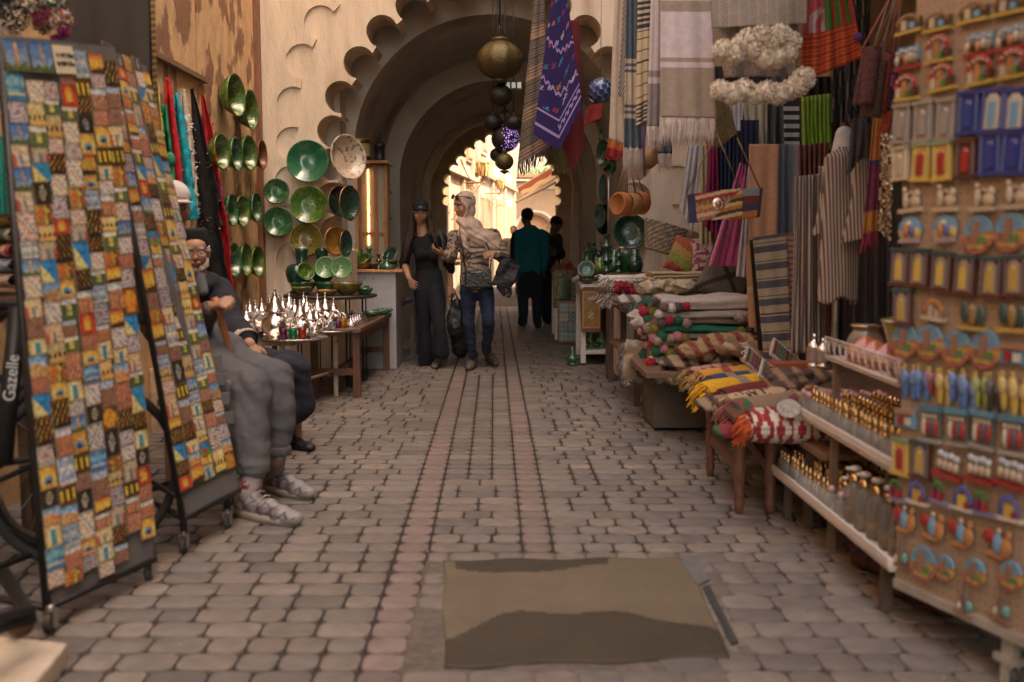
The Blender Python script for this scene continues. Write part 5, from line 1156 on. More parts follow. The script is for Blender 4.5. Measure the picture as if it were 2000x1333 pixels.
jar = [(.001,0),(.03,0),(.055,.03),(.058,.055),(.04,.085),(.036,.09),(.045,.1),(.046,.106),(.036,.104),(.001,.07)]
tag_ = [(.001,0),(.05,0),(.06,.015),(.062,.025),(.05,.04),(.03,.055),(.02,.065),(.001,.075)]
crp = [(.001,0),(.045,0),(.055,.02),(.066,.055),(.068,.06),(.06,.058),(.04,.02),(.001,.015)]
def mm(c, **k): return M(col=c, rough=.2, var=.15, coat=.6, **k)
for i, (s, dp, pr, c, sc, up, lab) in enumerate(((.10,.08,jar,(.22,.18,.15),.8,0,'small grey jar with metal rim at the far end of the rail shelf'),(.2,.05,tag_,(.55,.16,.06),.85,0,'coral dish, farthest of the coral pots behind the rail'),(.3,.05,tag_,(.55,.17,.07),.8,0,'coral pot in the middle behind the rail'),(.42,.05,tag_,(.5,.14,.06),.8,0,'coral pot nearest of three behind the rail'),
        (.16,.22,jar,(.5,.15,.06),.9,0,'coral lidded jar at the back of the rail shelf'),(.3,.2,jar,(.015,.045,.06),1.1,.05,'dark teal jar with silver rim raised at the back of the rail shelf'),(.42,.2,jar,(.2,.15,.13),1.0,.05,'brown grey jar with silver rim beside the teal jar'),(.5,.14,crp,(.55,.15,.04),1.0,.08,'orange bowl stacked high on the rail shelf'),
        (.55,.1,crp,(.30,.28,.04),1.15,.05,'olive yellow bowl with gold rim on a red stack'),(.55,.1,jar,(.22,.02,.02),.7,0,'dark red pot under the olive bowl'),(.62,.06,tag_,(.25,.02,.02),.85,0,'dark red covered dish near the end of the rail shelf'),(.66,.16,crp,(.25,.22,.04),1.0,0,'olive dish at the near end of the rail shelf'),(.72,.2,jar,(.10,.2,.18),1.0,.05,'pale teal jar with silver rim at the near end of the rail shelf'))):
    sc *= 1.5; up *= 1.5; p = A+dv*(L_*s/.78)+nv_*(dp+.04); m = MB(); m.lathe([(r_*sc, h_*sc) for r_, h_ in pr], (p.x, p.y, p.z+up), 20); o = tag(m.build('ceramic_pot', mm(c)), lab, 'pot')
    top = pr[-3] if pr is jar else pr[4]; m = MB(); rr = max(r_ for r_, h_ in pr[5:])*sc if pr is jar else max(r_ for r_, _ in pr)*sc; zr = (.103 if pr is jar else (.025 if pr is tag_ else .058))*sc
    m.tube([(p.x+rr*cos(q), p.y+rr*sin(q), p.z+up+zr) for q in [2*pi*j/20 for j in range(21)]], .003, 5, cap=False); q = m.build('rim', SILV if i % 3 else GOLD); q.location -= o.location; q.parent = o
    if up: 
        m = MB(); m.box((p.x, p.y, p.z+up/2-.002), (.09,.09,up-.006)); tag(m.build('riser_block', M(col=(.15,.08,.05))), 'small dark block raising the ' + lab[:40].rsplit(' ', 1)[0], 'block')
# small metal lanterns and bits beside the shelf
for px, py, Y, sc, lab in ((1590,690,4.25,1.0,'small pierced silver lantern, left of two beside the rail shelf'),(1607,694,4.15,.85,'small pierced silver lantern, right of two beside the rail shelf')):
    p = W(px, py, Y); m = MB(); m.lathe([(.001,-.06),(.03,-.06),(.032,-.05),(.02,-.045),(.022,-.035),(.034,-.03),(.034,.02),(.038,.024),(.02,.045),(.008,.055),(.006,.065),(.011,.072),(.006,.08),(.001,.085)], (p.x, Y, p.z+.0), 8, None); m.v = [V(((v.x-p.x)*sc+p.x, (v.y-Y)*sc+Y, (v.z-p.z)*sc+p.z)) for v in m.v]
    tag(m.build('small_lantern', SILV), lab, 'lantern')
# bench carrying small goods behind the upper shelf
# ---- turned stools
def stool(G1, G2, ht, label, wd_, dep):
    p, q = V((G1.x, G1.y, 0)), V((G2.x, G2.y, 0)); dv = (q-p).normalized(); nv_ = V((-dv.y, dv.x, 0)); nv_ = nv_ if nv_.x > 0 else -nv_; L_ = (q-p).length
    t = T('stool_bench', label, 'bench', p); wd = wood((.15,.06,.03), .5); pr = [(.001,0),(.017,0),(.02,.03),(.024,.06),(.018,.075),(.026,.09),(.018,.105),(.024,.14),(.028,.2),(.022,.25),(.028,.265),(.022,.28),(.028,.3),(.028,ht-.03),(.001,ht-.03)]
    for s in (0, L_):
        for dpt in (0, dep): c = p+dv*s+nv_*dpt; m = MB(); m.lathe(pr, c, 12); m.build('leg', wd, t)
    for dpt in (0, dep): m = MB(); c = p+dv*L_/2+nv_*dpt; m.box((c.x, c.y, .2), (L_-.03,.025,.05), rz=atan2(dv.y, dv.x)); m.build('stretcher', wd, t)
    c = p+dv*L_/2+nv_*dep/2; m = MB(); m.box((c.x, c.y, ht-.014), (L_+.08, dep+.08, .03), rz=atan2(dv.y, dv.x)); m.build('seat', wd, t, bev=.006)
    return t
ga, gb = G(1443,1003), G(1387,930); stool(ga, gb, .44, 'brown turned leg bench carrying rolled rugs at the right of the path', .3, .3)
stool(G(1490,1003)+V((.03,0,0)), G(1436,915)+V((.03,0,0)), .40, 'second turned leg bench tucked in beside the first, nearer the shelves', .3, .26)
ga2, gb2 = G(1484,1003), G(1440,905); 
def turned_table():
    pass
ga3, gb3 = G(1352,805), G(1268,782)
lt_ = T('low_table', 'low brown bench with tapering legs under the pompom blankets', 'bench', V((ga3.x, ga3.y, 0))); zz = .42
for p in (G(1268,783), G(1352,806), G(1268,783)+V((.75,.9,0)), G(1352,806)+V((.7,.5,0))): m = MB(); m.lathe([(.001,0),(.022,0),(.032,.18),(.034,zz-.03),(.001,zz-.03)], (p.x, p.y, 0), 8); m.build('leg', wood((.2,.11,.06)), lt_)
m = MB(); m.box((1.35, 7.0, zz-.016), (1.1, 2.2, .03)); m.build('top', wood((.16,.09,.05)), lt_)

# ================= TEXTILE PILES =================
def folded(name, c, w_, d_, h_, colf, label, cat='blanket', rz=0, seed=0, group=None, wob=1.0, nfold=None, mat=None):
    """a folded cloth: rounded slab with soft layered edge; c = base centre"""
    m = MB(); nfold = nfold or max(1, int(h_/.018))
    def fn(u, v):
        a = 2*pi*v; e = .55; cx, cz = cos(a), sin(a)
        y = d_/2*math.copysign(abs(cx)**e, cx); z = h_/2 + h_/2*math.copysign(abs(cz)**e, cz)
        y += (.012*sin(z/h_*nfold*2*pi) if abs(cx) > .55 else 0)*math.copysign(1, cx)*-1*min(1, h_/.03)
        x = (u-.5)*w_*(1 + .02*noise.noise(V((v*9, seed, 0)))); ed = abs(u-.5)*2
        z *= 1 - .25*max(0, ed-.93)/.07
        z += wob*(.010*noise.noise(V((x*7+seed, y*7, 1))) + .006*sin(x*9+seed))*min(1, z/h_*1.5)
        y += wob*.01*noise.noise(V((x*6, z*20, seed)))
        q = Matrix.Rotation(rz, 3, 'Z') @ V((x, y, max(z, 0))); return V(c)+q
    m.sheet(fn, 36, 32, .002, colf)
    # closed ends
    for s in (0, 1):
        ring = [fn(s, j/32) for j in range(32)]; cc = sum(ring, V((0,0,0)))/32; o = len(m.v); m.add(ring+[cc], [((k, (k+1) % 32, 32) if s else ((k+1) % 32, k, 32)) for k in range(32)], [colf(s, k/32) if callable(colf) else colf for k in range(32)])
    return tag(m.build(name, mat or CLOTH), label, cat, group)
cream_ = (.50,.38,.25)
# table under the textile stacks
st = T('textile_table', 'dark wooden table under the stacks of folded cream cloths', 'table', (1.35, 7.7, 0))
ztab = W(1300, 600, 7.6).z
m = MB(); m.box((1.42, 7.75, ztab-.02), (1.15, 1.1, .035)); m.build('top', wood((.10,.06,.04)), st)
for x, y in ((.92,7.28),(1.9,7.28),(.92,8.2),(1.9,8.2)): m = MB(); m.box((x, y, (ztab-.04)/2), (.045,.045,ztab-.04)); m.build('leg', wood((.10,.06,.04)), st)
m = MB(); m.box((1.4,7.28,.3), (.95,.03,.05)); m.build('stretcher', wood((.10,.06,.04)), st)
x0 = W(1318, 560, 7.5)
for k in range(13):
    h_ = .0205; c = V((x0.x + rnd.uniform(-.015,.015)+.004*k, 7.55+rnd.uniform(-.02,.02), ztab+.002+k*h_))
    cc = jit(cream_, .15); folded('folded_cloth', c, .56-.006*k, .42, h_+.002, lambda u, v, cc=cc: mix3(cc, (.3,.2,.12), .5 if int(v*32) % 9 == 3 else 0), 'folded cream cloth, %s up in the cream stack on the dark table' % ORD[k+1], 'cloth', seed=k*3, group='cream cloths in the stack', nfold=1, wob=.7)
zz0 = ztab+.002
for k in range(5):
    lab = ['lowest','second','third','fourth','topmost'][k]; c = V((W(1245,540,8.0).x+rnd.uniform(-.02,.02), 7.98, zz0+.045*k)); base = [(.45,.38,.33),(.5,.45,.4),(.2,.12,.07),(.5,.42,.33),(.6,.56,.52)][k]
    folded('fringed_throw', c, .52, .42, .05, lambda u, v, b=base, k=k: mix3(b, (.12,.06,.04), .8 if k == 2 and int(u*40) % 2 else 0), lab+' fringed throw of the pale stack behind the cream cloths', 'throw', seed=k+40)
    m = MB(); r5 = random.Random(k)
    for j in range(70): p = c+V((-.25+r5.uniform(-.03,.03), r5.uniform(-.2,.18), .045*r5.random())); q = p+V((-.05*r5.random()-.02, r5.uniform(-.03,.03), -.05*r5.random())); m.tube([p, (p+q)/2+V((0,0,.01)), q], .004, 5, jit(base, .2))
    for j in range(60): p = c+V((r5.uniform(-.25,.25), -.2, .045*r5.random())); q = p+V((r5.uniform(-.03,.03), -.03, -.04*r5.random()-.01)); m.tube([p, q], .004, 5, jit(base, .2))
    tag(m.build('loose_fringe', FLUFF), 'tasselled ends of the %s pale throw behind the cream cloths' % lab, 'fringe')
m = MB()
for j in range(14): pompom(m, W(1208+rnd.uniform(-18,26), 562+rnd.uniform(-8,14), 7.35+rnd.uniform(-.05,.05)), .028, rnd.choice([(.3,.012,.03),(.22,.01,.03),(.38,.02,.05)]), 40)
tag(m.build('tassel_bunch', FLUFF), 'bunch of crimson yarn tassels hanging at the corner of the pale stack', 'tassel')
m = MB()
for j in range(10): p = W(1235+j*3, 590+rnd.uniform(0,8), 7.2); m.tube([p, p+V((rnd.uniform(-.04,.04), -.01, -.06)), p+V((rnd.uniform(-.08,.08), 0, -.12-.06*rnd.random()))], .005, 5, rnd.choice([(.02,.18,.1),(.35,.03,.08),(.03,.2,.14)]))
tag(m.build('tie_cord', FLUFF), 'green and pink cords dangling from the edge of the cloth table', 'cord')
# woven basket, cushions
def cushion(px, py, Y, w_, h_, rot, colf, lab, tilt=.35, yaw=0, n=22, mat=None):
    c = W(px, py, Y); Mx = Matrix.Translation(c) @ Matrix.Rotation(yaw, 4, 'Z') @ Matrix.Rotation(-tilt, 4, 'X') @ Matrix.Rotation(rot, 4, 'Y'); m = MB()
    for sgn in (-1, 1):
        vs = []; fs = []; cs = []
        for i in range(n+1):
            for j in range(n+1):
                u, v = i/n*2-1, j/n*2-1; t = (max(0, 1-u**4)*max(0, 1-v**4))**.5
                vs.append(Mx @ V((u*w_/2*(1-.05*(1-v*v)), sgn*.07*t+.004*noise.noise(V((u*3, v*3, py))), v*h_/2*(1-.05*(1-u*u)))))
        for i in range(n):
            for j in range(n):
                a = i*(n+1)+j; f = (a, a+n+1, a+n+2, a+1); fs.append(f if sgn < 0 else f[::-1]); cs.append(colf((i+.5)/n, (j+.5)/n))
        m.add(vs, fs, cs)
    return tag(m.build('cushion', mat or CLOTH), lab, 'cushion')
cushion(1336,500,7.85,.24,.30,.35,lambda u, v: mix3([(.3,.03,.03),(.12,.2,.03),(.33,.2,.06)][int(v*4+u) % 3], (.5,.35,.1), .3*rnd.random()), 'red and green patterned cushion leaning behind the cream cloths', yaw=-.2)
cushion(1352,492,8.0,.2,.34,.35,lambda u, v: (.10,.06,.04), 'dark brown cushion edge behind the red and green one', yaw=-.2)
cushion(1385,500,7.8,.3,.3,-.05,lambda u, v: (.30,.03,.09) if noise.noise(V((u*7, v*7, 2))) > .12 else ((.22,.08,.22) if noise.noise(V((u*9, v*9, 7))) > .1 else (.5,.4,.3)), 'purple and pink floral cushion behind the grey one')
cushion(1418,545,7.3,.38,.38,.5,lambda u, v: (.035,.03,.03) if abs(u-v) < .09 or abs(u+v-1) < .09 else (.13,.11,.095), 'grey brown cushion with dark shaggy cross, leaning on the stack', yaw=.1)
cc_ = W(1303,468,8.3); m = MB()
def bk(u, v):
    a = pi*2*u; r_ = .17*(.75+.35*v); return cc_ + Matrix.Rotation(.28, 3, 'Y') @ V((r_*1.25*cos(a), r_*.7*sin(a), (v-.5)*.24))
m.sheet(bk, 60, 18, .006, lambda u, v: jit([(.36,.27,.17),(.12,.10,.08),(.28,.24,.18)][(int(u*60)+int(v*18)*2) % 3], .3)); o = tag(m.build('woven_basket', M(attr=True, rough=.6, var=.2, bump=.5, bs=120)), 'tilted woven basket with grey and straw weave and glinting sequins', 'basket')
m = MB()
for k in range(60): p = bk(rnd.uniform(.55,.95), rnd.uniform(.1,.95)); m.box(p+V((0,-.008,0)), (.008,.003,.008))
q = m.build('sequins', M(col=(.8,.65,.45), rough=.12, metal=1)); q.location -= o.location; q.parent = o
# pompom blankets
POM = pompom
zb3 = zz+.002; PX = W(1370, 640, 6.5).x
cols = [(.27,.22,.19),(.10,.06,.04),(.22,.14,.08),(.30,.27,.24),(.015,.13,.07),(.20,.15,.11),(.33,.28,.24),(.42,.36,.32)]
hts = [.06,.05,.05,.04,.05,.04,.05,.085]; z = zb3; nm_ = ['lowest','second','third','fourth','fifth','sixth','seventh','topmost']
pomc = [(.38,.02,.04),(.5,.2,.22),(.6,.52,.48),(.02,.13,.07),(.2,.17,.03),(.08,.07,.07),(.35,.25,.18),(.18,.11,.07)]
for k in range(8):
    c = V((PX+.01*(k % 3), 6.55+.02*(k % 2), z)); o = folded('pompom_blanket', c, .66 if k < 7 else .6, .5, hts[k]+.004, lambda u, v, k=k: jit(cols[k], .05), '%s blanket of the pompom pile, %s' % (nm_[k], ['grey','dark brown','brown','pale grey','dark green','taupe','light brown','beige'][k]), seed=k*5+2, wob=1.5)
    def pompom(mm_, cc, rr_, col_, n_):
        mm_ = MB(); POM(mm_, cc, rr_, col_, n_); q = mm_.build('pompom', FLUFF, None); q.location -= o.location; q.parent = o; KIDS.setdefault(o.name, []).append(q)
    for j in range(5): 
        pompom(m, c+V((-.34+rnd.uniform(-.03,.05), -.24+.1*j-rnd.uniform(0,.03), hts[k]*.5+rnd.uniform(-.02,.02))), rnd.uniform(.032,.042), pomc[(k*3+j*2) % 8], 46)
        if j < 4: pompom(m, c+V((-.3+.05*j+rnd.uniform(-.02,.02) if k % 2 else .2+.05*j, -.28, hts[k]*.5+rnd.uniform(-.02,.02))), rnd.uniform(.03,.042), pomc[(k+j*3) % 8] if k % 2 else pomc[4+(j+k) % 4], 46)
    z += hts[k]
# plastic wrapped bag hanging at the corner
m = MB(); c = W(1256,705,6.75); Rm = Matrix.Rotation(.15, 3, 'Y')
def bgf(u, v): return c + Rm @ V(((u-.5)*.28*(1-.12*v), -.012*sin(u*pi)*sin(v*pi), (.5-v)*.26))
m.sheet(bgf, 24, 24, .03, lambda u, v: (.012,.12,.05) if abs(u-.48-.05*sin(v*14)) < .09 and .08 < v < .92 else (.42,.29,.17)); o = tag(m.build('wrapped_cloth', CLOTH), 'tan cloth with green embroidery wrapped in clear plastic at the table corner', 'cloth')
m = MB(); m.box(c+V((0,-.02,-.01)), (.31,.05,.30)); q = fused('plastic_sleeve', m, M(col=(.85,.8,.75), rough=.12, trans=.93, var=.03), o, .02, 1, None, folds(.035, 13, 13, 4)); q.location = (0,0,0); q.data.transform(Matrix.Translation((0,0,0)))
m = MB(); p = W(1375,760,6.4); m.box((p.x-.1, 6.5, .17), (.5,.5,.3), (.10,.075,.055)); tag(m.build('cardboard_box', M(attr=True, rough=.8, var=.2), bev=.01), 'dull brown carton under the pompom blankets', 'box')
# rolled rugs
def roll(A, B, r_, colf, label, seed=0, fr=None, flat=.75):
    A, B = V(A), V(B); d = (B-A); n = d.normalized(); s = n.cross(V((0,0,1))).normalized(); up = s.cross(n); m = MB()
    def fn(u, v):
        a = 2*pi*v; rr = r_*1.22*(1+.08*noise.noise(V((u*4, seed, cos(a)))) )*(1-.15*(abs(u-.5)*2)**6); return A+d*u+s*cos(a)*rr+up*sin(a)*rr*flat
    m.sheet(fn, 44, 24, .004, colf)
    for e in (0, 1):    # spiral end faces
        ring = [fn(e, j/24) for j in range(24)]; cc = sum(ring, V((0,0,0)))/24; m.add(ring+[cc], [((k, (k+1) % 24, 24) if e else ((k+1) % 24, k, 24)) for k in range(24)], [mix3(colf(e, .1), (.1,.06,.04), .4*(k % 2)) for k in range(24)])
        sp = [cc + (s*cos(t)+up*sin(t)*flat)*r_*t/14 - n*.004*(1 if e == 0 else -1) for t in [q*.5 for q in range(27)]]; m.tube(sp, .005, 4, mix3(colf(e, .3), (.5,.4,.3), .3))
    if fr:
        for k in range(46): a = 2*pi*k/46; p = A+s*cos(a)*r_*rnd.uniform(.2,1)+up*sin(a)*r_*flat*rnd.uniform(.2,1); m.tube([p, p-n*.03+V((0,0,-.01)), p-n*.045+V((rnd.uniform(-.02,.02),0,-.04))], .004, 5, jit(fr, .2))
    return tag(m.build('rolled_rug', CLOTH), label, 'rug')
def W2(px, py, Y): return W(px, py, Y)
def band(cs, n=20, k=0): return lambda u, v: jit(cs[int(u*n+k) % len(cs)], .08)
roll(W2(1315,722,6.2), W2(1500,700,6.45), .075, band([(.33,.2,.09),(.38,.25,.14),(.05,.035,.03),(.4,.28,.14)], 24), 'brown and black banded rolled rug, farthest of the rolls', 1, (.25,.2,.15))
roll(W2(1345,737,5.85), W2(1530,718,6.05), .07, lambda u, v: (.45,.3,.2) if abs(((u*9) % 1)-.5) < abs(((v*5) % 1)-.5) else (.3,.05,.03), 'red and cream zigzag rolled rug second from the back', 2, (.4,.25,.1))
roll(W2(1365,742,5.5), W2(1545,722,5.7), .062, band([(.60,.28,.04),(.6,.3,.05),(.35,.07,.04)], 10), 'orange yellow rolled rug with red bands', 3, (.5,.3,.1))
roll(W2(1385,750,5.3), W2(1560,730,5.5), .055, band([(.05,.055,.10),(.05,.055,.1),(.28,.2,.14)], 12), 'navy blue rolled rug beside the yellow one', 4, (.08,.07,.1))
roll(W2(1372,770,5.05), W2(1540,742,5.3), .07, band([(.68,.36,.015),(.7,.38,.02),(.68,.36,.015),(.3,.22,.15)], 9), 'bright yellow fringed rolled rug', 5, (.72,.36,.01))
roll(W2(1410,778,4.85), W2(1585,752,5.05), .06, band([(.14,.018,.018),(.16,.02,.02)], 9), 'dark maroon rolled rug beside the bright yellow one', 6, (.12,.02,.02))
roll(W2(1418,790,4.7), W2(1590,766,4.9), .055, lambda u, v: (.04,.03,.03) if noise.noise(V((u*22, v*9, 4))) > .15 and (.05 < u < .45 or .6 < u < .8) else (.52,.35,.2), 'cream rolled rug with black speckled bands', 7, (.45,.35,.25))
roll(W2(1428,812,4.5), W2(1600,792,4.7), .085, lambda u, v: jit((.27,.18,.11) if u > .14 else rnd.choice([(.4,.03,.04),(.03,.12,.03),(.1,.08,.06)]), .05), 'wide tan rolled rug with green and red patch at its end', 8, (.3,.1,.08))
def kil(u, v):
    a = abs(((u*5) % 1)-.5)*2; b = abs(((v*4) % 1)-.5)*2; t = a+b
    return (.45,.08,.02) if t < .28 else ((.55,.47,.38) if (int(t*7) % 2) else (.26,.02,.03))
roll(W2(1462,832,4.15), W2(1640,830,4.15), .10, kil, 'red and white diamond patterned kilim cushion roll nearest the shelves', 9, (.55,.1,.02), .62)
m = MB(); c = W(1541,801,4.05); m.lathe([(.001,0),(.02,0),(.046,.008),(.05,.012),(.044,.012),(.001,.004)], (0,0,0), 24, None, Matrix.Translation(c) @ V((-.2,-.7,.75)).to_track_quat('Z','Y').to_matrix().to_4x4()); tag(m.build('metal_dish', M(col=(.38,.33,.27), rough=.4, metal=.9, var=.4, scale=50, bump=.5, bs=120)), 'small round engraved metal dish lying on the diamond kilim', 'dish')
# trays of bracelets
for px, py, Y, w_, rot, lab in ((1480,712,5.6,.2,.45,'white card tray of bracelets leaning, left of three'),(1535,700,5.35,.22,.42,'white card tray of bracelets above the orange box'),(1512,740,5.15,.2,.5,'white card tray of bracelets in front of the orange box')):
    c = W(px, py, Y); Mx = Matrix.Translation(c) @ Matrix.Rotation(.5, 4, 'Y') @ Matrix.Rotation(-.8, 4, 'X') @ Matrix.Rotation(.25, 4, 'Z'); m = MB(); m.box((0,0,0), (w_,.012,.13), (.55,.48,.44), M=Mx)
    for k in range(9):
        x = -w_*.42+w_*.84*k/8; m.box((x,-.009,.0), (w_*.07,.008,.095), rnd.choice([(.2,.03,.03),(.35,.25,.12),(.12,.15,.08),(.3,.1,.1),(.08,.07,.06)]), M=Mx)
    tag(m.build('bracelet_tray', PAPER), lab, 'tray')
c = W(1545,718,5.2); m = MB(); m.box((c.x, c.y, c.z), (.20,.14,.06), (.36,.10,.045)); tag(m.build('orange_box', PAPER, bev=.004), 'shallow orange box among the bracelet trays', 'box')
m = MB()
for k in range(24): q = k*.7; m.tube([W(1453,690,5.5)+V((.02*cos(q), .02*sin(q), .004*k-.05)), W(1453,690,5.5)+V((.02*cos(q+.7), .02*sin(q+.7), .004*(k+1)-.05))], .003, 5)
tag(m.build('wire_coil', SILV), 'little twisted silver wire beside the bracelet trays', 'wire')
# inner support table that carries rolls and trays
rt_ = T('rug_table', 'long brown trestle under the rolled rugs', 'table', (1.6, 5.3, 0)); m = MB(); m.box((1.62, 5.45, .425), (.95, 1.5, .03)); m.build('top', wood((.16,.09,.05)), rt_)
for x, y in ((1.25,6.1),(2.0,6.1),(2.0,4.8),(1.3,4.9)): m = MB(); m.box((x,y,.205), (.04,.04,.41)); m.build('leg', wood((.16,.09,.05)), rt_)
m = MB(); m.box((1.45,4.05,.36), (.5,.5,.025)); o = tag(m.build('plank', wood((.2,.1,.05)), bev=.003), 'short brown plank under the diamond kilim', 'plank')
# red boxes and dark wheel under the shelves
for px, py, lab in ((1690,1090,'dark red woven box under the lower shelf, left of two'),(1765,1150,'dark red woven box under the lower shelf, right of two')):
    p = G(px+40, py+45, 0); m = MB(); m.box((p.x+.12, p.y+.1, .09), (.3,.28,.16), rz=.4); tag(m.build('woven_box', M(col=(.10,.02,.015), rough=.6, col2=(.03,.01,.01), thr=(.45,.5), scale=40), bev=.006), lab, 'box')
c = V((1.72, 2.9, .2)); m = MB(); m.tube([c+V((.0, .19*cos(q), .19*sin(q))) for q in [2*pi*k/28 for k in range(29)]], .022, 8, cap=False); m.tube([c+V((-.02,0,0)), c+V((.02,0,0))], .05, 10)
for k in range(8): a = 2*pi*k/8; m.tube([c, c+V((0,.18*cos(a),.18*sin(a)))], .007, 5)
tag(m.build('loose_wheel_rim', BLK), 'black spoked wheel in the dark under the pegboard', 'wheel')

# ---- crumpled cloths that fill out the heap
def heap(px, py, Y, size, colf, lab, seed, sq=(1,.8,.45)):
    c = W(px, py, Y); m = MB(); r6 = random.Random(seed)
    for k in range(7): m.ball(c+V((r6.uniform(-.5,.5)*size, r6.uniform(-.3,.3)*size, r6.uniform(-.12,.12)*size)), (size*r6.uniform(.3,.5)*sq[0], size*r6.uniform(.3,.45)*sq[1], size*r6.uniform(.18,.3)*sq[2]*1.6), 16)
    def d(p, n): return p + n*((.25-abs(noise.noise(V((p.x*10+seed, p.y*8, p.z*22)))))*.05 + noise.noise(V((p.x*35, p.y*35, p.z*60+seed)))*.008)
    tag(fused('crumpled_cloth', m, CLOTH, None, .009, 2, colf, d), lab, 'cloth')
def cst(c, c2=None, f=60): return lambda p: c if c2 is None or sin(p.x*f+p.z*f*.6+2*noise.noise(p*6)) > -.2 else c2
heap(1272,625,7.0,.24,cst((.36,.30,.26),(.5,.44,.38)),'crumpled pale grey cloth slipping off the corner of the dark table',1)
heap(1330,712,6.1,.22,cst((.30,.20,.12),(.06,.04,.03)),'bunched brown and black cloth at the end of the rolled rugs',2)
heap(1316,742,6.0,.16,cst((.10,.07,.05),(.30,.22,.15),90),'knotted dark wool cloth hanging below the rolled rugs',3)
heap(1400,676,6.1,.30,cst((.33,.22,.12),(.20,.05,.03)),'tan and rust cloth bunched behind the brown banded roll',4)
heap(1468,690,5.9,.24,cst((.22,.13,.07),(.42,.30,.18)),'brown cloth bunched beside the bracelet trays',5)
heap(1432,800,4.75,.22,cst((.30,.20,.13),(.05,.04,.03)),'speckled fringe end cloth hanging from the front rolls',6)
heap(1452,835,4.35,.16,cst((.25,.03,.04),(.05,.10,.04)),'red and green cloth corner under the tan roll',7)
heap(1300,560,7.3,.24,cst((.42,.33,.23),(.5,.42,.32)),'crumpled cream cloth on the near edge of the cream stack',8)
heap(1225,585,7.3,.15,cst((.40,.34,.30),(.12,.08,.07)),'grey and black tasselled cloth at the table corner',9)
heap(1585,780,4.6,.22,cst((.16,.04,.035),(.35,.25,.15)),'dark red cloth folded between the rolls and the perfume shelf',10)
heap(1560,745,4.9,.22,cst((.10,.06,.05),(.30,.18,.10)),'dark brown cloth beside the orange box',11)
# ================= HANGING GOODS =================
pompom = POM
def bands(rows, H_=None):     # rows: list of (v_end, colour)
    def f(u, v):
        for e, c in rows:
            if v < e: return jit(c, .03)
        return rows[-1][1]
    return f
pl = T('hanging_pole', 'long wooden pole from which the shawls hang over the right side', 'pole', W(1300,-75,6))
m = MB(); m.tube([W(1185,-72,7.4), W(1300,-72,5.3), W(1600,-72,4.5), W(1790,-72,4.5)], .022, 8); m.build('pole', wood((.2,.12,.07)), pl)
taupe = (.34,.26,.20); whi = (.60,.50,.50); slate = (.10,.125,.155); crm = (.55,.44,.33)
hangsheet('cream_throw', (1204,-70),(1222,-70),(1226,285),(1189,272),6.6, bands([(1,(.50,.40,.31))]), 'plain long cream throw, leftmost of the shawls hanging on the right', 'throw', fold=.02, nf=2, seed=1)
hangsheet('striped_cloth', (1222,-70),(1228,-70),(1222,190),(1207,188),6.45, lambda u, v: (.05,.04,.06) if int(u*9+v*50) % 2 else (.5,.42,.35), 'narrow dark and white diagonal striped cloth behind the cream throw', 'cloth', fold=.005, nf=1, nv=100, nu=18)
bw_ = [(.52,slate),(.545,crm),(.56,slate),(.575,crm),(.59,slate),(.765,crm),(.78,slate),(.8,crm),(.82,slate),(.84,crm),(1,slate)]
hangsheet('blue_grey_shawl', (1224,-70),(1250,-70),(1258,290),(1218,288),6.2, bands(bw_), 'slate blue shawl with cream bands and long cream fringe', 'shawl', fold=.025, nf=3, seed=3, nv=120, fringe=(60,.14,(.55,.47,.4)))
hangsheet('blue_grey_shawl', (1262,-70),(1300,-70),(1312,300),(1285,300),6.9, bands([(.9,crm),(1,slate)]), 'slate hemmed shawl with fringe half hidden behind the taupe one', 'shawl', fold=.02, nf=2, seed=4, fringe=(40,.12,(.5,.43,.37)))
hangsheet('lined_throw', (1247,-70),(1275,-70),(1268,236),(1243,250),5.85, lambda u, v: (.04,.05,.06) if (v < .42 and (v*28) % 1 > .5 and v > .18) or (v > .86 and (v*40) % 1 > .45) or (abs((v*14) % 1 - .5) < .06) else (.58,.47,.3), 'cream throw with thin navy lines beside the slate shawl', 'throw', fold=.02, nf=2, seed=5, nv=150)
tb = [(.2,taupe),(.245,whi),(.285,taupe),(.315,taupe),(.615,whi),(.645,taupe),(.68,whi),(1,taupe)]
hangsheet('taupe_shawl', (1274,-70),(1296,-70),(1292,246),(1264,246),5.45, bands([(.27,whi),(.66,whi),(.7,(.3,.24,.22)),(.74,whi),(1,(.27,.23,.22))]), 'narrow grey and white shawl with fringe, left of the wide white one', 'shawl', fold=.015, nf=2, seed=6, nv=100, fringe=(34,.13,(.55,.46,.4)))
hangsheet('wide_shawl', (1290,-70),(1388,-70),(1398,230),(1289,228),5.2, bands(tb), 'wide white and taupe banded shawl with thick cream fringe', 'shawl', fold=.012, nf=3, seed=7, nv=140, nu=30, fringe=(110,.145,(.55,.45,.38),.0028), th=.008)
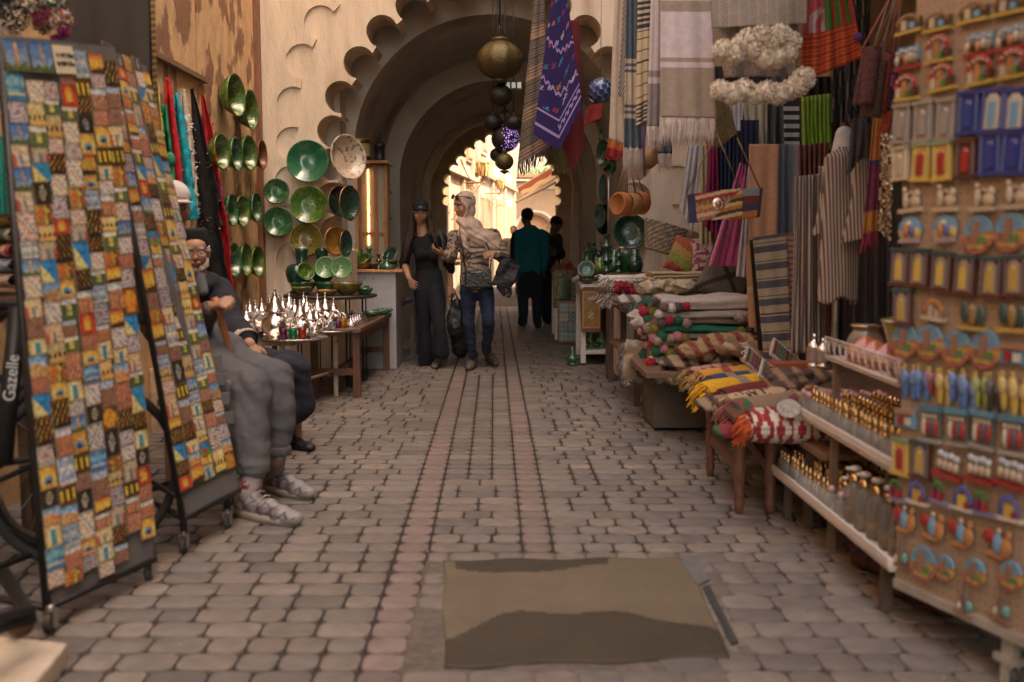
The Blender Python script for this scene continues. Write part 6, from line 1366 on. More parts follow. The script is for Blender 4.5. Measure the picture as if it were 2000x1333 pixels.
# kilims
hangsheet('brown_kilim', (1046,-30),(1062,-30),(1073,286),(1011,322),8.2, lambda u, v: jit((.33,.2,.12) if int(v*13) % 3 == 0 and (v*52) % 1 > .4 else ((.15,.115,.085) if (v*60) % 1 > .4 else (.05,.04,.035)), .15), 'brown finely striped kilim with dark tassels hanging in the arch', 'rug', fold=.03, nf=2, seed=8, nv=200, fringe=(26,.11,(.06,.045,.05),.005))
def purple(u, v):
    P_ = (.018,.007,.075); L_ = (.30,.22,.42)
    vb = .93 - 0*u
    e = v + .0
    for k_ in (.33, .60):
        z_ = k_ + .12*u + .014*(abs(((u*7) % 1)-.5)*4-1)
        if abs(v-z_) < .009: return L_
    if v > .80+.0*u:
        z_ = .865 + .018*(abs(((u*11) % 1)-.5)*4-1)
        if u > .5 and abs(v-z_) < .012: return L_
        if abs(v-.82) < .008 or abs(v-.925) < .009: return L_
        return P_
    gx, gy = u*4.5+v*2, v*14+.9*u*2
    if .22 < gx % 1 < .78 and .3 < gy % 1 < .75 and int(gy) % 2 and v < .80:
        q = (int(gx)*5+int(gy)*3) % 7
        if (int(u*44)+int(v*90)) % 3: return [(.4,.15,.03),(.04,.2,.3),(.4,.35,.35),(.25,.02,.1),(.3,.3,.5),(.03,.15,.2),(.3,.03,.03)][q]
    return jit(P_, .1)
hangsheet('purple_kilim', (1080,-20),(1106,-20),(1137,205),(1042,262),7.8, purple, 'purple embroidered kilim with zigzag bands and small coloured motifs', 'rug', nu=44, nv=150, fold=.018, nf=1.2, seed=9, peak=(.52,60), fringe=(50,.025,(.05,.015,.18)))
hangsheet('maroon_kilim', (1112,40),(1130,40),(1142,290),(1098,285),8.1, lambda u, v: (.12,.008,.012), 'dark maroon pointed kilim hanging behind the purple one', 'rug', fold=.02, nf=1.5, seed=10, peak=(.5,50))
hangsheet('olive_kilim', (1085,150),(1110,150),(1120,300),(1080,320),8.4, lambda u, v: jit((.12,.10,.03), .3), 'olive gold fringed kilim corner below the purple one', 'rug', fold=.02, nf=1.5, seed=11, peak=(.6,25), fringe=(30,.05,(.2,.17,.06)))
# lanterns
BRS = M(col=(.11,.08,.03), rough=.42, metal=.6, var=.4, scale=30, bump=.3, bs=60); DKL = M(col=(.03,.025,.02), rough=.4, metal=.5, var=.4, scale=50, bump=.4, bs=90)
LY = 8.8
t = T('brass_lantern', 'large ribbed brass globe lantern, topmost of the hanging lanterns', 'lantern', W(976,118,LY)); c = W(976,118,LY); R_ = S(43, LY)
m = MB(); n = 40; vs = []; k = 14
for i in range(k+1):
    a = pi*(.10+.8*i/k); 
    for j in range(n): b_ = 2*pi*j/n; rr = R_*sin(a)*(1+.035*cos(b_*10)); vs.append(c+V((rr*cos(b_), rr*sin(b_), R_*.86*cos(a))))
m.add(vs, [(i*n+j, (i+1)*n+j, (i+1)*n+(j+1) % n, i*n+(j+1) % n) for i in range(k) for j in range(n)]); m.build('globe', BRS, t)
m = MB(); m.lathe([(.001,R_*.8),(R_*.36,R_*.8),(R_*.38,R_*.95),(R_*.2,R_*.97),(.001,R_*.98)], c, 20); m.build('top_collar', BRS, t)
m = MB(); m.lathe([(.001,-R_*.78),(R_*.3,-R_*.8),(R_*.34,-R_*.93),(R_*.16,-R_*1.0),(.001,-R_*1.03)], c, 20); m.build('bottom_collar', BRS, t)
m = MB()
for a in range(4): m.tube([c+V((R_*.3*cos(a*pi/2), R_*.3*sin(a*pi/2), R_*.95)), c+V((0,0,R_*1.55))], .004, 5)
m.tube([c+V((0,0,R_*1.5)), V((c.x, c.y, 3.9))], .006, 5); m.build('chain', BLK, t)
sb = [(978,187,23,DKL,'dark pierced globe lantern just under the brass one'),(963,239,17,DKL,'small dark globe lantern, left of the middle cluster'),(986,238,21,DKL,'dark pierced globe lantern in the centre of the middle cluster'),(1003,240,16,DKL,'small dark globe lantern, right of the middle cluster'),(987,272,27,DKL,'dark mosaic globe lantern speckled with violet glass'),(972,303,15,DKL,'small dark globe lantern behind the lowest brass one'),(985,316,18,BRS,'dull brass flat globe lantern, lowest of the cluster')]
for i, (px, py, r_, mt, lab) in enumerate(sb):
    c = W(px, py, LY+.12*(i % 3)+.1); rr = S(r_, c.y); t = T('globe_lantern', lab, 'lantern', c, 'dark globe lanterns in the arch')
    m = MB()
    m.ball(c, (rr, rr, rr*.92), 22); m.build('globe', mt, t)
    m = MB(); m.lathe([(.001,rr*.85),(rr*.3,rr*.85),(rr*.34,rr*1.02),(rr*.1,rr*1.12),(.001,rr*1.2)], c, 12); m.build('collar', BLK, t)
    m = MB(); m.tube([c+V((0,0,rr*1.1)), V((c.x, c.y, 3.8))], .004, 5); m.build('chain', BLK, t)
    if i == 4:
        m = MB()
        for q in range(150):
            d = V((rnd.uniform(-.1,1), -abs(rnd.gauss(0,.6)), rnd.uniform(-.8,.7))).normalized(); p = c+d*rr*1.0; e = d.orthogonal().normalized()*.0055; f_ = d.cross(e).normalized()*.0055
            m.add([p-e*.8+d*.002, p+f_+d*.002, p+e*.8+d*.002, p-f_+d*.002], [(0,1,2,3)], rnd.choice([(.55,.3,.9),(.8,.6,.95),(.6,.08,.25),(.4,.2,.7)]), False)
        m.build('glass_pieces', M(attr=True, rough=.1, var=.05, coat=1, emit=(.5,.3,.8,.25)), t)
    if i == 6: m = MB(); m.lathe([(rr*.5,-rr*.95),(rr*.45,-rr*1.1),(.001,-rr*1.35)], c, 14); m.build('finial', BRS, t)
for k, px in enumerate((992,1003,1014)):
    c = W(px, 168, LY+.1); m = MB(); m.box(c, (.055,.055,.075)); o = tag(m.build('cube_lantern', BRS if k != 1 else DKL, bev=.004), 'little cube lantern, %s of three beside the brass lantern' % ORD[k+1], 'lantern', 'little cube lanterns')
    m = MB(); m.box(c+V((0,-.03,0)), (.034,.004,.05)); q = m.build('pane', M(col=(.25,.25,.2), rough=.1, coat=1)); q.location -= o.location; q.parent = o
c = W(1173,178,8.3); rr = S(24,8.3); t = T('mosaic_lamp', 'blue ball lamp of glass discs hanging on a long chain', 'lamp', c); m = MB(); m.ball(c, rr, 26); m.build('globe', M(col=(.25,.27,.3), rough=.3), t); m = MB()
for i in range(60):
    y_ = 1-2*(i+.5)/60; a = i*2.39996; d = V((sqrt(1-y_*y_)*cos(a), sqrt(1-y_*y_)*sin(a), y_)); e = d.orthogonal().normalized(); f_ = d.cross(e)
    m.add([c+d*(rr+.003)+(e*cos(q*pi/5)+f_*sin(q*pi/5))*rr*.22 for q in range(10)], [tuple(range(10))], jit((.03,.05,.16), .4), False)
m.build('glass_discs', M(attr=True, rough=.12, coat=1, var=.1), t); m = MB(); m.tube([c+V((0,0,rr)), V((c.x, c.y, 3.3))], .004, 5); m.build('chain', M(col=(.3,.28,.25), metal=.6), t)
# pompom shawl
gb_ = lambda u, v: jit((.33,.27,.22), .10) if (int(u*60)+int(v*60)) % 3 else (.22,.17,.14)
hangsheet('pompom_shawl', (1384,-70),(1577,-70),(1574,48),(1390,56),4.62, gb_, 'grey beige herringbone shawl folded above cream pompom rows', 'shawl', nu=50, nv=40, fold=.02, nf=2, seed=12, th=.012)
hangsheet('pompom_shawl', (1402,30),(1560,30),(1553,150),(1418,152),4.72, gb_, 'lower fold of grey herringbone shawl between two rows of cream pompoms', 'shawl', nu=46, nv=36, fold=.03, nf=3, seed=13, th=.012)
for rn, pts in (('upper', ((1412,98),(1432,104),(1450,86),(1470,96),(1488,72),(1505,84),(1524,70),(1545,82),(1498,112),(1520,112),(1462,76),(1538,104))), ('lower', ((1408,176),(1430,184),(1452,176),(1474,186),(1497,180),(1519,184),(1541,176),(1560,166),(1570,154)))):
    t = T('pompom_row', '%s row of fluffy cream pompoms on the grey herringbone shawl' % rn, 'pompoms', W(pts[0][0], pts[0][1], 4.5))
    for px, py in pts: m = MB(); pompom(m, W(px, py, 4.48), S(rnd.uniform(20,24), 4.48), (.72,.60,.47), 220); m.build('pompom', FLUFF, t)
# red embroidered skirt bag
def redp(u, v):
    if v < .25: return (.10,.03,.02) if v < .12 else (.3,.18,.05)
    if v < .6: return ((.45,.07,.08) if noise.noise(V((u*8, v*8, 1))) < .1 else (.45,.35,.35)) if u < .45 else ((.06,.13,.02) if (int(u*16)) % 3 else (.4,.03,.03))
    if (v*24) % 1 < .25: return (.55,.12,.02)
    return (.42,.015,.015) if (int(u*24)+int(v*22)) % 2 else (.25,.05,.015)
hangsheet('embroidered_skirt', (1574,-60),(1652,-60),(1686,112),(1562,152),4.75, redp, 'bright red embroidered skirt with flowered and green panels, hanging flared', 'skirt', nu=50, nv=60, fold=.04, nf=4, seed=14, peak=(.3,8))
hangsheet('red_bag', (1640,-30),(1660,-30),(1676,95),(1655,90),4.9, plainc((.35,.02,.015), .2), 'small red tasselled bag at the right edge of the red skirt', 'bag', fold=.02, nf=2, seed=15)
m = MB(); pompom(m, W(1676,72,4.7), S(9,4.7), (.16,.06,.25), 60); tag(m.build('tassel', FLUFF), 'small violet pompom beside the red skirt', 'pompom')
# clothes
def stripev(c1, c2, n): return lambda u, v: c1 if (u*n) % 1 < .5 else c2
st1, st2 = (.42,.34,.28), (.13,.09,.075)
hangsheet('green_shorts', (1566,190),(1623,183),(1624,292),(1568,294),5.7, lambda u, v: jit((.16,.27,.02) if v > .08 else (.22,.33,.05), .1), 'lime green gathered trousers on a hanger', 'trousers', nu=40, fold=.03, nf=7, seed=16)
hangsheet('brown_blouse', (1560,285),(1620,278),(1618,345),(1562,350),5.6, stripev((.20,.06,.04),(.08,.03,.025),12), 'brown red striped trousers top under the lime trousers', 'trousers', nu=60, nv=16, fold=.03, nf=6, seed=17)
hangsheet('striped_trousers', (1553,345),(1584,342),(1584,690),(1545,690),5.35, stripev(st1, st2, 8), 'left leg of the long brown and cream striped trousers', 'trousers', nu=48, nv=50, fold=.03, nf=3, seed=18)
hangsheet('striped_trousers', (1582,342),(1612,338),(1614,690),(1582,690),5.4, stripev(st1, st2, 8), 'right leg of the long brown and cream striped trousers', 'trousers', nu=48, nv=50, fold=.03, nf=3, seed=19)
mq = T('mannequin', 'grey mannequin bust wearing a long striped shirt', 'mannequin', W(1645,590,5.15)); c = W(1648,275,5.2)
m = MB(); m.cap(c+V((0,0,-.1)), c+V((0,0,.03)), .07, .045); m.cap(c+V((-.035,0,-.12)), c+V((.035,0,-.12)), .055, .055); fused('bust', m, M(col=(.5,.47,.47), rough=.5), mq, .01, 2)
m = MB(); m.tube([c+V((0,.05,-.1)), V((c.x, c.y+.05, .0))], .02, 8); m.build('pole', STEEL, mq)
def shirt(u, v):
    a = 2*pi*u; cx = lerp(1648, 1634, v); hw = lerp(9, 34, sm(v/.07)) if v < .07 else lerp(34, 37, v); hw *= 1+.05*sin(a*5+v*3)*v
    y_ = lerp(288, 588, v) + (6*sin(a*2+1)+4*sin(a*5))*max(0, v-.8)*5; q = W(cx, y_, 5.15); r_ = S(hw, 5.15)
    return q + V((r_*cos(a), r_*.62*sin(a)*(1+.15*noise.noise(V((cos(a)*2, sin(a)*2, v*3)))), 0))
def sleeve(u, v, c0=(1679,312), c1=(1672,468), w0=14, w1=26, Y_=5.02):
    a = 2*pi*u; q = W(lerp(c0[0], c1[0], v)+6*sin(v*3), lerp(c0[1], c1[1], v), Y_); r_ = S(lerp(w0, w1, v)*(1+.09*sin(a*3+v*5)), Y_); return q+V((r_*cos(a), r_*.7*sin(a), .02*cos(a)*v))
SM = stripe_mat(st1, st2, 62, skew=.05)
m = MB(); m.sheet(shirt, 96, 60, .004); m.build('striped_shirt', SM, mq)
m = MB(); m.sheet(sleeve, 48, 30, .004); m.build('sleeve', SM, mq)
m = MB(); m.sheet(lambda u, v: sleeve(u, v, (1614,325), (1603,455), 12, 15, 5.25), 40, 26, .004); m.build('sleeve', SM, mq)
hangsheet('dark_scarf', (1664,232),(1694,228),(1688,300),(1655,344),4.9, lambda u, v: (.03,.03,.035) if (v*14+u*3) % 1 < .6 else (.12,.12,.13), 'dark striped pointed scarf hanging beside the mannequin', 'scarf', fold=.02, nf=2, seed=20)
hangsheet('orange_scarf', (1706,225),(1722,225),(1713,452),(1684,458),4.7, lambda u, v: (.48,.2,.05) if v < .38 or v > .82 else jit((.20,.04,.09) if v > .42 else (.05,.06,.18), .3), 'orange scarf with a purple band and red fringe', 'scarf', fold=.015, nf=2, seed=21, fringe=(24,.09,(.25,.03,.06),.004))
hangsheet('peach_scarf', (1463,282),(1521,282),(1517,472),(1462,486),5.95, plainc((.52,.28,.16)), 'smooth peach scarf hanging in front of the dresses', 'scarf', fold=.012, nf=2, seed=22)
hangsheet('peach_wrap', (1456,480),(1480,480),(1484,640),(1462,640),6.1, lambda u, v: (.5,.27,.15) if not .5 < v < .56 else (.45,.4,.3), 'long peach wrap half hidden behind the striped blanket', 'scarf', fold=.012, nf=1, seed=23)
hangsheet('blue_grey_scarf', (1519,282),(1541,282),(1540,460),(1517,462),6.0, plainc((.11,.13,.17)), 'blue grey scarf to the right of the peach one', 'scarf', fold=.015, nf=2, seed=24)
hangsheet('pale_grey_scarf', (1540,282),(1562,282),(1560,458),(1540,460),6.02, plainc((.24,.24,.28)), 'pale grey scarf next to the blue grey one', 'scarf', fold=.012, nf=1, seed=25)
bl_ = []
e_ = 0
for k in range(7): 
    for w__, cc in ((.055,(.42,.34,.24)),(.008,(.05,.04,.05)),(.016,(.42,.34,.24)),(.055,(.10,.095,.115)),(.008,(.42,.34,.24))): e_ += w__; bl_.append((e_, cc))
hangsheet('striped_blanket', (1470,464),(1536,455),(1546,702),(1492,704),5.75, bands([(.03,(.10,.095,.11))]+bl_), 'cream and slate striped blanket draped in front of the scarves', 'blanket', fold=.012, nf=1.5, seed=26, nv=150, th=.02)
hangsheet('black_blanket', (1464,470),(1474,466),(1498,700),(1482,700),5.85, plainc((.015,.012,.012)), 'black blanket edge just left of the striped one', 'blanket', fold=.006, nf=1)
hangsheet('red_striped_blanket', (1534,456),(1549,456),(1553,640),(1540,640),5.8, lambda u, v: (.4,.1,.07) if (v*16) % 1 < .4 else (.45,.36,.28), 'narrow red and cream striped blanket right of the slate striped one', 'blanket', fold=.006, nf=1, nv=80)
hangsheet('navy_dress', (1398,262),(1446,262),(1442,480),(1396,480),6.9, plainc((.018,.03,.07), .1), 'long dark blue pleated dress', 'dress', nu=50, fold=.05, nf=6, seed=27)
hangsheet('shirt', (1424,200),(1452,200),(1450,256),(1428,256),6.7, plainc((.5,.46,.48)), 'small white top hanging over the dark blue dress', 'top', fold=.02, nf=3, seed=28)
hangsheet('blouse', (1446,235),(1482,235),(1476,345),(1452,345),6.6, plainc((.02,.02,.06)), 'navy top beside the white one', 'top', fold=.03, nf=3, seed=29)
hangsheet('magenta_dress', (1384,290),(1402,290),(1404,470),(1374,440),6.85, plainc((.20,.008,.06), .1), 'deep magenta dress left of the dark blue one', 'dress', fold=.04, nf=3, seed=30)
hangsheet('pink_dress', (1446,318),(1466,325),(1452,520),(1385,520),6.6, plainc((.42,.04,.16), .08), 'bright pink satin dress sweeping to the left', 'dress', nu=30, fold=.05, nf=4, seed=31, mat=M(attr=True, rough=.35, var=.08, sheen=.4))
hangsheet('white_dress', (1462,325),(1476,325),(1474,545),(1438,540),6.55, plainc((.48,.42,.43)), 'long white dress beside the pink satin one', 'dress', fold=.03, nf=3, seed=32)
hangsheet('white_veil', (1344,285),(1372,285),(1352,452),(1326,405),7.3, plainc((.50,.47,.48)), 'white scarf tied with a frill, hanging before the cream wall', 'scarf', fold=.03, nf=3, seed=33, fringe=(20,.03,(.6,.57,.6)))
hangsheet('cream_scarf', (1368,285),(1392,285),(1392,470),(1366,480),7.1, plainc((.45,.38,.22)), 'cream yellow crocheted scarf left of the magenta dress', 'scarf', fold=.03, nf=3, seed=34, fringe=(20,.04,(.5,.42,.25)))
hangsheet('cream_cardigan', (1450,200),(1500,200),(1498,285),(1462,285),6.75, plainc((.42,.38,.28)), 'pale cream cardigan above the peach scarf', 'cardigan', fold=.03, nf=3, seed=35)
hangsheet('monochrome_shirt', (1530,200),(1562,200),(1562,285),(1532,285),6.3, lambda u, v: (.02,.02,.03) if (v*5) % 1 < .5 else (.4,.42,.43), 'black and white broad striped shirt above the grey scarf', 'shirt', fold=.01, nf=1, seed=36, nv=30)
for k, (x0_, x1_, y0_, y1_, Y_, c, lab) in enumerate(((1498,1535,150,290,6.6,(.09,.10,.10),'dull grey garment hanging between cardigan and striped shirt'),(1392,1570,130,480,7.4,(.02,.016,.016),'very dark backdrop sheet added at the back of the clothes stall'),(1560,1640,150,420,6.3,(.018,.013,.013),'black backdrop sheet added behind the lime trousers'),(1625,1700,-60,240,5.6,(.03,.022,.02),'dark pinstriped robe hanging above the mannequin'),(1650,1760,230,700,6.2,(.07,.05,.04),'brown grey backdrop sheet added at the back beside the pegboard'),(1560,1660,430,760,6.4,(.05,.035,.03),'dark brown backdrop sheet added behind the striped trousers'),(1604,1625,560,700,5.9,(.15,.025,.02),'red striped cloth edge behind the trousers'),(1380,1400,200,300,6.9,(.3,.03,.02),'scarlet cloth behind the taupe shawl'))):
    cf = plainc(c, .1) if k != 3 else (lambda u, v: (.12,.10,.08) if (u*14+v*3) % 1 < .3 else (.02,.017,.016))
    hangsheet('garment_backdrop', (x0_,y0_),(x1_,y0_),(x1_,y1_),(x0_,y1_),Y_, cf, lab, 'garment', fold=.05, nf=5 if x1_-x0_ > 60 else 2, seed=40+k, nu=40)  # broad dark sheets are added backdrop filling the dark depth of the stall
hangsheet('gold_pouch', (1398,195),(1420,190),(1440,262),(1396,292),5.6, lambda u, v: jit((.16,.11,.05), .5), 'brown gold brocade pouch hanging under the shawl', 'bag', fold=.01, nf=1, seed=50, th=.03)
hangsheet('red_leather_bag', (1148,208),(1176,203),(1172,235),(1138,248),8.2, plainc((.25,.02,.015)), 'small red leather bag hanging beside the purple kilim', 'bag', fold=.01, nf=1, seed=51, th=.04)
hangsheet('red_orange_cloth', (1190,270),(1222,285),(1214,308),(1182,305),7.0, lambda u, v: (.3,.02,.03) if v > .5 else (.45,.12,.02), 'red and orange cloth corner under the cream throw', 'cloth', fold=.02, nf=2, fringe=(20,.03,(.4,.02,.03)))
# strap bags with tassels near the pegboard
for k, (px, py, c, lab) in enumerate(((1690,150,(.09,.03,.025),'brown woven bag on a long strap, leftmost by the pegboard'),(1706,175,(.10,.05,.03),'dark tapestry bag on a long strap, second by the pegboard'),(1722,165,(.25,.04,.03),'red woven bag on a long strap, third by the pegboard'),(1738,160,(.06,.03,.05),'dark bag with violet flower, nearest the pegboard'),(1738,235,(.40,.07,.03),'orange red flowered bag hanging lowest by the pegboard'))):
    c0 = W(px, py, 4.3+.04*k); m = MB()
    def bgf2(u, v): return c0+V(((u-.5)*.06*(1+.3*v)+.03*(.5-v), .02*sin(u*pi*2+k), (.5-v)*.24 if k < 4 else (.5-v)*.15))
    m.sheet(bgf2, 14, 30, .02, lambda u, v, c=c, k=k: jit(c, .35) if ((u-.5)**2*1+(v-.5)**2*4) > .07 or k < 3 else jit((.3,.08,.2) if k == 3 else (.10,.02,.06), .2))
    o = tag(m.build('woven_bag', CLOTH), lab, 'bag', 'strap bags beside the pegboard'); m = MB()
    for j in (-1, 1): m.tube([c0+V((.025*j,0,.1)), W(1762-6*j+k, -60, 4.3)], .004, 5, jit(rnd.choice([(.3,.22,.18),(.05,.3,.25),(.3,.1,.06)]), .2))
    q = m.build('strap', CLOTH); q.location -= o.location; q.parent = o
GLT = M(col=(.8,.72,.66), rough=.12, metal=1, var=.1)
for k, px in enumerate((1726,1734,1742)):  # silver strings, also standing in for the bright sunlight behind them
    m = MB()
    for j in range(110):
        v = j/110; p = W(px+rnd.uniform(-4,4)-v*6, 262+v*(190+10*k), 4.35); m.box(p, (.009,.003,.010), rz=rnd.uniform(-1,1))
    t = tag(m.build('sequin_string', GLT), 'glittering silver sequin string, %s of three left of the pegboard' % ORD[k+1], 'sequin string', 'sequin strings left of the pegboard')
    t['kind'] = 'thing'; del t['kind']
# clutch bags with medallion
def cl1(u, v):
    if u < .12: return (.03,.03,.07)
    s_ = v*8+u*1.5
    if u+v*.6 > 1.0: return [(.42,.16,.02),(.06,.035,.03),(.5,.36,.2)][int(s_) % 3]
    return [(.25,.02,.02),(.5,.36,.2),(.30,.03,.02),(.07,.04,.03),(.45,.22,.05)][int(s_) % 5] if not (abs((u*30+v*8) % 1 - .5) < .15 and int(s_) % 2) else (.5,.4,.25)
o = hangsheet('clutch_bag', (1342,380),(1446,369),(1446,424),(1346,436),5.35, cl1, 'striped kilim clutch bag with a silver medallion hanging on a chain', 'bag', nu=70, nv=40, fold=.004, nf=1, th=.045)
m = MB(); c = W(1403,399,5.31); m.lathe([(.001,0),(.037,0),(.034,.008),(.024,.010),(.001,.010)], (0,0,0), 26, None, Matrix.Translation(c) @ Matrix.Rotation(pi/2, 4, 'X')); q = m.build('medallion', SILV); q.location -= o.location; q.parent = o
m = MB(); m.ball(c+V((0,-.012,0)), (.02,.01,.02), 16); q2_ = m.build('stone', M(col=(.3,.12,.03), rough=.2, coat=1)); q2_.location -= o.location; q2_.parent = o
m = MB()
for a_, b_ in (((1340,378),(1400,262)),((1445,368),(1400,262))): m.tube([W(*a_, 5.35), W(*b_, 5.4)], .004, 5)
q = m.build('chain', M(col=(.25,.17,.1), metal=.7, rough=.3)); q.location -= o.location; q.parent = o
o = hangsheet('clutch_bag', (1430,372),(1486,368),(1480,425),(1420,432),5.5, lambda u, v: [(.22,.22,.24),(.16,.035,.025),(.05,.05,.08),(.45,.16,.03)][int(v*4) % 4] if u < .9 else (.05,.03,.04), 'grey and rust clutch bag behind the medallion one', 'bag', nu=30, nv=24, fold=.004, nf=1, th=.04)
m = MB(); m.tube([W(1484,368,5.5), W(1440,270,5.5)], .004, 5); q = m.build('chain', M(col=(.25,.17,.1), metal=.7, rough=.3)); q.location -= o.location; q.parent = o
# rattan round bags, straw hat
for k, (px, py, r_, lab) in enumerate(((1213,399,23,'round orange rattan bag, front of three'),(1233,400,22,'round tan rattan bag, middle of three'),(1250,397,22,'round orange brown rattan bag, rear of three'))):
    Y = 7.4+.1*k; c = W(px, py, Y); rr = S(r_, Y); ax = V((-.8,-.6,.05)).normalized(); Mx = Matrix.Translation(c) @ ax.to_track_quat('Z','Y').to_matrix().to_4x4(); col = [(.42,.14,.03),(.38,.18,.06),(.36,.11,.03)][k]
    m = MB(); m.lathe([(.001,-.035),(rr*.97,-.035),(rr,-.03),(rr,.03),(rr*.97,.038),(rr*.8,.040),(rr*.78,.036),(.001,.038)], (0,0,0), 30, lambda u, v, col=col: mix3(col, (.12,.04,.01), .5*((int(u*7)+int(v*60)) % 2)), Mx); o = tag(m.build('rattan_bag', M(attr=True, rough=.6, var=.2, bump=.5, bs=120)), lab, 'bag', 'round rattan bags')
    m = MB()
    for j in (-1, 1): m.tube([c+V((.03*j, 0, rr*.9)), W(1222+6*k+3*j, 325, Y)], .0045, 5)
    q = m.build('strap', M(col=(.25,.09,.03))); q.location -= o.location; q.parent = o
c = W(1270,302,7.2); m = MB(); m.lathe([(.001,.07),(.05,.07),(.07,.05),(.075,0),(.105,-.01),(.11,-.012),(.075,-.008),(.001,.06)], (0,0,0), 30, lambda u, v: mix3((.5,.33,.15),(.3,.17,.06), .6*(int(u*14) % 2)), Matrix.Translation(c) @ V((.5,-.8,-.25)).to_track_quat('Z','Y').to_matrix().to_4x4()); tag(m.build('straw_hat', M(attr=True, rough=.7, var=.1, bump=.4, bs=140)), 'ridged straw hat hanging below the slate shawl', 'hat')
m = MB(); m.tube([W(1258,250,6.0), W(1257,300,6.0), W(1259,345,6.0)], [.012,.008,.006], 6, (.10,.06,.16)); tag(m.build('cord', CLOTH), 'dull purple cord hanging in front of the straw hat', 'cord')

# ================= GOODS IN THE PASSAGE, RIGHT =================
def wtable(x0, x1, y0, y1, h_, mt, lab, shelf=None, frame=True):
    t = T('white_table', lab, 'table', (x0, y0, 0))
    m = MB(); m.box(((x0+x1)/2, (y0+y1)/2, h_-.015), (x1-x0+.02, y1-y0+.02, .03)); m.build('top', mt, t, bev=.003)
    m = MB(); m.box(((x0+x1)/2, y0+.014, h_-.075), (x1-x0-.06, .022, .088)); m.build('apron', mt, t)
    m = MB(); m.box((x0+.014, (y0+y1)/2, h_-.075), (.022, y1-y0-.06, .088)); m.build('apron', mt, t)
    for x in (x0+.025, x1-.025):
        for y_ in (y0+.025, y1-.025): m = MB(); m.box((x, y_, (h_-.03)/2+.01), (.05,.05,h_-.052)); m.build('leg', mt, t, bev=.003)
    if shelf: m = MB(); m.box(((x0+x1)/2, (y0+y1)/2, shelf), (x1-x0-.1, y1-y0-.02, .04)); m.build('shelf', mt, t, bev=.003)
    return t
wm = M(col=(.60,.54,.48), rough=.5, var=.15, scale=14, col2=(.3,.22,.16), thr=(.66,.7))
ta = G(1140,714); za = W(1140,556,ta.y).z
wtable(ta.x-.03, 1.10, ta.y, ta.y+.8, za, wm, 'white painted table with bowls at the right entrance of the passage', .13)
tb_ = G(1088,668); zb4 = W(1088,533,tb_.y).z
wtable(tb_.x-.03, 1.0, tb_.y, tb_.y+.9, zb4, wm, 'farther white stand with red and green tagines in the passage')
gp = 'bowls on the white table'
for k, (px, dy, r_, mt, up, d, lab) in enumerate(((1147,.12,.085,DKGN,0,(0,0,1),'dark green copper rimmed bowl, lowest of the left stack on the white table'),(1147,.12,.088,GRN1,.035,(0,0,1),'green copper rimmed bowl, middle of the left stack on the white table'),(1145,.1,.085,TEAL,.10,(-.25,-.85,.35),'green bowl turned to the viewer on top of the left stack'),
      (1182,.15,.09,DKGN,0,(0,0,1),'dark bowl with copper rim, lowest of the right stack on the white table'),(1182,.15,.09,DKGN,.035,(0,0,1),'dark bowl with copper rim, second of the right stack on the white table'),(1178,.15,.09,DKGN,.1,(-.5,-.3,.6),'dark bowl tipped left on the right stack'),(1192,.16,.09,DKGN,.1,(-.6,-.3,.55),'dark bowl with bright copper rim tipped on the right stack'))):
    Y = ta.y+dy; x = W(px, 500, Y).x; bowl('bowl', (x, Y, za+.05+up), d, r_, .05, mt, lab, 'bowl', gp, COPP)
m = MB(); c = V((W(1122,0,ta.y+.3).x, ta.y+.3, za+.02)); m.tube([c, c+V((.14,0,.08))], .03, 8); tag(m.build('rolled_paper', M(col=(.35,.33,.3))), 'silver grey rolled packet on the left edge of the white table', 'packet')
# plaque hanging on the table front
p0 = W(1154,605,ta.y-.02); w_, h_ = S(44,ta.y), S(88,ta.y); t = T('painted_plaque', 'tapered brown and gold painted bellows shaped board hanging on the white table', 'plaque', p0)
m = MB(); m.prism([(p0.x-w_*.42,p0.z-h_/2),(p0.x-w_*.5,p0.z+h_*.42),(p0.x-w_*.3,p0.z+h_*.5),(p0.x+w_*.3,p0.z+h_*.5),(p0.x+w_*.5,p0.z+h_*.42),(p0.x+w_*.42,p0.z-h_/2)], p0.y-.035, p0.y-.012); m.build('board', wood((.14,.05,.025), .4), t, bev=.003)
m = MB(); 
for i in range(14):
    for j in range(26):
        u, v = (i+.5)/14, (j+.5)/26; e = mix3((.30,.10,.02),(.26,.15,.04), noise.noise(V((u*9, v*9, 3)))*.5+.5)
        if i in (0, 13) or j in (0, 25): e = (.4,.24,.06)
        elif ((u-.5)**2*5+(v-.35)**2*9 < .12 and (i*3+j*5) % 4) or (abs(v-.8) < .03 and abs(u-.5) < .25): e = (.35,.33,.3)
        elif (i*7+j*11) % 9 == 0: e = (.06,.12,.04)
        x = p0.x+(u-.5)*w_*.76; z = p0.z+(v-.5)*h_*.82; m.add([(x-w_*.028, p0.y-.0365, z-h_*.016),(x+w_*.028, p0.y-.0365, z-h_*.016),(x+w_*.028, p0.y-.0365, z+h_*.016),(x-w_*.028, p0.y-.0365, z+h_*.016)], [(0,1,2,3)], e, False)
m.build('painting', PAPER, t)
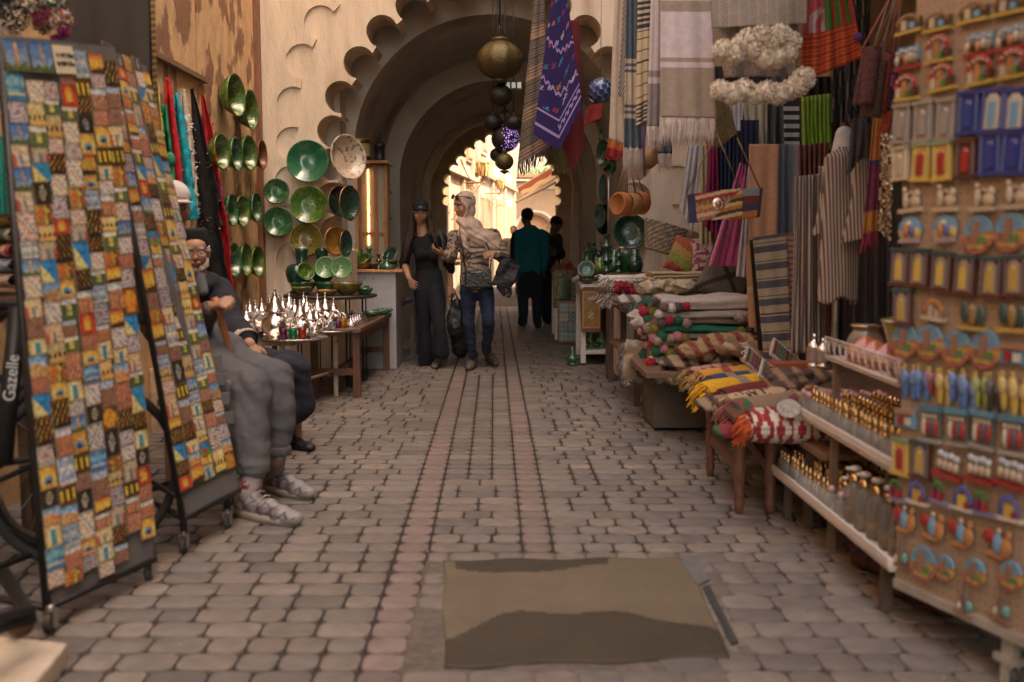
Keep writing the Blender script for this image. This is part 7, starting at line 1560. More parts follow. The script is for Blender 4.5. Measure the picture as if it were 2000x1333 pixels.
# pots under the table
for k, (px, lab) in enumerate(((1130,'green vase on a tray beside the table leg'),(1160,'wide green jug on the shelf of the white table'),(1180,'second green jug on the shelf of the white table'))):
    Y = ta.y+(.25 if k else .02); vase(px if k else 1122, 0, Y, [(.001,0),(.06,0),(.065,.02),(.03,.03),(.08,.06),(.085,.09),(.03,.11),(.035,.13),(.02,.16),(.022,.21),(.001,.2)], GRN1, lab, 'green_jug', 'jug', .152 if k else .002, 'green jugs under the white table', .9)
m = MB(); p = V((W(1196,0,ta.y+.2).x, ta.y+.2, .152)); m.lathe([(.001,0),(.04,0),(.045,.04),(.02,.07),(.02,.08),(.012,.09),(.001,.1)], p, 12, lambda u, v: (.4,.38,.35) if (int(v*12)+int(u*6)) % 2 else (.08,.06,.08)); tag(m.build('small_tagine', GLAZE), 'little black and white patterned tagine on the table shelf', 'tagine')
# second stand goods
for k, (px, mt, lab) in enumerate(((1090,RUST,'red conical tagine at the left of the farther stand'),(1103,RUST,'red conical tagine, middle of the farther stand'),(1116,M(col=(.2,.02,.015), rough=.3, coat=.5),'dark red tagine at the right of the farther stand'))):
    Y = tb_.y+.15; m = MB(); x = W(px, 0, Y).x; m.lathe([(.001,0),(.07,0),(.08,.03),(.08,.04),(.07,.05),(.035,.1),(.012,.14),(.015,.15),(.001,.155)], (x, Y, zb4), 20); tag(m.build('tagine', mt), lab, 'tagine')
m = MB(); p = W(1103,565,tb_.y-.03); m.box(p, (.28,.03,.46)); o = tag(m.build('framed_mirror', M(col=(.16,.11,.05), rough=.4, metal=.4, col2=(.05,.03,.015), thr=(.45,.55), scale=40), bev=.004), 'small ornate arched mirror hanging on the farther stand', 'mirror')
m = MB(); m.prism([(p.x+.075*cos(a), p.z+.06+.09*sin(a)) for a in [pi*q/12 for q in range(13)]]+[(p.x-.075,p.z-.15),(p.x+.075,p.z-.15)], p.y-.02, p.y-.016); q = m.build('glass', M(col=(.2,.25,.22), rough=.08, metal=.9)); q.location -= o.location; q.parent = o
p = W(1110,632,tb_.y-.3); t = T('tile_panel', 'framed panel of patterned blue and grey tiles leaning on the stand leg', 'panel', (p.x, p.y, 0)); m = MB(); m.box((p.x, p.y, .27), (.26,.025,.5)); m.build('frame', wood((.2,.10,.06)), t)
for i in range(2):
    for j in range(4):
        m = MB(); cc = [(.12,.2,.2),(.08,.11,.14),(.25,.22,.18),(.15,.25,.24)][(i*3+j) % 4]; x, z = p.x-.055+.11*i, .095+.115*j
        for a in range(6):
            for b_ in range(6): m.add([(x-.05+a/60., p.y-.014, z-.05+b_/60.),(x-.05+(a+1)/60., p.y-.014, z-.05+b_/60.),(x-.05+(a+1)/60., p.y-.014, z-.05+(b_+1)/60.),(x-.05+a/60., p.y-.014, z-.05+(b_+1)/60.)], [(0,1,2,3)], mix3(cc, (.45,.45,.4), .5 if abs(a-2.5)+abs(b_-2.5) in (2, 4) else 0), False)
        m.build('tile', GLAZE, t)
# tall pots behind the throws, on a shelf block
sh = T('pottery_shelf', 'dark shelf with green jugs and candlesticks before the right arch jamb', 'shelf', (1.1, 8.75, 0)); m = MB(); m.box((1.08, 8.72, .93), (.5,.34,.03)); m.build('board', wood((.1,.06,.04)), sh)
for x in (.86, 1.3): m = MB(); m.box((x, 8.72, .455), (.04,.3,.91)); m.build('side_panel', wood((.1,.06,.04)), sh)
cs_ = [(.001,0),(.05,0),(.045,.02),(.02,.03),(.02,.06),(.045,.075),(.045,.09),(.02,.1),(.02,.16),(.04,.175),(.035,.19),(.018,.2),(.018,.25),(.03,.26),(.001,.25)]
jg = [(.001,0),(.045,0),(.06,.05),(.05,.1),(.03,.12),(.035,.16),(.025,.16),(.001,.1)]
for k, (px, Y, pr, mt, sc, lab) in enumerate(((1189,8.66,cs_,DKGN,1.25,'tall dark green candlestick behind the throws'),(1204,8.7,jg,GRN1,1.2,'green jug beside the tall candlestick'),(1214,8.6,cs_,DKGN,.8,'short dark candlestick behind the throws'),(1228,8.72,[(.001,0),(.055,0),(.06,.13),(.07,.16),(.06,.16),(.001,.1)],GRN1,1.15,'green cylinder pot with copper lip behind the throws'),(1246,8.66,jg,DKGN,1.25,'dark jug at the right of the pottery shelf'),(1176,8.62,jg,GRN2,.8,'small moss green jug at the left of the pottery shelf'))):
    vase(px, 0, Y, pr, mt, lab, 'green_pot', 'pot', .946, 'green pots on the pottery shelf', sc)
# goods on the passage wall
for k, (px, py, r_, X, d, mt, lab) in enumerate(((1170,372,26,1.04,(-.98,-.2,0),TEAL,'pale teal dish with copper rim, upper on the right passage wall'),(1168,424,25,1.0,(-.95,-.3,0),TEAL,'pale teal dish with copper rim, lower on the right passage wall'),(1148,440,30,1.08,(-.75,-.65,0),DKGN,'large dark blue green dish low on the right passage wall'),(1178,300,28,1.0,(-.9,-.4,0),DKGN,'dark green dish high by the purple kilim'),(1190,318,24,.98,(-.8,-.5,-.2),GRN1,'ridged green dish hanging under the red cloth'),(1160,290,22,1.05,(-.9,-.4,.1),TEAL,'grey teal dish beside the maroon kilim'))):
    c = WX(px, py, X); c.y = max(min(c.y, 11.5), 8.6); c = W(px, py, 8.75) if k in (3,4) else c
    r2_ = S(r_, c.y); bowl('hanging_dish', c, d, r2_, r2_*.45, mt, lab, 'dish', 'dishes on the right passage wall', COPP)
c = W(1232,452,8.9); bowl('large_dish', c, (-.1,-1,.1), S(34,8.9), .06, DKGN, 'very large dark green dish behind the rattan bags', 'dish', None)
m = MB(); m.tube([W(1189,300,8.85), W(1189,480,8.85)], .014, 8); tag(m.build('metal_pole', STEEL), 'thin grey metal pole at the right arch jamb', 'pole')
m = MB(); p = W(1128,330,14.0); m.box((.93, 14.0, 1.6), (.07,.07,3.2)); 
for k in range(14):
    Y = 10.4+rnd.uniform(0,1.3); x = rnd.uniform(.82,1.08); 
    if k % 2: vase(0+1000+x/Y*1944, 0, Y, jg if k % 4 == 1 else cs_, DKGN if k % 3 else GRN1, 'dark green %s in the shadow of the passage, %s from the entrance' % ('jug' if k % 4 == 1 else 'candlestick', ORD[k//2+1]), 'dark_pot', 'pot', za+.001 if Y < 10.55 else .901, 'dark pots deep in the passage', 1.2)
t = T('wall_counter', 'dark long counter carrying shadowed pots along the right passage wall', 'counter', (1, 11.2, 0)); m = MB(); m.box((.94, 11.35, .885), (.34,1.5,.03)); m.build('top', wood((.1,.06,.04)), t)
for y_ in (10.7, 12.0): m = MB(); m.box((.94, y_, .435), (.3,.04,.87)); m.build('side_panel', wood((.08,.05,.035)), t)
# ================= PEOPLE =================
def Q(p): return W(*p) if len(p) == 3 and abs(p[0]) > 12 else V(p)
def limb(m, pts, rs, sq=1.0, ax=None, n=14):
    pts = [Q(p) for p in pts]
    for i in range(len(pts)-1): m.cap(pts[i], pts[i+1], rs[i], rs[i+1], n, sq, ax)
class Head:
    def __init__(s, c, f, up=(0,0,1), k=1.0):
        s.c = Q(c); s.f = V(f).normalized(); u = V(up); u = (u - s.f*u.dot(s.f)).normalized(); s.u = u; s.r = s.f.cross(u); s.k = k
        s.M = Matrix.Translation(s.c) @ Matrix((s.r, s.f, s.u)).transposed().to_4x4() @ Matrix.Scale(k, 4)
    def p(s, x, y, z): return s.M @ V((x, y, z))
    def loc(s, w): return s.M.inverted() @ V(w)
    def skin(s, m, fem=True, age=0):
        b = lambda c, r, n=16: m.ball(c, r, n, None, s.M)
        b((0,-.012,.035), (.074,.093,.08)); b((0,.03,-.03), (.060,.062,.082)); b((0,.05,-.085), (.034,.036,.026)); b((0,.045,.035), (.058,.05,.045))
        for x in (-1, 1): b((x*.033,.062,-.03), (.028,.026,.03)); b((x*.072,-.005,-.015), (.012,.02,.03)); b((x*.028,.080,.022), (.024,.014,.008))
        m.cap(s.p(0,.088,.005), s.p(0,.104,-.032), .008*s.k, .0125*s.k, 10); b((0,.098,-.037), (.016,.012,.008)); b((0,.088,-.062), (.025,.013,.007)); b((0,.086,-.073), (.022,.014,.007))
    def color(s, skin, lip, brow, Mi=None):
        Mi = s.M.inverted()
        def f(w):
            q = Mi @ V(w)
            if abs(q.x) < .12 and abs(q.z) < .16 and abs(q.y) < .16:
                if abs(q.x) < .025 and -.080 < q.z < -.054 and q.y > .078: return lip
                if .012 < abs(q.x) < .05 and .016 < q.z < .031 and q.y > .06: return brow
                if .015 < abs(q.x) < .047 and abs(q.z) < .013 and q.y > .066: return mix3(skin, (.08,.03,.02), .2)
                if abs(q.x) < .05 and abs(q.z+.03) < .03: return mix3(skin, (.6,.18,.12), .12)
            return skin
        return f
    def eyes(s, parent, iris=(.03,.015,.01)):
        for x in (-1, 1):
            m = MB(); m.ball((x*.031,.0755,-.001), (.0125,.0115,.0085), 12, (.62,.58,.54), s.M); m.ball((x*.031,.0845,-.001), (.0055,.0035,.0055), 10, iris, s.M); m.build('eye', M(attr=True, rough=.15, var=0), parent)
def hand(m, wrist, d, n_, sc=1.0, curl=.5, side=1, spread=.12, point=False):
    """palm along d, back of hand faces n_, thumb on side"""
    w = Q(wrist); d = V(d).normalized(); n_ = V(n_); n_ = (n_-d*n_.dot(d)).normalized(); s_ = d.cross(n_)*side
    m.cap(w, w+d*.03*sc, .024*sc, .026*sc, 12, .65, n_)
    for k in (-1, 0, 1): m.cap(w+d*.03*sc+s_*k*.018*sc, w+d*.08*sc+s_*k*.024*sc, .018*sc, .015*sc, 10, .8, n_)
    for k, L_ in enumerate((.068,.078,.072,.055)):
        o = (1.5-k)*.0215*sc; b0_ = w+d*.083*sc+s_*o; dd = (d+s_*(1.5-k)*spread).normalized(); cu = curl if not (point and k == 0) else .08
        d1 = (dd*cos(cu*.7)-n_*sin(cu*.7)); d2 = (dd*cos(cu*1.7)-n_*sin(cu*1.7)); d3 = (dd*cos(cu*2.4)-n_*sin(cu*2.4))
        p1 = b0_+d1*L_*.46*sc; p2 = p1+d2*L_*.32*sc; p3 = p2+d3*L_*.24*sc
        m.cap(b0_-d*.01, p1, .0095*sc, .0088*sc, 8); m.cap(p1, p2, .0088*sc, .008*sc, 8); m.cap(p2, p3, .008*sc, .0068*sc, 8)
    t0 = w+d*.028*sc+s_*.026*sc; t1 = t0+(d*.6+s_*.8-n_*.25).normalized()*.036*sc; t2 = t1+(d*.9+s_*.35-n_*.3).normalized()*.03*sc
    m.cap(t0, t1, .014*sc, .0105*sc, 8); m.cap(t1, t2, .0105*sc, .008*sc, 8)
def shoe(parent, heel, toe, w_, h_, col, sole, name='shoe', up=None, laces=None):
    a, b = V(heel), V(toe); d = (b-a).normalized(); L_ = (b-a).length; s_ = d.cross(V((0,0,1))).normalized(); m = MB()
    for t, r_, z in ((.14,.9,.5),(.32,.92,.5),(.55,1.0,.42),(.75,1.05,.34),(.9,.9,.28)): p = a+d*L_*t; m.ball(p+V((0,0,h_*z)), (w_/2*r_, w_/2*r_, h_*z*1.02), 14)
    for t in (.2, .4, .6, .8): p = a+d*L_*t; m.cap(p+V((0,0,h_*.3)), p+d*L_*.16+V((0,0,h_*.27)), w_*.42, w_*.42, 12, .7, (0,0,1))
    m.cap(a+d*L_*.2+V((0,0,h_*.6)), a+d*L_*.22+V((0,0,h_*1.15)), w_*.36, w_*.38, 12)
    o = fused(name, m, CLOTH if False else M(attr=True, rough=.5, var=.2, bump=.2), parent, .007, 2, lambda p: col(p, a, d, s_, L_, h_) if callable(col) else col)
    m = MB(); out = []
    for k in range(24): q = 2*pi*k/24; out.append(a+d*(L_*.5+L_*.53*cos(q))+s_*(w_*.5*sin(q)*(1.0+.12*cos(q))))
    zs_ = 0.001; m.add([V((p.x,p.y,a.z+zs_)) for p in out]+[V((p.x,p.y,a.z+zs_+h_*.24+.006)) for p in out], [tuple(range(24))[::-1], tuple(range(24,48))]+[(k,(k+1)%24,24+(k+1)%24,24+k) for k in range(24)]); q = m.build('sole', M(col=sole, rough=.7, var=.2), None); q.location -= wloc(parent); q.parent = o; q.location -= V(o.location)
    if laces:
        m = MB()
        for k in range(4): p = a+d*L_*(.42+.09*k)+V((0,0,h_*(1.0-.13*k))); m.tube([p-s_*w_*.25, p+V((0,0,.008)), p+s_*w_*.25], .004, 5)
        q = m.build('laces', M(col=laces, rough=.8), None); q.location -= wloc(parent); q.parent = o
    return o
def person(label, foot): return T('person', label, 'person', (foot[0], foot[1], 0))
SK1 = (.42,.22,.13); SK2 = (.38,.19,.115)

# ---- woman in black (left)
Y = 9.62; pA = person('woman in black top and wide black trousers with a black cap, walking with a bag', W(838,700,Y))
hA_ = Head((821,414,Y-.02), (.10,-1,-.12), k=1.0)
m = MB(); hA_.skin(m); limb(m, [(823,436,Y+.02),(826,462,Y+.03)], [.047,.055])
limb(m, [(830,475,Y+.03),(836,560,Y+.03)], [.08,.08], .6, (0,1,0)); 
for s, e, w_, sg in (((801,470,Y),(789,515,Y+.02),(799,545,Y-.16),1),((864,468,Y),(876,515,Y+.03),(881,560,Y-.02),-1)):
    limb(m, [s, e, w_], [.042,.036,.024]); d = (Q(w_)-Q(e)).normalized()
    hand(m, w_, d+V((.25 if sg > 0 else 0,-.1,0)), (-sg*.6,-.8,0), .92, .45 if sg > 0 else 1.0, sg)
for hp, kn, an in (((827,570,Y+.02),(829,640,Y+.05),(832,700,Y+.14)),((851,570,Y),(858,640,Y-.16),(860,690,Y-.12))): limb(m, [hp, kn, an], [.05,.035,.026])
fused('body', m, SKIN, pA, .0065, 2, hA_.color(SK1, (.42,.07,.06), (.04,.02,.012))); hA_.eyes(pA)
m = MB(); limb(m, [(806,474,Y+.02),(858,472,Y+.02)], [.062,.062], .9, (0,1,0)); limb(m, [(832,482,Y+.02),(833,512,Y+.02),(837,545,Y+.03)], [.128,.112,.125], .66, (0,1,0)); m.ball(Q((822,498,Y-.07)), .06); m.ball(Q((845,498,Y-.07)), .06)
limb(m, [(800,472,Y),(789,515,Y+.02),(791,523,Y)], [.058,.05,.048]); limb(m, [(865,470,Y),(877,515,Y+.03),(880,528,Y+.01)], [.058,.05,.046])
fused('top', m, CLOTH, pA, .011, 4, lambda p: (.005,.005,.006), folds(.010, 13, 8, 1))
m = MB(); limb(m, [(838,540,Y+.03),(839,566,Y+.03)], [.135,.15], .7, (0,1,0)); limb(m, [(826,570,Y+.02),(829,640,Y+.05),(832,704,Y+.14)], [.092,.062,.080]); limb(m, [(851,570,Y),(858,640,Y-.16),(861,686,Y-.12)], [.092,.064,.088])
fused('trousers', m, CLOTH, pA, .011, 3, lambda p: (.009,.009,.013), folds(.012, 14, 3, 2))
m = MB(); m.ball((0,-.012,.05), (.082,.102,.078), 18, None, hA_.M); m.lathe([(.001,-.006),(.07,-.006),(.075,0),(.07,.004),(.001,.01)], (0,.085,.035), 20, None, hA_.M @ Matrix.Diagonal((1,1,1,1)))
fused('cap', m, M(col=(.005,.005,.007), rough=.8), pA, .007, 2)
m = MB(); hair = (.022,.009,.005)
for x0, pts, r_ in ((0,[hA_.p(.07,-.02,.01),hA_.p(.085,-.0,-.07),Q((803,458,Y-.05)),Q((794,486,Y-.09)),Q((792,508,Y-.08))],[.028,.034,.038,.028,.008]),(0,[hA_.p(-.07,-.02,.01),hA_.p(-.082,0,-.07),Q((845,456,Y-.06)),Q((851,474,Y-.10)),Q((857,488,Y-.10))],[.026,.03,.028,.018,.006]),(0,[hA_.p(0,-.08,.0),hA_.p(0,-.10,-.1),Q((826,480,Y+.1))],[.06,.07,.05])): limb(m, pts, r_)
fused('hair', m, M(attr=True, rough=.8, var=.3, scale=60, stretch=(4,4,.3)), pA, .008, 2, lambda p: mix3(hair, (.09,.035,.014), max(0, noise.noise(V((p.x*60, p.y*60, p.z*3))))), folds(.012, 30, 3, 5))
shoe(pA, G(833,708)+V((0,.12,0)), G(833,708)+V((-.01,-.10,0)), .085, .07, (.05,.035,.03), (.03,.02,.02)); shoe(pA, G(856,712)+V((.01,.10,0)), G(852,718)+V((-.01,-.12,0)), .09, .075, (.12,.09,.07), (.16,.12,.09))
bA = T('hand_bag', 'soft black shopping bag in the hand of the woman in the cap', 'bag', W(888,650,Y-.05)); m = MB(); limb(m, [(890,598,Y-.06),(889,640,Y-.06)], [.062,.085], .5, (0,1,0)); fused('body', m, M(col=(.014,.014,.016), rough=.45, var=.3), bA, .01, 3, None, folds(.02, 14, 8, 3))
m = MB(); m.tube([Q((881,590,Y-.06)), Q((884,574,Y-.06)), Q((889,573,Y-.06)), Q((898,592,Y-.06))], .008, 6); m.build('handle', BLK, bA)
m = MB(); m.tube([Q((858,449,Y-.06)), Q((866,470,Y-.09)), Q((868,500,Y-.07)), Q((866,520,Y-.02))], [.02,.022,.02,.012], 8, flat=.35); tag(m.build('shoulder_strap', M(col=(.03,.04,.04), rough=.5)), 'wide dark green grey strap over the shoulder of the woman in black', 'strap')

# ---- woman with the pink headscarf
Y = 9.5; pB = person('woman with pale pink headscarf, animal print blouse and blue jeans, talking and gesturing', W(935,700,Y))
hB_ = Head((906,401,Y-.02), (-.80,-.6,-.22), (.1,0,1), k=.98)
m = MB(); hB_.skin(m); limb(m, [(913,420,Y+.02),(922,450,Y+.03)], [.048,.055]); limb(m, [(925,470,Y+.03),(930,555,Y+.03)], [.08,.08], .6, (0,1,0))
limb(m, [(888,460,Y),(882,503,Y-.02),(869,497,Y-.17)], [.042,.036,.026]); hand(m, (868,497,Y-.18), (-.9,-.25,.38), (.25,-.2,-.9), .98, .55, 1, .16, True)
limb(m, [(962,458,Y),(981,502,Y-.02),(966,494,Y-.2)], [.042,.036,.026]); hand(m, (966,494,Y-.2), (-.75,-.35,-.15), (-.1,-.8,.5), .95, .9, -1)
for hp, kn, an in (((915,565,Y),(916,635,Y-.04),(923,690,Y)),((949,565,Y),(953,632,Y-.08),(950,684,Y+.06))): limb(m, [hp, kn, an], [.05,.04,.03])
fused('body', m, SKIN, pB, .0065, 2, hB_.color(SK1, (.40,.10,.08), (.03,.015,.01))); hB_.eyes(pB)
def zebra(p):
    if p.z > 1.22 + .1*noise.noise(p*5) or p.x < -.40:
        return (.07,.05,.045) if noise.noise(V((p.x*55, p.y*40, p.z*50))) > .05 else (.38,.28,.20)
    w_ = sin(p.z*125 + 5*noise.noise(V((p.x*7, p.y*4, p.z*7)))+p.x*16)
    return (.06,.045,.045) if w_ > .35 else (.40,.30,.21)
m = MB(); limb(m, [(893,462,Y+.02),(958,460,Y+.02)], [.062,.064], .9, (0,1,0)); limb(m, [(924,470,Y+.02),(927,505,Y),(928,548,Y+.01)], [.135,.135,.15], .7, (0,1,0)); m.ball(Q((912,492,Y-.07)), .065); m.ball(Q((938,492,Y-.07)), .065)
limb(m, [(888,460,Y),(881,503,Y-.02),(873,499,Y-.13)], [.062,.06,.05]); limb(m, [(962,458,Y),(983,502,Y-.02),(970,496,Y-.16)], [.062,.06,.052])
fused('blouse', m, CLOTH, pB, .009, 3, zebra, folds(.012, 12, 7, 7))
m = MB(); limb(m, [(930,545,Y+.02),(931,562,Y+.02)], [.12,.125], .75, (0,1,0)); limb(m, [(914,566,Y),(915,633,Y-.04),(923,692,Y)], [.082,.060,.043]); limb(m, [(948,566,Y),(954,630,Y-.08),(950,684,Y+.05)], [.082,.060,.046])
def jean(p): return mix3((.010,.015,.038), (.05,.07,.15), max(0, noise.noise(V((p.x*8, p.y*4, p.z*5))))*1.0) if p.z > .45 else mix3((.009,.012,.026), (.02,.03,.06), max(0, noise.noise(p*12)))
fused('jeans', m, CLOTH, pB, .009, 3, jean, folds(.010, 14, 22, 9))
sc_ = (.60,.43,.33)
m = MB(); k = hB_
m.ball((0,-.022,.035), (.092,.112,.10), 20, None, k.M); m.ball((0,-.03,-.05), (.082,.085,.10), 18, None, k.M)
for a in range(20):      # hem of the hood around the face
    q = 2*pi*a/20; m.ball((.077*cos(q), .038-.012*cos(q*2)+.012*sin(q), -.012+.104*sin(q)), .018, 8, None, k.M)
limb(m, [(899,432,Y-.07),(908,440,Y-.10),(930,444,Y-.06)], [.042,.05,.05]); limb(m, [(912,436,Y),(925,446,Y)], [.085,.095], .9, (0,1,0))
for (x, y_, dy, r_) in ((922,456,-.02,(.14,.115,.075)),(945,466,-.02,(.15,.12,.085)),(962,478,-.01,(.10,.115,.09)),(905,458,-.08,(.055,.07,.09))): m.ball(Q((x, y_, Y+dy)), r_, 18)
limb(m, [(905,455,Y-.10),(907,475,Y-.13),(914,490,Y-.13)], [.045,.035,.012])
def pleat(p, n):
    a = (p.x*.75+p.z*1.0)*95+6*noise.noise(p*5); return p + n*(sin(a)*.0045+noise.noise(p*16)*.008) if p.z < W(0,430,Y).z else p + n*(sin(p.z*70+p.x*60)*.0015)
o = fused('headscarf', m, CLOTH, pB, .0075, 6, lambda p: sc_, pleat)
# keep the face clear of the scarf
Mi = k.M.inverted(); offs = wloc(pB)
for v in o.data.vertices:
    q = Mi @ (v.co + offs)
    if q.y > .03 and abs(q.x) < .075 and -.105 < q.z < .085:
        e = sqrt((q.x/.066)**2 + ((q.z+.012)/.09)**2)
        if e < 1: q.y = min(q.y, .02); v.co = (k.M @ q) - offs
m = MB()
for x in (-1, 1): m.lathe([(.001,0),(.026,0),(.027,.003),(.001,.005)], (0,0,0), 18, None, k.M @ Matrix.Translation((x*.036,.085,.096)) @ Matrix.Rotation(R(-60), 4, 'X'))
sg_ = m.build('sunglasses', M(col=(.10,.01,.025), rough=.1, coat=1), pB); m = MB(); m.tube([k.p(-.062,.085,.1), k.p(-.088,.03,.09), k.p(-.092,-.04,.06)], .004, 6); m.tube([k.p(.062,.085,.1), k.p(.088,.03,.09), k.p(.092,-.05,.05)], .004, 6); m.tube([k.p(-.012,.088,.1), k.p(.012,.088,.1)], .003, 6); m.build('sunglasses_frame', BLK, pB)
bt = lambda p, a, d, s_, L_, h_: (.10,.075,.06) if (p-a).dot(s_) > .03 or noise.noise(p*30) > .2 else (.13,.10,.08)
shoe(pB, G(924,713)+V((.01,.12,0)), G(921,722)+V((-.02,-.12,0)), .095, .12, bt, (.07,.05,.04), 'boot', laces=(.2,.16,.13)); shoe(pB, G(950,700)+V((0,.0,0)), G(962,717)+V((.03,.02,0)), .095, .12, bt, (.07,.05,.04), 'boot', laces=(.2,.16,.13))
LEA = M(col=(.012,.011,.012), rough=.28, var=.3, scale=12, bump=.3, bs=40)
cbg = T('crossbody_bag', 'black leather crossbody bag at the hip of the woman in the headscarf', 'bag', W(934,563,Y-.2)); m = MB(); a, b_ = Q((908,528,Y-.19)), Q((960,562,Y-.19)); m.box((a+b_)/2, ((b_.x-a.x), .06, a.z-b_.z)); fused('body', m, LEA, cbg, .008, 4, None, folds(.003, 9, 9, 1))
m = MB(); m.tube([Q((909,534,Y-.23)), Q((958,530,Y-.23))], .003, 5); m.build('zip', STEEL, cbg); m = MB(); m.tube([Q((909,530,Y-.19)), Q((904,490,Y-.19)), Q((898,455,Y-.14)), Q((903,438,Y-.02))], .006, 6); m.tube([Q((957,530,Y-.19)), Q((960,500,Y-.12)), Q((948,470,Y-.12))], .006, 6); m.build('strap', LEA, cbg)
lbg = T('laptop_bag', 'black briefcase hanging at the forearm of the woman in the headscarf', 'bag', W(990,560,Y-.1)); m = MB(); c = Q((989,535,Y-.1)); Mx = Matrix.Translation(c) @ Matrix.Rotation(R(22), 4, 'Y'); m.box((0,0,0), (.19,.10,.27), M=Mx); fused('body', m, M(col=(.016,.012,.016), rough=.6, var=.3), lbg, .009, 4, None, folds(.02, 10, 10, 2))
m = MB(); m.tube([Mx @ V((-.07,-.05,.13)), Q((968,498,Y-.18)), Q((975,494,Y-.14)), Mx @ V((.05,-.05,.13))], .008, 6); m.build('handle', BLK, lbg)
m = MB(); limb(m, [(978,560,Y-.1),(984,576,Y-.1)], [.045,.02]); o = fused('pouch', m, M(col=(.05,.015,.035), rough=.8), None, .01, 2); tag(o, 'dark burgundy pouch below the black briefcase', 'pouch')
m = MB(); limb(m, [(898,640,Y+.9),(900,668,Y+.9)], [.10,.085]); o = fused('sack', m, M(col=(.02,.02,.022), rough=.7), None, .012, 2, None, folds(.03, 8, 8, 2)); 
zmin = o.location.z; o.location.z = 0; tag(o, 'dark sack standing on the paving behind the two women', 'sack')

# ---- man in teal jacket, seen from behind
Y = 14.36; pC = person('man in a teal jacket and dark trousers seen from behind in the passage', W(1036,640,Y)); hC = Head((1029,425,Y), (-.35,.95,-.05), k=1.05)
m = MB(); hC.skin(m); limb(m, [(1030,438,Y),(1032,452,Y)], [.055,.06]); limb(m, [(1034,465,Y),(1034,530,Y)], [.13,.13], .6, (0,1,0))
for s, e, w_ in (((1011,460,Y),(1004,500,Y+.03),(1008,530,Y+.05)),((1060,460,Y),(1066,500,Y+.03),(1062,528,Y+.1))): limb(m, [s, e, w_], [.05,.04,.03]); hand(m, w_, (0,.1,-1), (-1,0,0), 1, .6)
for a in (((1024,540,Y),(1022,590,Y),(1021,630,Y)),((1047,540,Y),(1049,590,Y),(1050,632,Y-.1))): limb(m, a, [.08,.055,.04])
fused('body', m, SKIN, pC, .012, 2, lambda p: (.12,.06,.04))
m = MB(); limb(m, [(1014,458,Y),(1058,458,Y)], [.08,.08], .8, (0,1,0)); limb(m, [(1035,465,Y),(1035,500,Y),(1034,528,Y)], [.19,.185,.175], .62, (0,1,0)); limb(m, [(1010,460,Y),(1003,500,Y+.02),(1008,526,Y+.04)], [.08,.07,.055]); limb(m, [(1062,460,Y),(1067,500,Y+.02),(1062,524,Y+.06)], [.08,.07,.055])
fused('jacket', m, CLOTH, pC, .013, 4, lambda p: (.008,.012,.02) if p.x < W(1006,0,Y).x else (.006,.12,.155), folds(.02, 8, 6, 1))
m = MB(); limb(m, [(1035,530,Y),(1035,542,Y)], [.15,.155], .7, (0,1,0)); limb(m, [(1025,545,Y),(1022,590,Y),(1021,628,Y)], [.11,.08,.07]); limb(m, [(1047,545,Y),(1049,590,Y),(1050,630,Y-.1)], [.11,.08,.07]); fused('trousers', m, CLOTH, pC, .013, 3, lambda p: (.012,.014,.022), folds(.015, 9, 9, 2))
m = MB(); m.ball((0,-.02,.045), (.084,.10,.085), 16, None, hC.M); fused('hair', m, FLUFF, pC, .009, 1, lambda p: (.008,.007,.007), folds(.01, 60, 60, 2))
for a, b_ in (((1020,636),(1018,638)),((1051,640),(1052,643))): p = G(*a); shoe(pC, p+V((0,-.1,0)), p+V((0,.16,0)), .10, .09, (.012,.011,.011), (.01,.01,.01))
# ---- dark figure looking down
Y = 15.0; pD = person('man in black standing with his head bowed beside the teal jacket man', W(1080,630,Y)); hD = Head((1084,441,Y), (.55,-.35,-.55), (.2,.2,1), k=1.05)
m = MB(); hD.skin(m); limb(m, [(1082,452,Y),(1078,464,Y)], [.055,.06]); limb(m, [(1077,475,Y),(1074,535,Y)], [.13,.13], .6, (0,1,0)); limb(m, [(1090,470,Y),(1095,500,Y-.1),(1083,490,Y-.3)], [.05,.04,.03]); hand(m, (1083,490,Y-.3), (-.8,-.4,.2), (0,-1,0), 1, .8)
limb(m, [(1066,470,Y),(1063,505,Y-.05),(1072,498,Y-.25)], [.05,.04,.03]); hand(m, (1072,498,Y-.25), (.8,-.4,.2), (0,-1,0), 1, .8, -1)
for a in (((1068,545,Y),(1068,585,Y),(1067,622,Y)),((1084,545,Y),(1084,585,Y),(1082,624,Y))): limb(m, a, [.08,.055,.04])
fused('body', m, SKIN, pD, .012, 2, lambda p: (.13,.07,.045))
m = MB(); limb(m, [(1066,468,Y),(1089,466,Y)], [.075,.075], .8, (0,1,0)); limb(m, [(1077,475,Y),(1075,505,Y),(1075,538,Y)], [.155,.15,.15], .62, (0,1,0)); limb(m, [(1090,468,Y),(1096,500,Y-.1),(1086,492,Y-.25)], [.07,.06,.05]); limb(m, [(1066,470,Y),(1062,505,Y-.05),(1070,499,Y-.2)], [.07,.06,.05]); fused('jacket', m, CLOTH, pD, .013, 4, lambda p: (.014,.012,.013), folds(.02, 8, 6, 3))
m = MB(); limb(m, [(1076,540,Y),(1076,548,Y)], [.14,.14], .7, (0,1,0)); limb(m, [(1068,548,Y),(1068,585,Y),(1067,622,Y)], [.10,.08,.07]); limb(m, [(1084,548,Y),(1084,585,Y),(1082,622,Y)], [.10,.08,.07]); fused('trousers', m, CLOTH, pD, .013, 3, lambda p: (.012,.011,.012), folds(.015, 9, 9, 2))
m = MB(); m.ball((0,-.02,.05), (.085,.10,.085), 16, None, hD.M); fused('hair', m, FLUFF, pD, .009, 1, lambda p: (.008,.007,.007), folds(.012, 60, 60, 2))
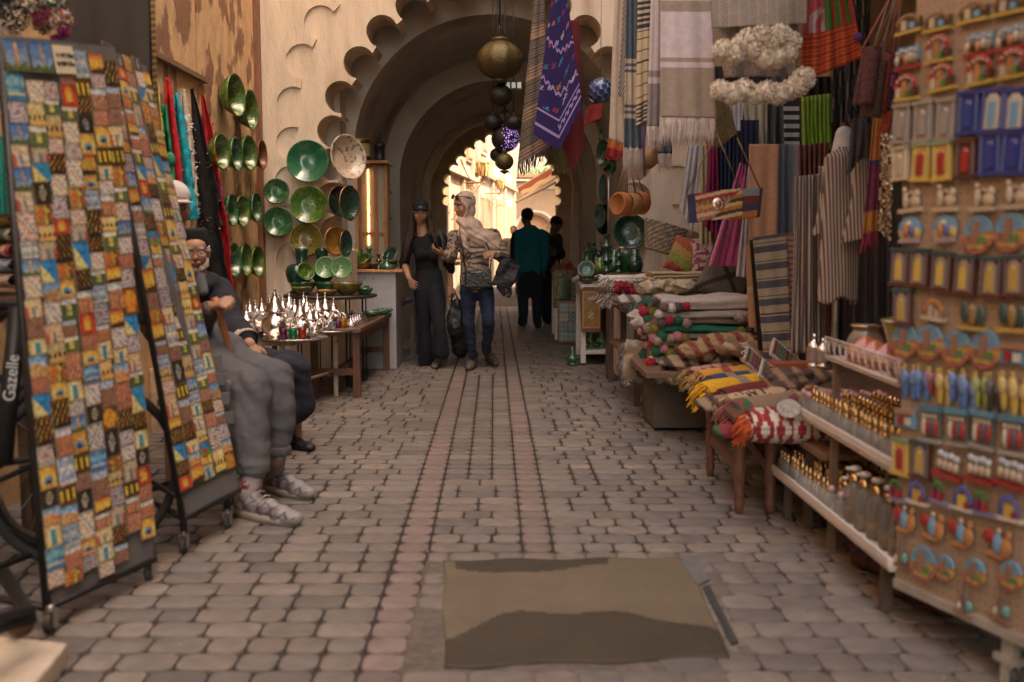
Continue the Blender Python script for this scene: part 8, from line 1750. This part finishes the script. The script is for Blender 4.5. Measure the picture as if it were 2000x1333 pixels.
for x in (1067, 1083): p = G(x, 632); shoe(pD, p+V((0,.1,0)), p+V((.05,-.16,0)), .10, .09, (.012,.011,.011), (.01,.01,.01))
# ---- far man in grey jacket
Y = 23.0; pE = person('distant man in a grey jacket over a white shirt in the sunlit street', (W(1003,450,Y).x, Y)); hE = Head((1003,452,Y), (0,-1,0), k=1.02); bx = W(1003,450,Y).x
zt_ = W(1003,442,Y).z; k_ = zt_/1.75
def E(x, z, y=0): return V((bx+x, Y+y, z*k_))
m = MB(); hE.skin(m); m.cap(E(0,1.5), E(0,1.42), .055, .06); m.cap(E(0,1.3), E(0,.95), .12, .12)
for s in (-1, 1): m.cap(E(s*.18,1.38), E(s*.24,1.1), .05, .04); m.cap(E(s*.24,1.1), E(s*.2,.9,-.15), .04, .03); hand(m, E(s*.2,.9,-.15), (0,-.5,-1), (s,0,0), 1, .6); m.cap(E(s*.1,.9), E(s*.11,.45), .08, .055); m.cap(E(s*.11,.45), E(s*.11,.08), .055, .04)
fused('body', m, SKIN, pE, .014, 2, lambda p: (.3,.16,.1))
m = MB(); m.cap(E(-.16,1.38), E(.16,1.38), .075, .075); m.cap(E(0,1.3), E(0,.9), .165, .17, 14, .65, (0,1,0))
for s in (-1, 1): m.cap(E(s*.19,1.37), E(s*.25,1.1), .075, .065); m.cap(E(s*.25,1.1), E(s*.21,.93,-.13), .065, .055)
fused('jacket', m, CLOTH, pE, .014, 3, lambda p: (.55,.52,.48) if abs(p.x-bx) < .06 and p.y < Y else (.14,.11,.09), folds(.015, 9, 6, 1))
m = MB(); m.cap(E(0,.92), E(0,.86), .15, .15, 14, .7, (0,1,0))
for s in (-1, 1): m.cap(E(s*.1,.86), E(s*.11,.45), .10, .08); m.cap(E(s*.11,.45), E(s*.11,.08), .08, .07)
fused('trousers', m, CLOTH, pE, .014, 3, lambda p: (.03,.03,.035), folds(.015, 9, 6, 1)); m = MB(); m.ball((0,-.02,.05), (.084,.1,.08), 14, None, hE.M); fused('hair', m, FLUFF, pE, .01, 1, lambda p: (.10,.09,.08))
for s in (-1, 1): shoe(pE, V((bx+s*.11, Y+.1, 0)), V((bx+s*.12, Y-.16, 0)), .1, .09, (.02,.02,.02), (.01,.01,.01))

# ---- seated youth behind the second rack
Y = 4.8; pF = person('seated youth in grey cargo trousers, white cap and silver trainers, half hidden by the rack', W(400,900,Y)); hF = Head((338,404,4.98), (.55,-.75,-.1), k=1.02)
hip1, hip2 = W(408,722,4.72), W(432,705,4.98); kn1, kn2 = W(489,762,4.36), W(537,742,4.62); an1, an2 = W(497,925,4.30), W(536,895,4.55)
m = MB(); hF.skin(m); limb(m, [hF.p(0,-.02,-.09), hF.p(0,-.03,-.17)], [.055,.06]); limb(m, [W(318,520,5.0), W(368,690,4.9)], [.10,.10], .7, (0,1,0)); f1, f2 = G(486,1010)+V((0,0,.10)), G(538,960)+V((0,0,.10)); limb(m, [hip1, kn1, an1, f1], [.07,.05,.04,.03]); limb(m, [hip2, kn2, an2, f2], [.07,.05,.04,.03])
sh1, el1, wr1 = W(335,525,4.85), W(383,652,4.75), W(413,600,4.66); limb(m, [sh1, el1, wr1], [.05,.042,.03]); hand(m, wr1, (.35,-.2,.15), (.5,-.6,.7), 1.0, 1.15, -1)
sh2, el2, wr2 = W(290,510,5.05), W(300,640,4.95), W(350,690,4.8); limb(m, [sh2, el2, wr2], [.05,.042,.03]); hand(m, wr2, (.8,-.3,-.1), (0,-.3,1), 1, .5)
fused('body', m, SKIN, pF, .007, 2, hF.color(SK2, (.3,.08,.07), (.03,.02,.015))); hF.eyes(pF)
tr = (.088,.084,.088)
m = MB(); limb(m, [hip1, hip2], [.15,.15]); limb(m, [hip1, kn1], [.12,.092]); limb(m, [hip2, kn2], [.12,.09]); limb(m, [kn1, W(489,850,4.32), W(496,910,4.30)], [.096,.092,.072]); limb(m, [kn2, W(541,830,4.58), W(539,874,4.56)], [.09,.084,.064]); limb(m, [W(385,650,4.9), hip1], [.13,.13])
def trf(p, n):
    a = sin((p.z*1.0+p.x*.5+p.y*.25)*62 + 7*noise.noise(p*4.5)); k_ = max(0, noise.noise(p*3.2+V((3,1,2)))+.25)
    return p + n*(noise.noise(V((p.x*7, p.y*6, p.z*5)))*.012 + a*.0075*k_ + noise.noise(V((p.x*34, p.y*34, p.z*44)))*.003)
fused('trousers', m, M(attr=True, rough=.9, var=.12, scale=10, bump=.3, bs=200), pF, .008, 3, lambda p: mix3(tr, (.16,.15,.15), max(0, noise.noise(p*5))*1.2), trf)
m = MB(); m.box(W(452,775,4.33), (.14,.03,.15), rz=.35); fused('pocket', m, M(attr=True, rough=.9, var=.12, bump=.3, bs=200), pF, .009, 3, lambda p: (.12,.11,.11), folds(.01, 15, 15, 2))
for a in (W(495,915,4.30), W(538,880,4.56)): m = MB(); m.tube([a+V((0,0,.02)), a-V((0,0,.02))], .072, 16); fused('cuff', m, CLOTH, pF, .008, 1, lambda p: (.10,.095,.095), folds(.008, 40, 5, 3))
for lg in ((W(494,925,4.3), f1), (W(538,888,4.56), f2)): m = MB(); limb(m, lg, [.052,.044]); fused('sock', m, CLOTH, pF, .008, 2, lambda p: (.27,.22,.21), folds(.006, 20, 40, 3))
jk = (.060,.042,.036)
m = MB(); limb(m, [W(290,500,5.05), W(334,508,4.95)], [.075,.07]); limb(m, [W(312,530,5.0), W(362,690,4.92)], [.13,.14], .75, (0,1,0)); limb(m, [sh1, el1, lerp(el1, wr1, .8)], [.065,.064,.052]); limb(m, [sh2, el2, lerp(el2, wr2, .75)], [.07,.065,.05])
fused('jacket', m, M(attr=True, rough=.5, var=.2, bump=.3, bs=90), pF, .011, 3, lambda p: jk, folds(.018, 12, 9, 6))
m = MB(); m.ball((0,-.01,.055), (.084,.10,.075), 18, None, hF.M); m.box((0,.09,.03), (.11,.09,.012), M=hF.M); fused('cap', m, M(col=(.6,.56,.55), rough=.8), pF, .008, 2)
def trainer(p, a, d, s_, L_, h_):
    t = (p-a).dot(d)/L_; z = (p-a).z/h_; s = (p-a).dot(s_)
    if z < .3: return (.28,.24,.21)
    if z > .85 and t < .3: return (.16,.02,.035)
    if abs(s) > .022 and (abs((t*5+z*2) % 1-.5) < .1 or abs((t*5-z*2) % 1-.5) < .08): return (.07,.05,.07)
    if t < .22: return (.20,.15,.14)
    return (.24,.215,.20) if (t > .82 or z > .62) else (.15,.125,.125)
for hl, te in ((G(462,1004), G(578,1028)),(G(516,955), G(604,976))):
    hl.z = te.z = 0; shoe(pF, hl, te, .105, .115, trainer, (.30,.25,.21), 'trainer', laces=(.36,.32,.29))
def cane(): 
    m = MB(); a, b_ = W(419,582,4.66), W(450,690,4.72); d = (b_-a).normalized(); e = a+d*1.0; e2 = a + d*((a.z-.02)/abs(d.z)); m.tube([a, a+d*.05, a+d*.1, a+d*.13, a+d*.2, e2], [.016,.018,.014,.019,.014,.009], 10)
    tag(m.build('cane', wood((.42,.16,.05), .35)), 'turned orange wooden cane held between the two seated men', 'cane')
cane()
s1 = T('stool', 'low wooden stool under the seated youth', 'stool', W(400,900,4.85)); s1.location.z = 0; c = hip1.lerp(hip2, .5); m = MB(); m.box((c.x-.05, c.y+.0, c.z-.16), (.36,.36,.035)); m.build('seat', wood((.2,.1,.05)), s1, bev=.005)
for sx in (-.14,.14):
    for sy in (-.14,.14): m = MB(); m.box((c.x-.05+sx, c.y+sy, (c.z-.178)/2), (.035,.035,c.z-.178)); m.build('leg', wood((.2,.1,.05)), s1)
# ---- old man
pG = person('old man with white beard, glasses, black felt hat and navy robe, seated', W(450,850,5.8)); hG = Head((382,492,5.78), (.30,-1,-.06), k=1.0)
sR, sL = W(352,572,5.85), W(427,568,5.9); eL, wL = W(455,640,5.72), W(488,672,5.45); hR, hL = W(400,725,5.95), W(440,715,6.05); kR, kL = W(515,735,5.45), W(570,722,5.7)
m = MB(); hG.skin(m, False); limb(m, [hG.p(0,-.02,-.09), W(392,565,5.88)], [.052,.06]); limb(m, [W(392,590,5.9), W(415,700,5.95)], [.14,.14], .7, (0,1,0)); limb(m, [sL, eL, wL], [.05,.04,.03]); hand(m, wL, (.35,-.35,-.75), (.2,-.75,.5), 1.05, .5, -1)
limb(m, [sR, W(352,650,5.7), W(395,640,5.5)], [.05,.042,.03]); hand(m, W(395,640,5.5), (.8,-.3,-.1), (0,-.6,.7), 1.0, .8)
limb(m, [hR, kR, W(505,850,5.5)], [.08,.06,.045]); limb(m, [hL, kL, W(575,855,5.85)], [.08,.06,.045])
fused('body', m, SKIN, pG, .0065, 2, hG.color((.44,.24,.15), (.32,.12,.09), (.45,.42,.38))); hG.eyes(pG, (.06,.04,.03))
m = MB(); q = hG
for a in range(13): t = pi*(a/12); m.ball((.064*cos(t), .022+.05*sin(t), -.045-.055*sin(t)), .013+.007*sin(t), 8, None, q.M)
m.ball((0,.062,-.112), (.030,.026,.026), 10, None, q.M); m.ball((-.02,.097,-.056), (.018,.007,.006), 8, None, q.M); m.ball((.02,.097,-.056), (.018,.007,.006), 8, None, q.M)
fused('beard', m, FLUFF, pG, .006, 1, lambda p: (.46,.42,.37), folds(.008, 60, 30, 2))
m = MB(); 
for x in (-1, 1): m.ball((x*.066,-.012,.012), (.018,.045,.03), 10, None, q.M)
m.ball((0,-.07,-.02), (.06,.035,.05), 12, None, q.M); fused('hair', m, FLUFF, pG, .007, 1, lambda p: (.5,.47,.43), folds(.008, 60, 60, 1))
m = MB(); m.lathe([(.001,.095),(.06,.095),(.068,.09),(.076,.0),(.074,-.004),(.001,.0)], (0,-.010,.036), 26, None, q.M @ Matrix.Rotation(-.08, 4, 'X')); hat = m.build('felt_hat', M(col=(.005,.0045,.0045), rough=1, var=.2), pG)
m = MB()
for x in (-1, 1): m.tube([q.p(x*.033+.027*cos(a), .104, -.002+.02*sin(a)*(1 if sin(a) < 0 else .85)) for a in [2*pi*j/16 for j in range(17)]], .0021, 6, cap=False); m.tube([q.p(x*.060,.103,.005), q.p(x*.078,.06,.006), q.p(x*.08,0,.0)], .0028, 5)
m.tube([q.p(-.007,.106,.004), q.p(.007,.106,.004)], .0028, 5); gl = m.build('glasses', M(col=(.14,.03,.02), rough=.25), pG)
m = MB()
for x in (-1, 1): m.lathe([(.001,0),(.025,0),(.025,.001),(.001,.0012)], (0,0,0), 16, None, q.M @ Matrix.Translation((x*.033,.1035,-.002)) @ Matrix.Rotation(pi/2, 4, 'X') @ Matrix.Diagonal((1,.78,1,1)))
lm = bpy.data.materials.new('lens_glass'); lm.use_nodes = True; lb2 = lm.node_tree.nodes['Principled BSDF']; lb2.inputs['Alpha'].default_value = .12; lb2.inputs['Roughness'].default_value = .05
l_ = m.build('lens', lm, pG); l_.parent = gl
nv2 = (.016,.016,.026)
m = MB(); limb(m, [sR, sL], [.085,.085], .9, (0,1,0)); limb(m, [W(392,590,5.9), W(412,690,5.95)], [.19,.19], .75, (0,1,0)); limb(m, [sL, eL, lerp(eL, wL, .7)], [.09,.085,.075]); limb(m, [sR, W(352,650,5.7), W(385,642,5.53)], [.085,.08,.065])
limb(m, [hR, kR], [.14,.105]); limb(m, [hL, kL], [.14,.11]); limb(m, [hR, hL], [.17,.17]); limb(m, [kR, kL], [.09,.10]); limb(m, [kR, W(520,815,5.5)], [.10,.11]); limb(m, [kL, W(582,790,5.72)], [.105,.10]); limb(m, [W(520,815,5.5), W(578,800,5.75)], [.10,.09]); limb(m, [W(500,840,5.55), W(540,835,5.6)], [.10,.09])
limb(m, [W(375,552,5.82), W(398,560,5.78), W(420,552,5.85)], [.05,.045,.05])
fused('robe', m, CLOTH, pG, .012, 3, lambda p: nv2, trf)
m = MB(); limb(m, [W(390,540,5.74), W(398,570,5.72)], [.035,.028]); fused('shirt_collar', m, CLOTH, pG, .008, 1, lambda p: (.14,.15,.18))
m = MB(); cu = lerp(eL, wL, .78); dd = (wL-eL).normalized(); m.tube([cu-dd*.03, cu+dd*.035], .072, 18, cap=False); m.tube([cu+dd*.035, cu-dd*.03], .066, 18, cap=False); m.build('cuff', M(col=(.55,.45,.33), rough=.9), pG)
for a, b_ in ((G(552,868), G(607,882)),(G(500,872), G(545,888))): a.z = b_.z = 0; shoe(pG, a, b_, .09, .075, (.014,.013,.015), (.012,.011,.011), 'slipper')
s2 = T('stool', 'low dark stool under the old man in the robe', 'stool', W(415,900,6.0)); s2.location.z = 0; c = hR.lerp(hL, .5); m = MB(); m.box((c.x-.05, c.y, c.z-.18), (.36,.34,.035)); m.build('seat', wood((.12,.07,.04)), s2, bev=.005)
for sx in (-.14,.14):
    for sy in (-.13,.13): m = MB(); m.box((c.x-.05+sx, c.y+sy, (c.z-.198)/2), (.035,.035,c.z-.198)); m.build('leg', wood((.12,.07,.04)), s2)
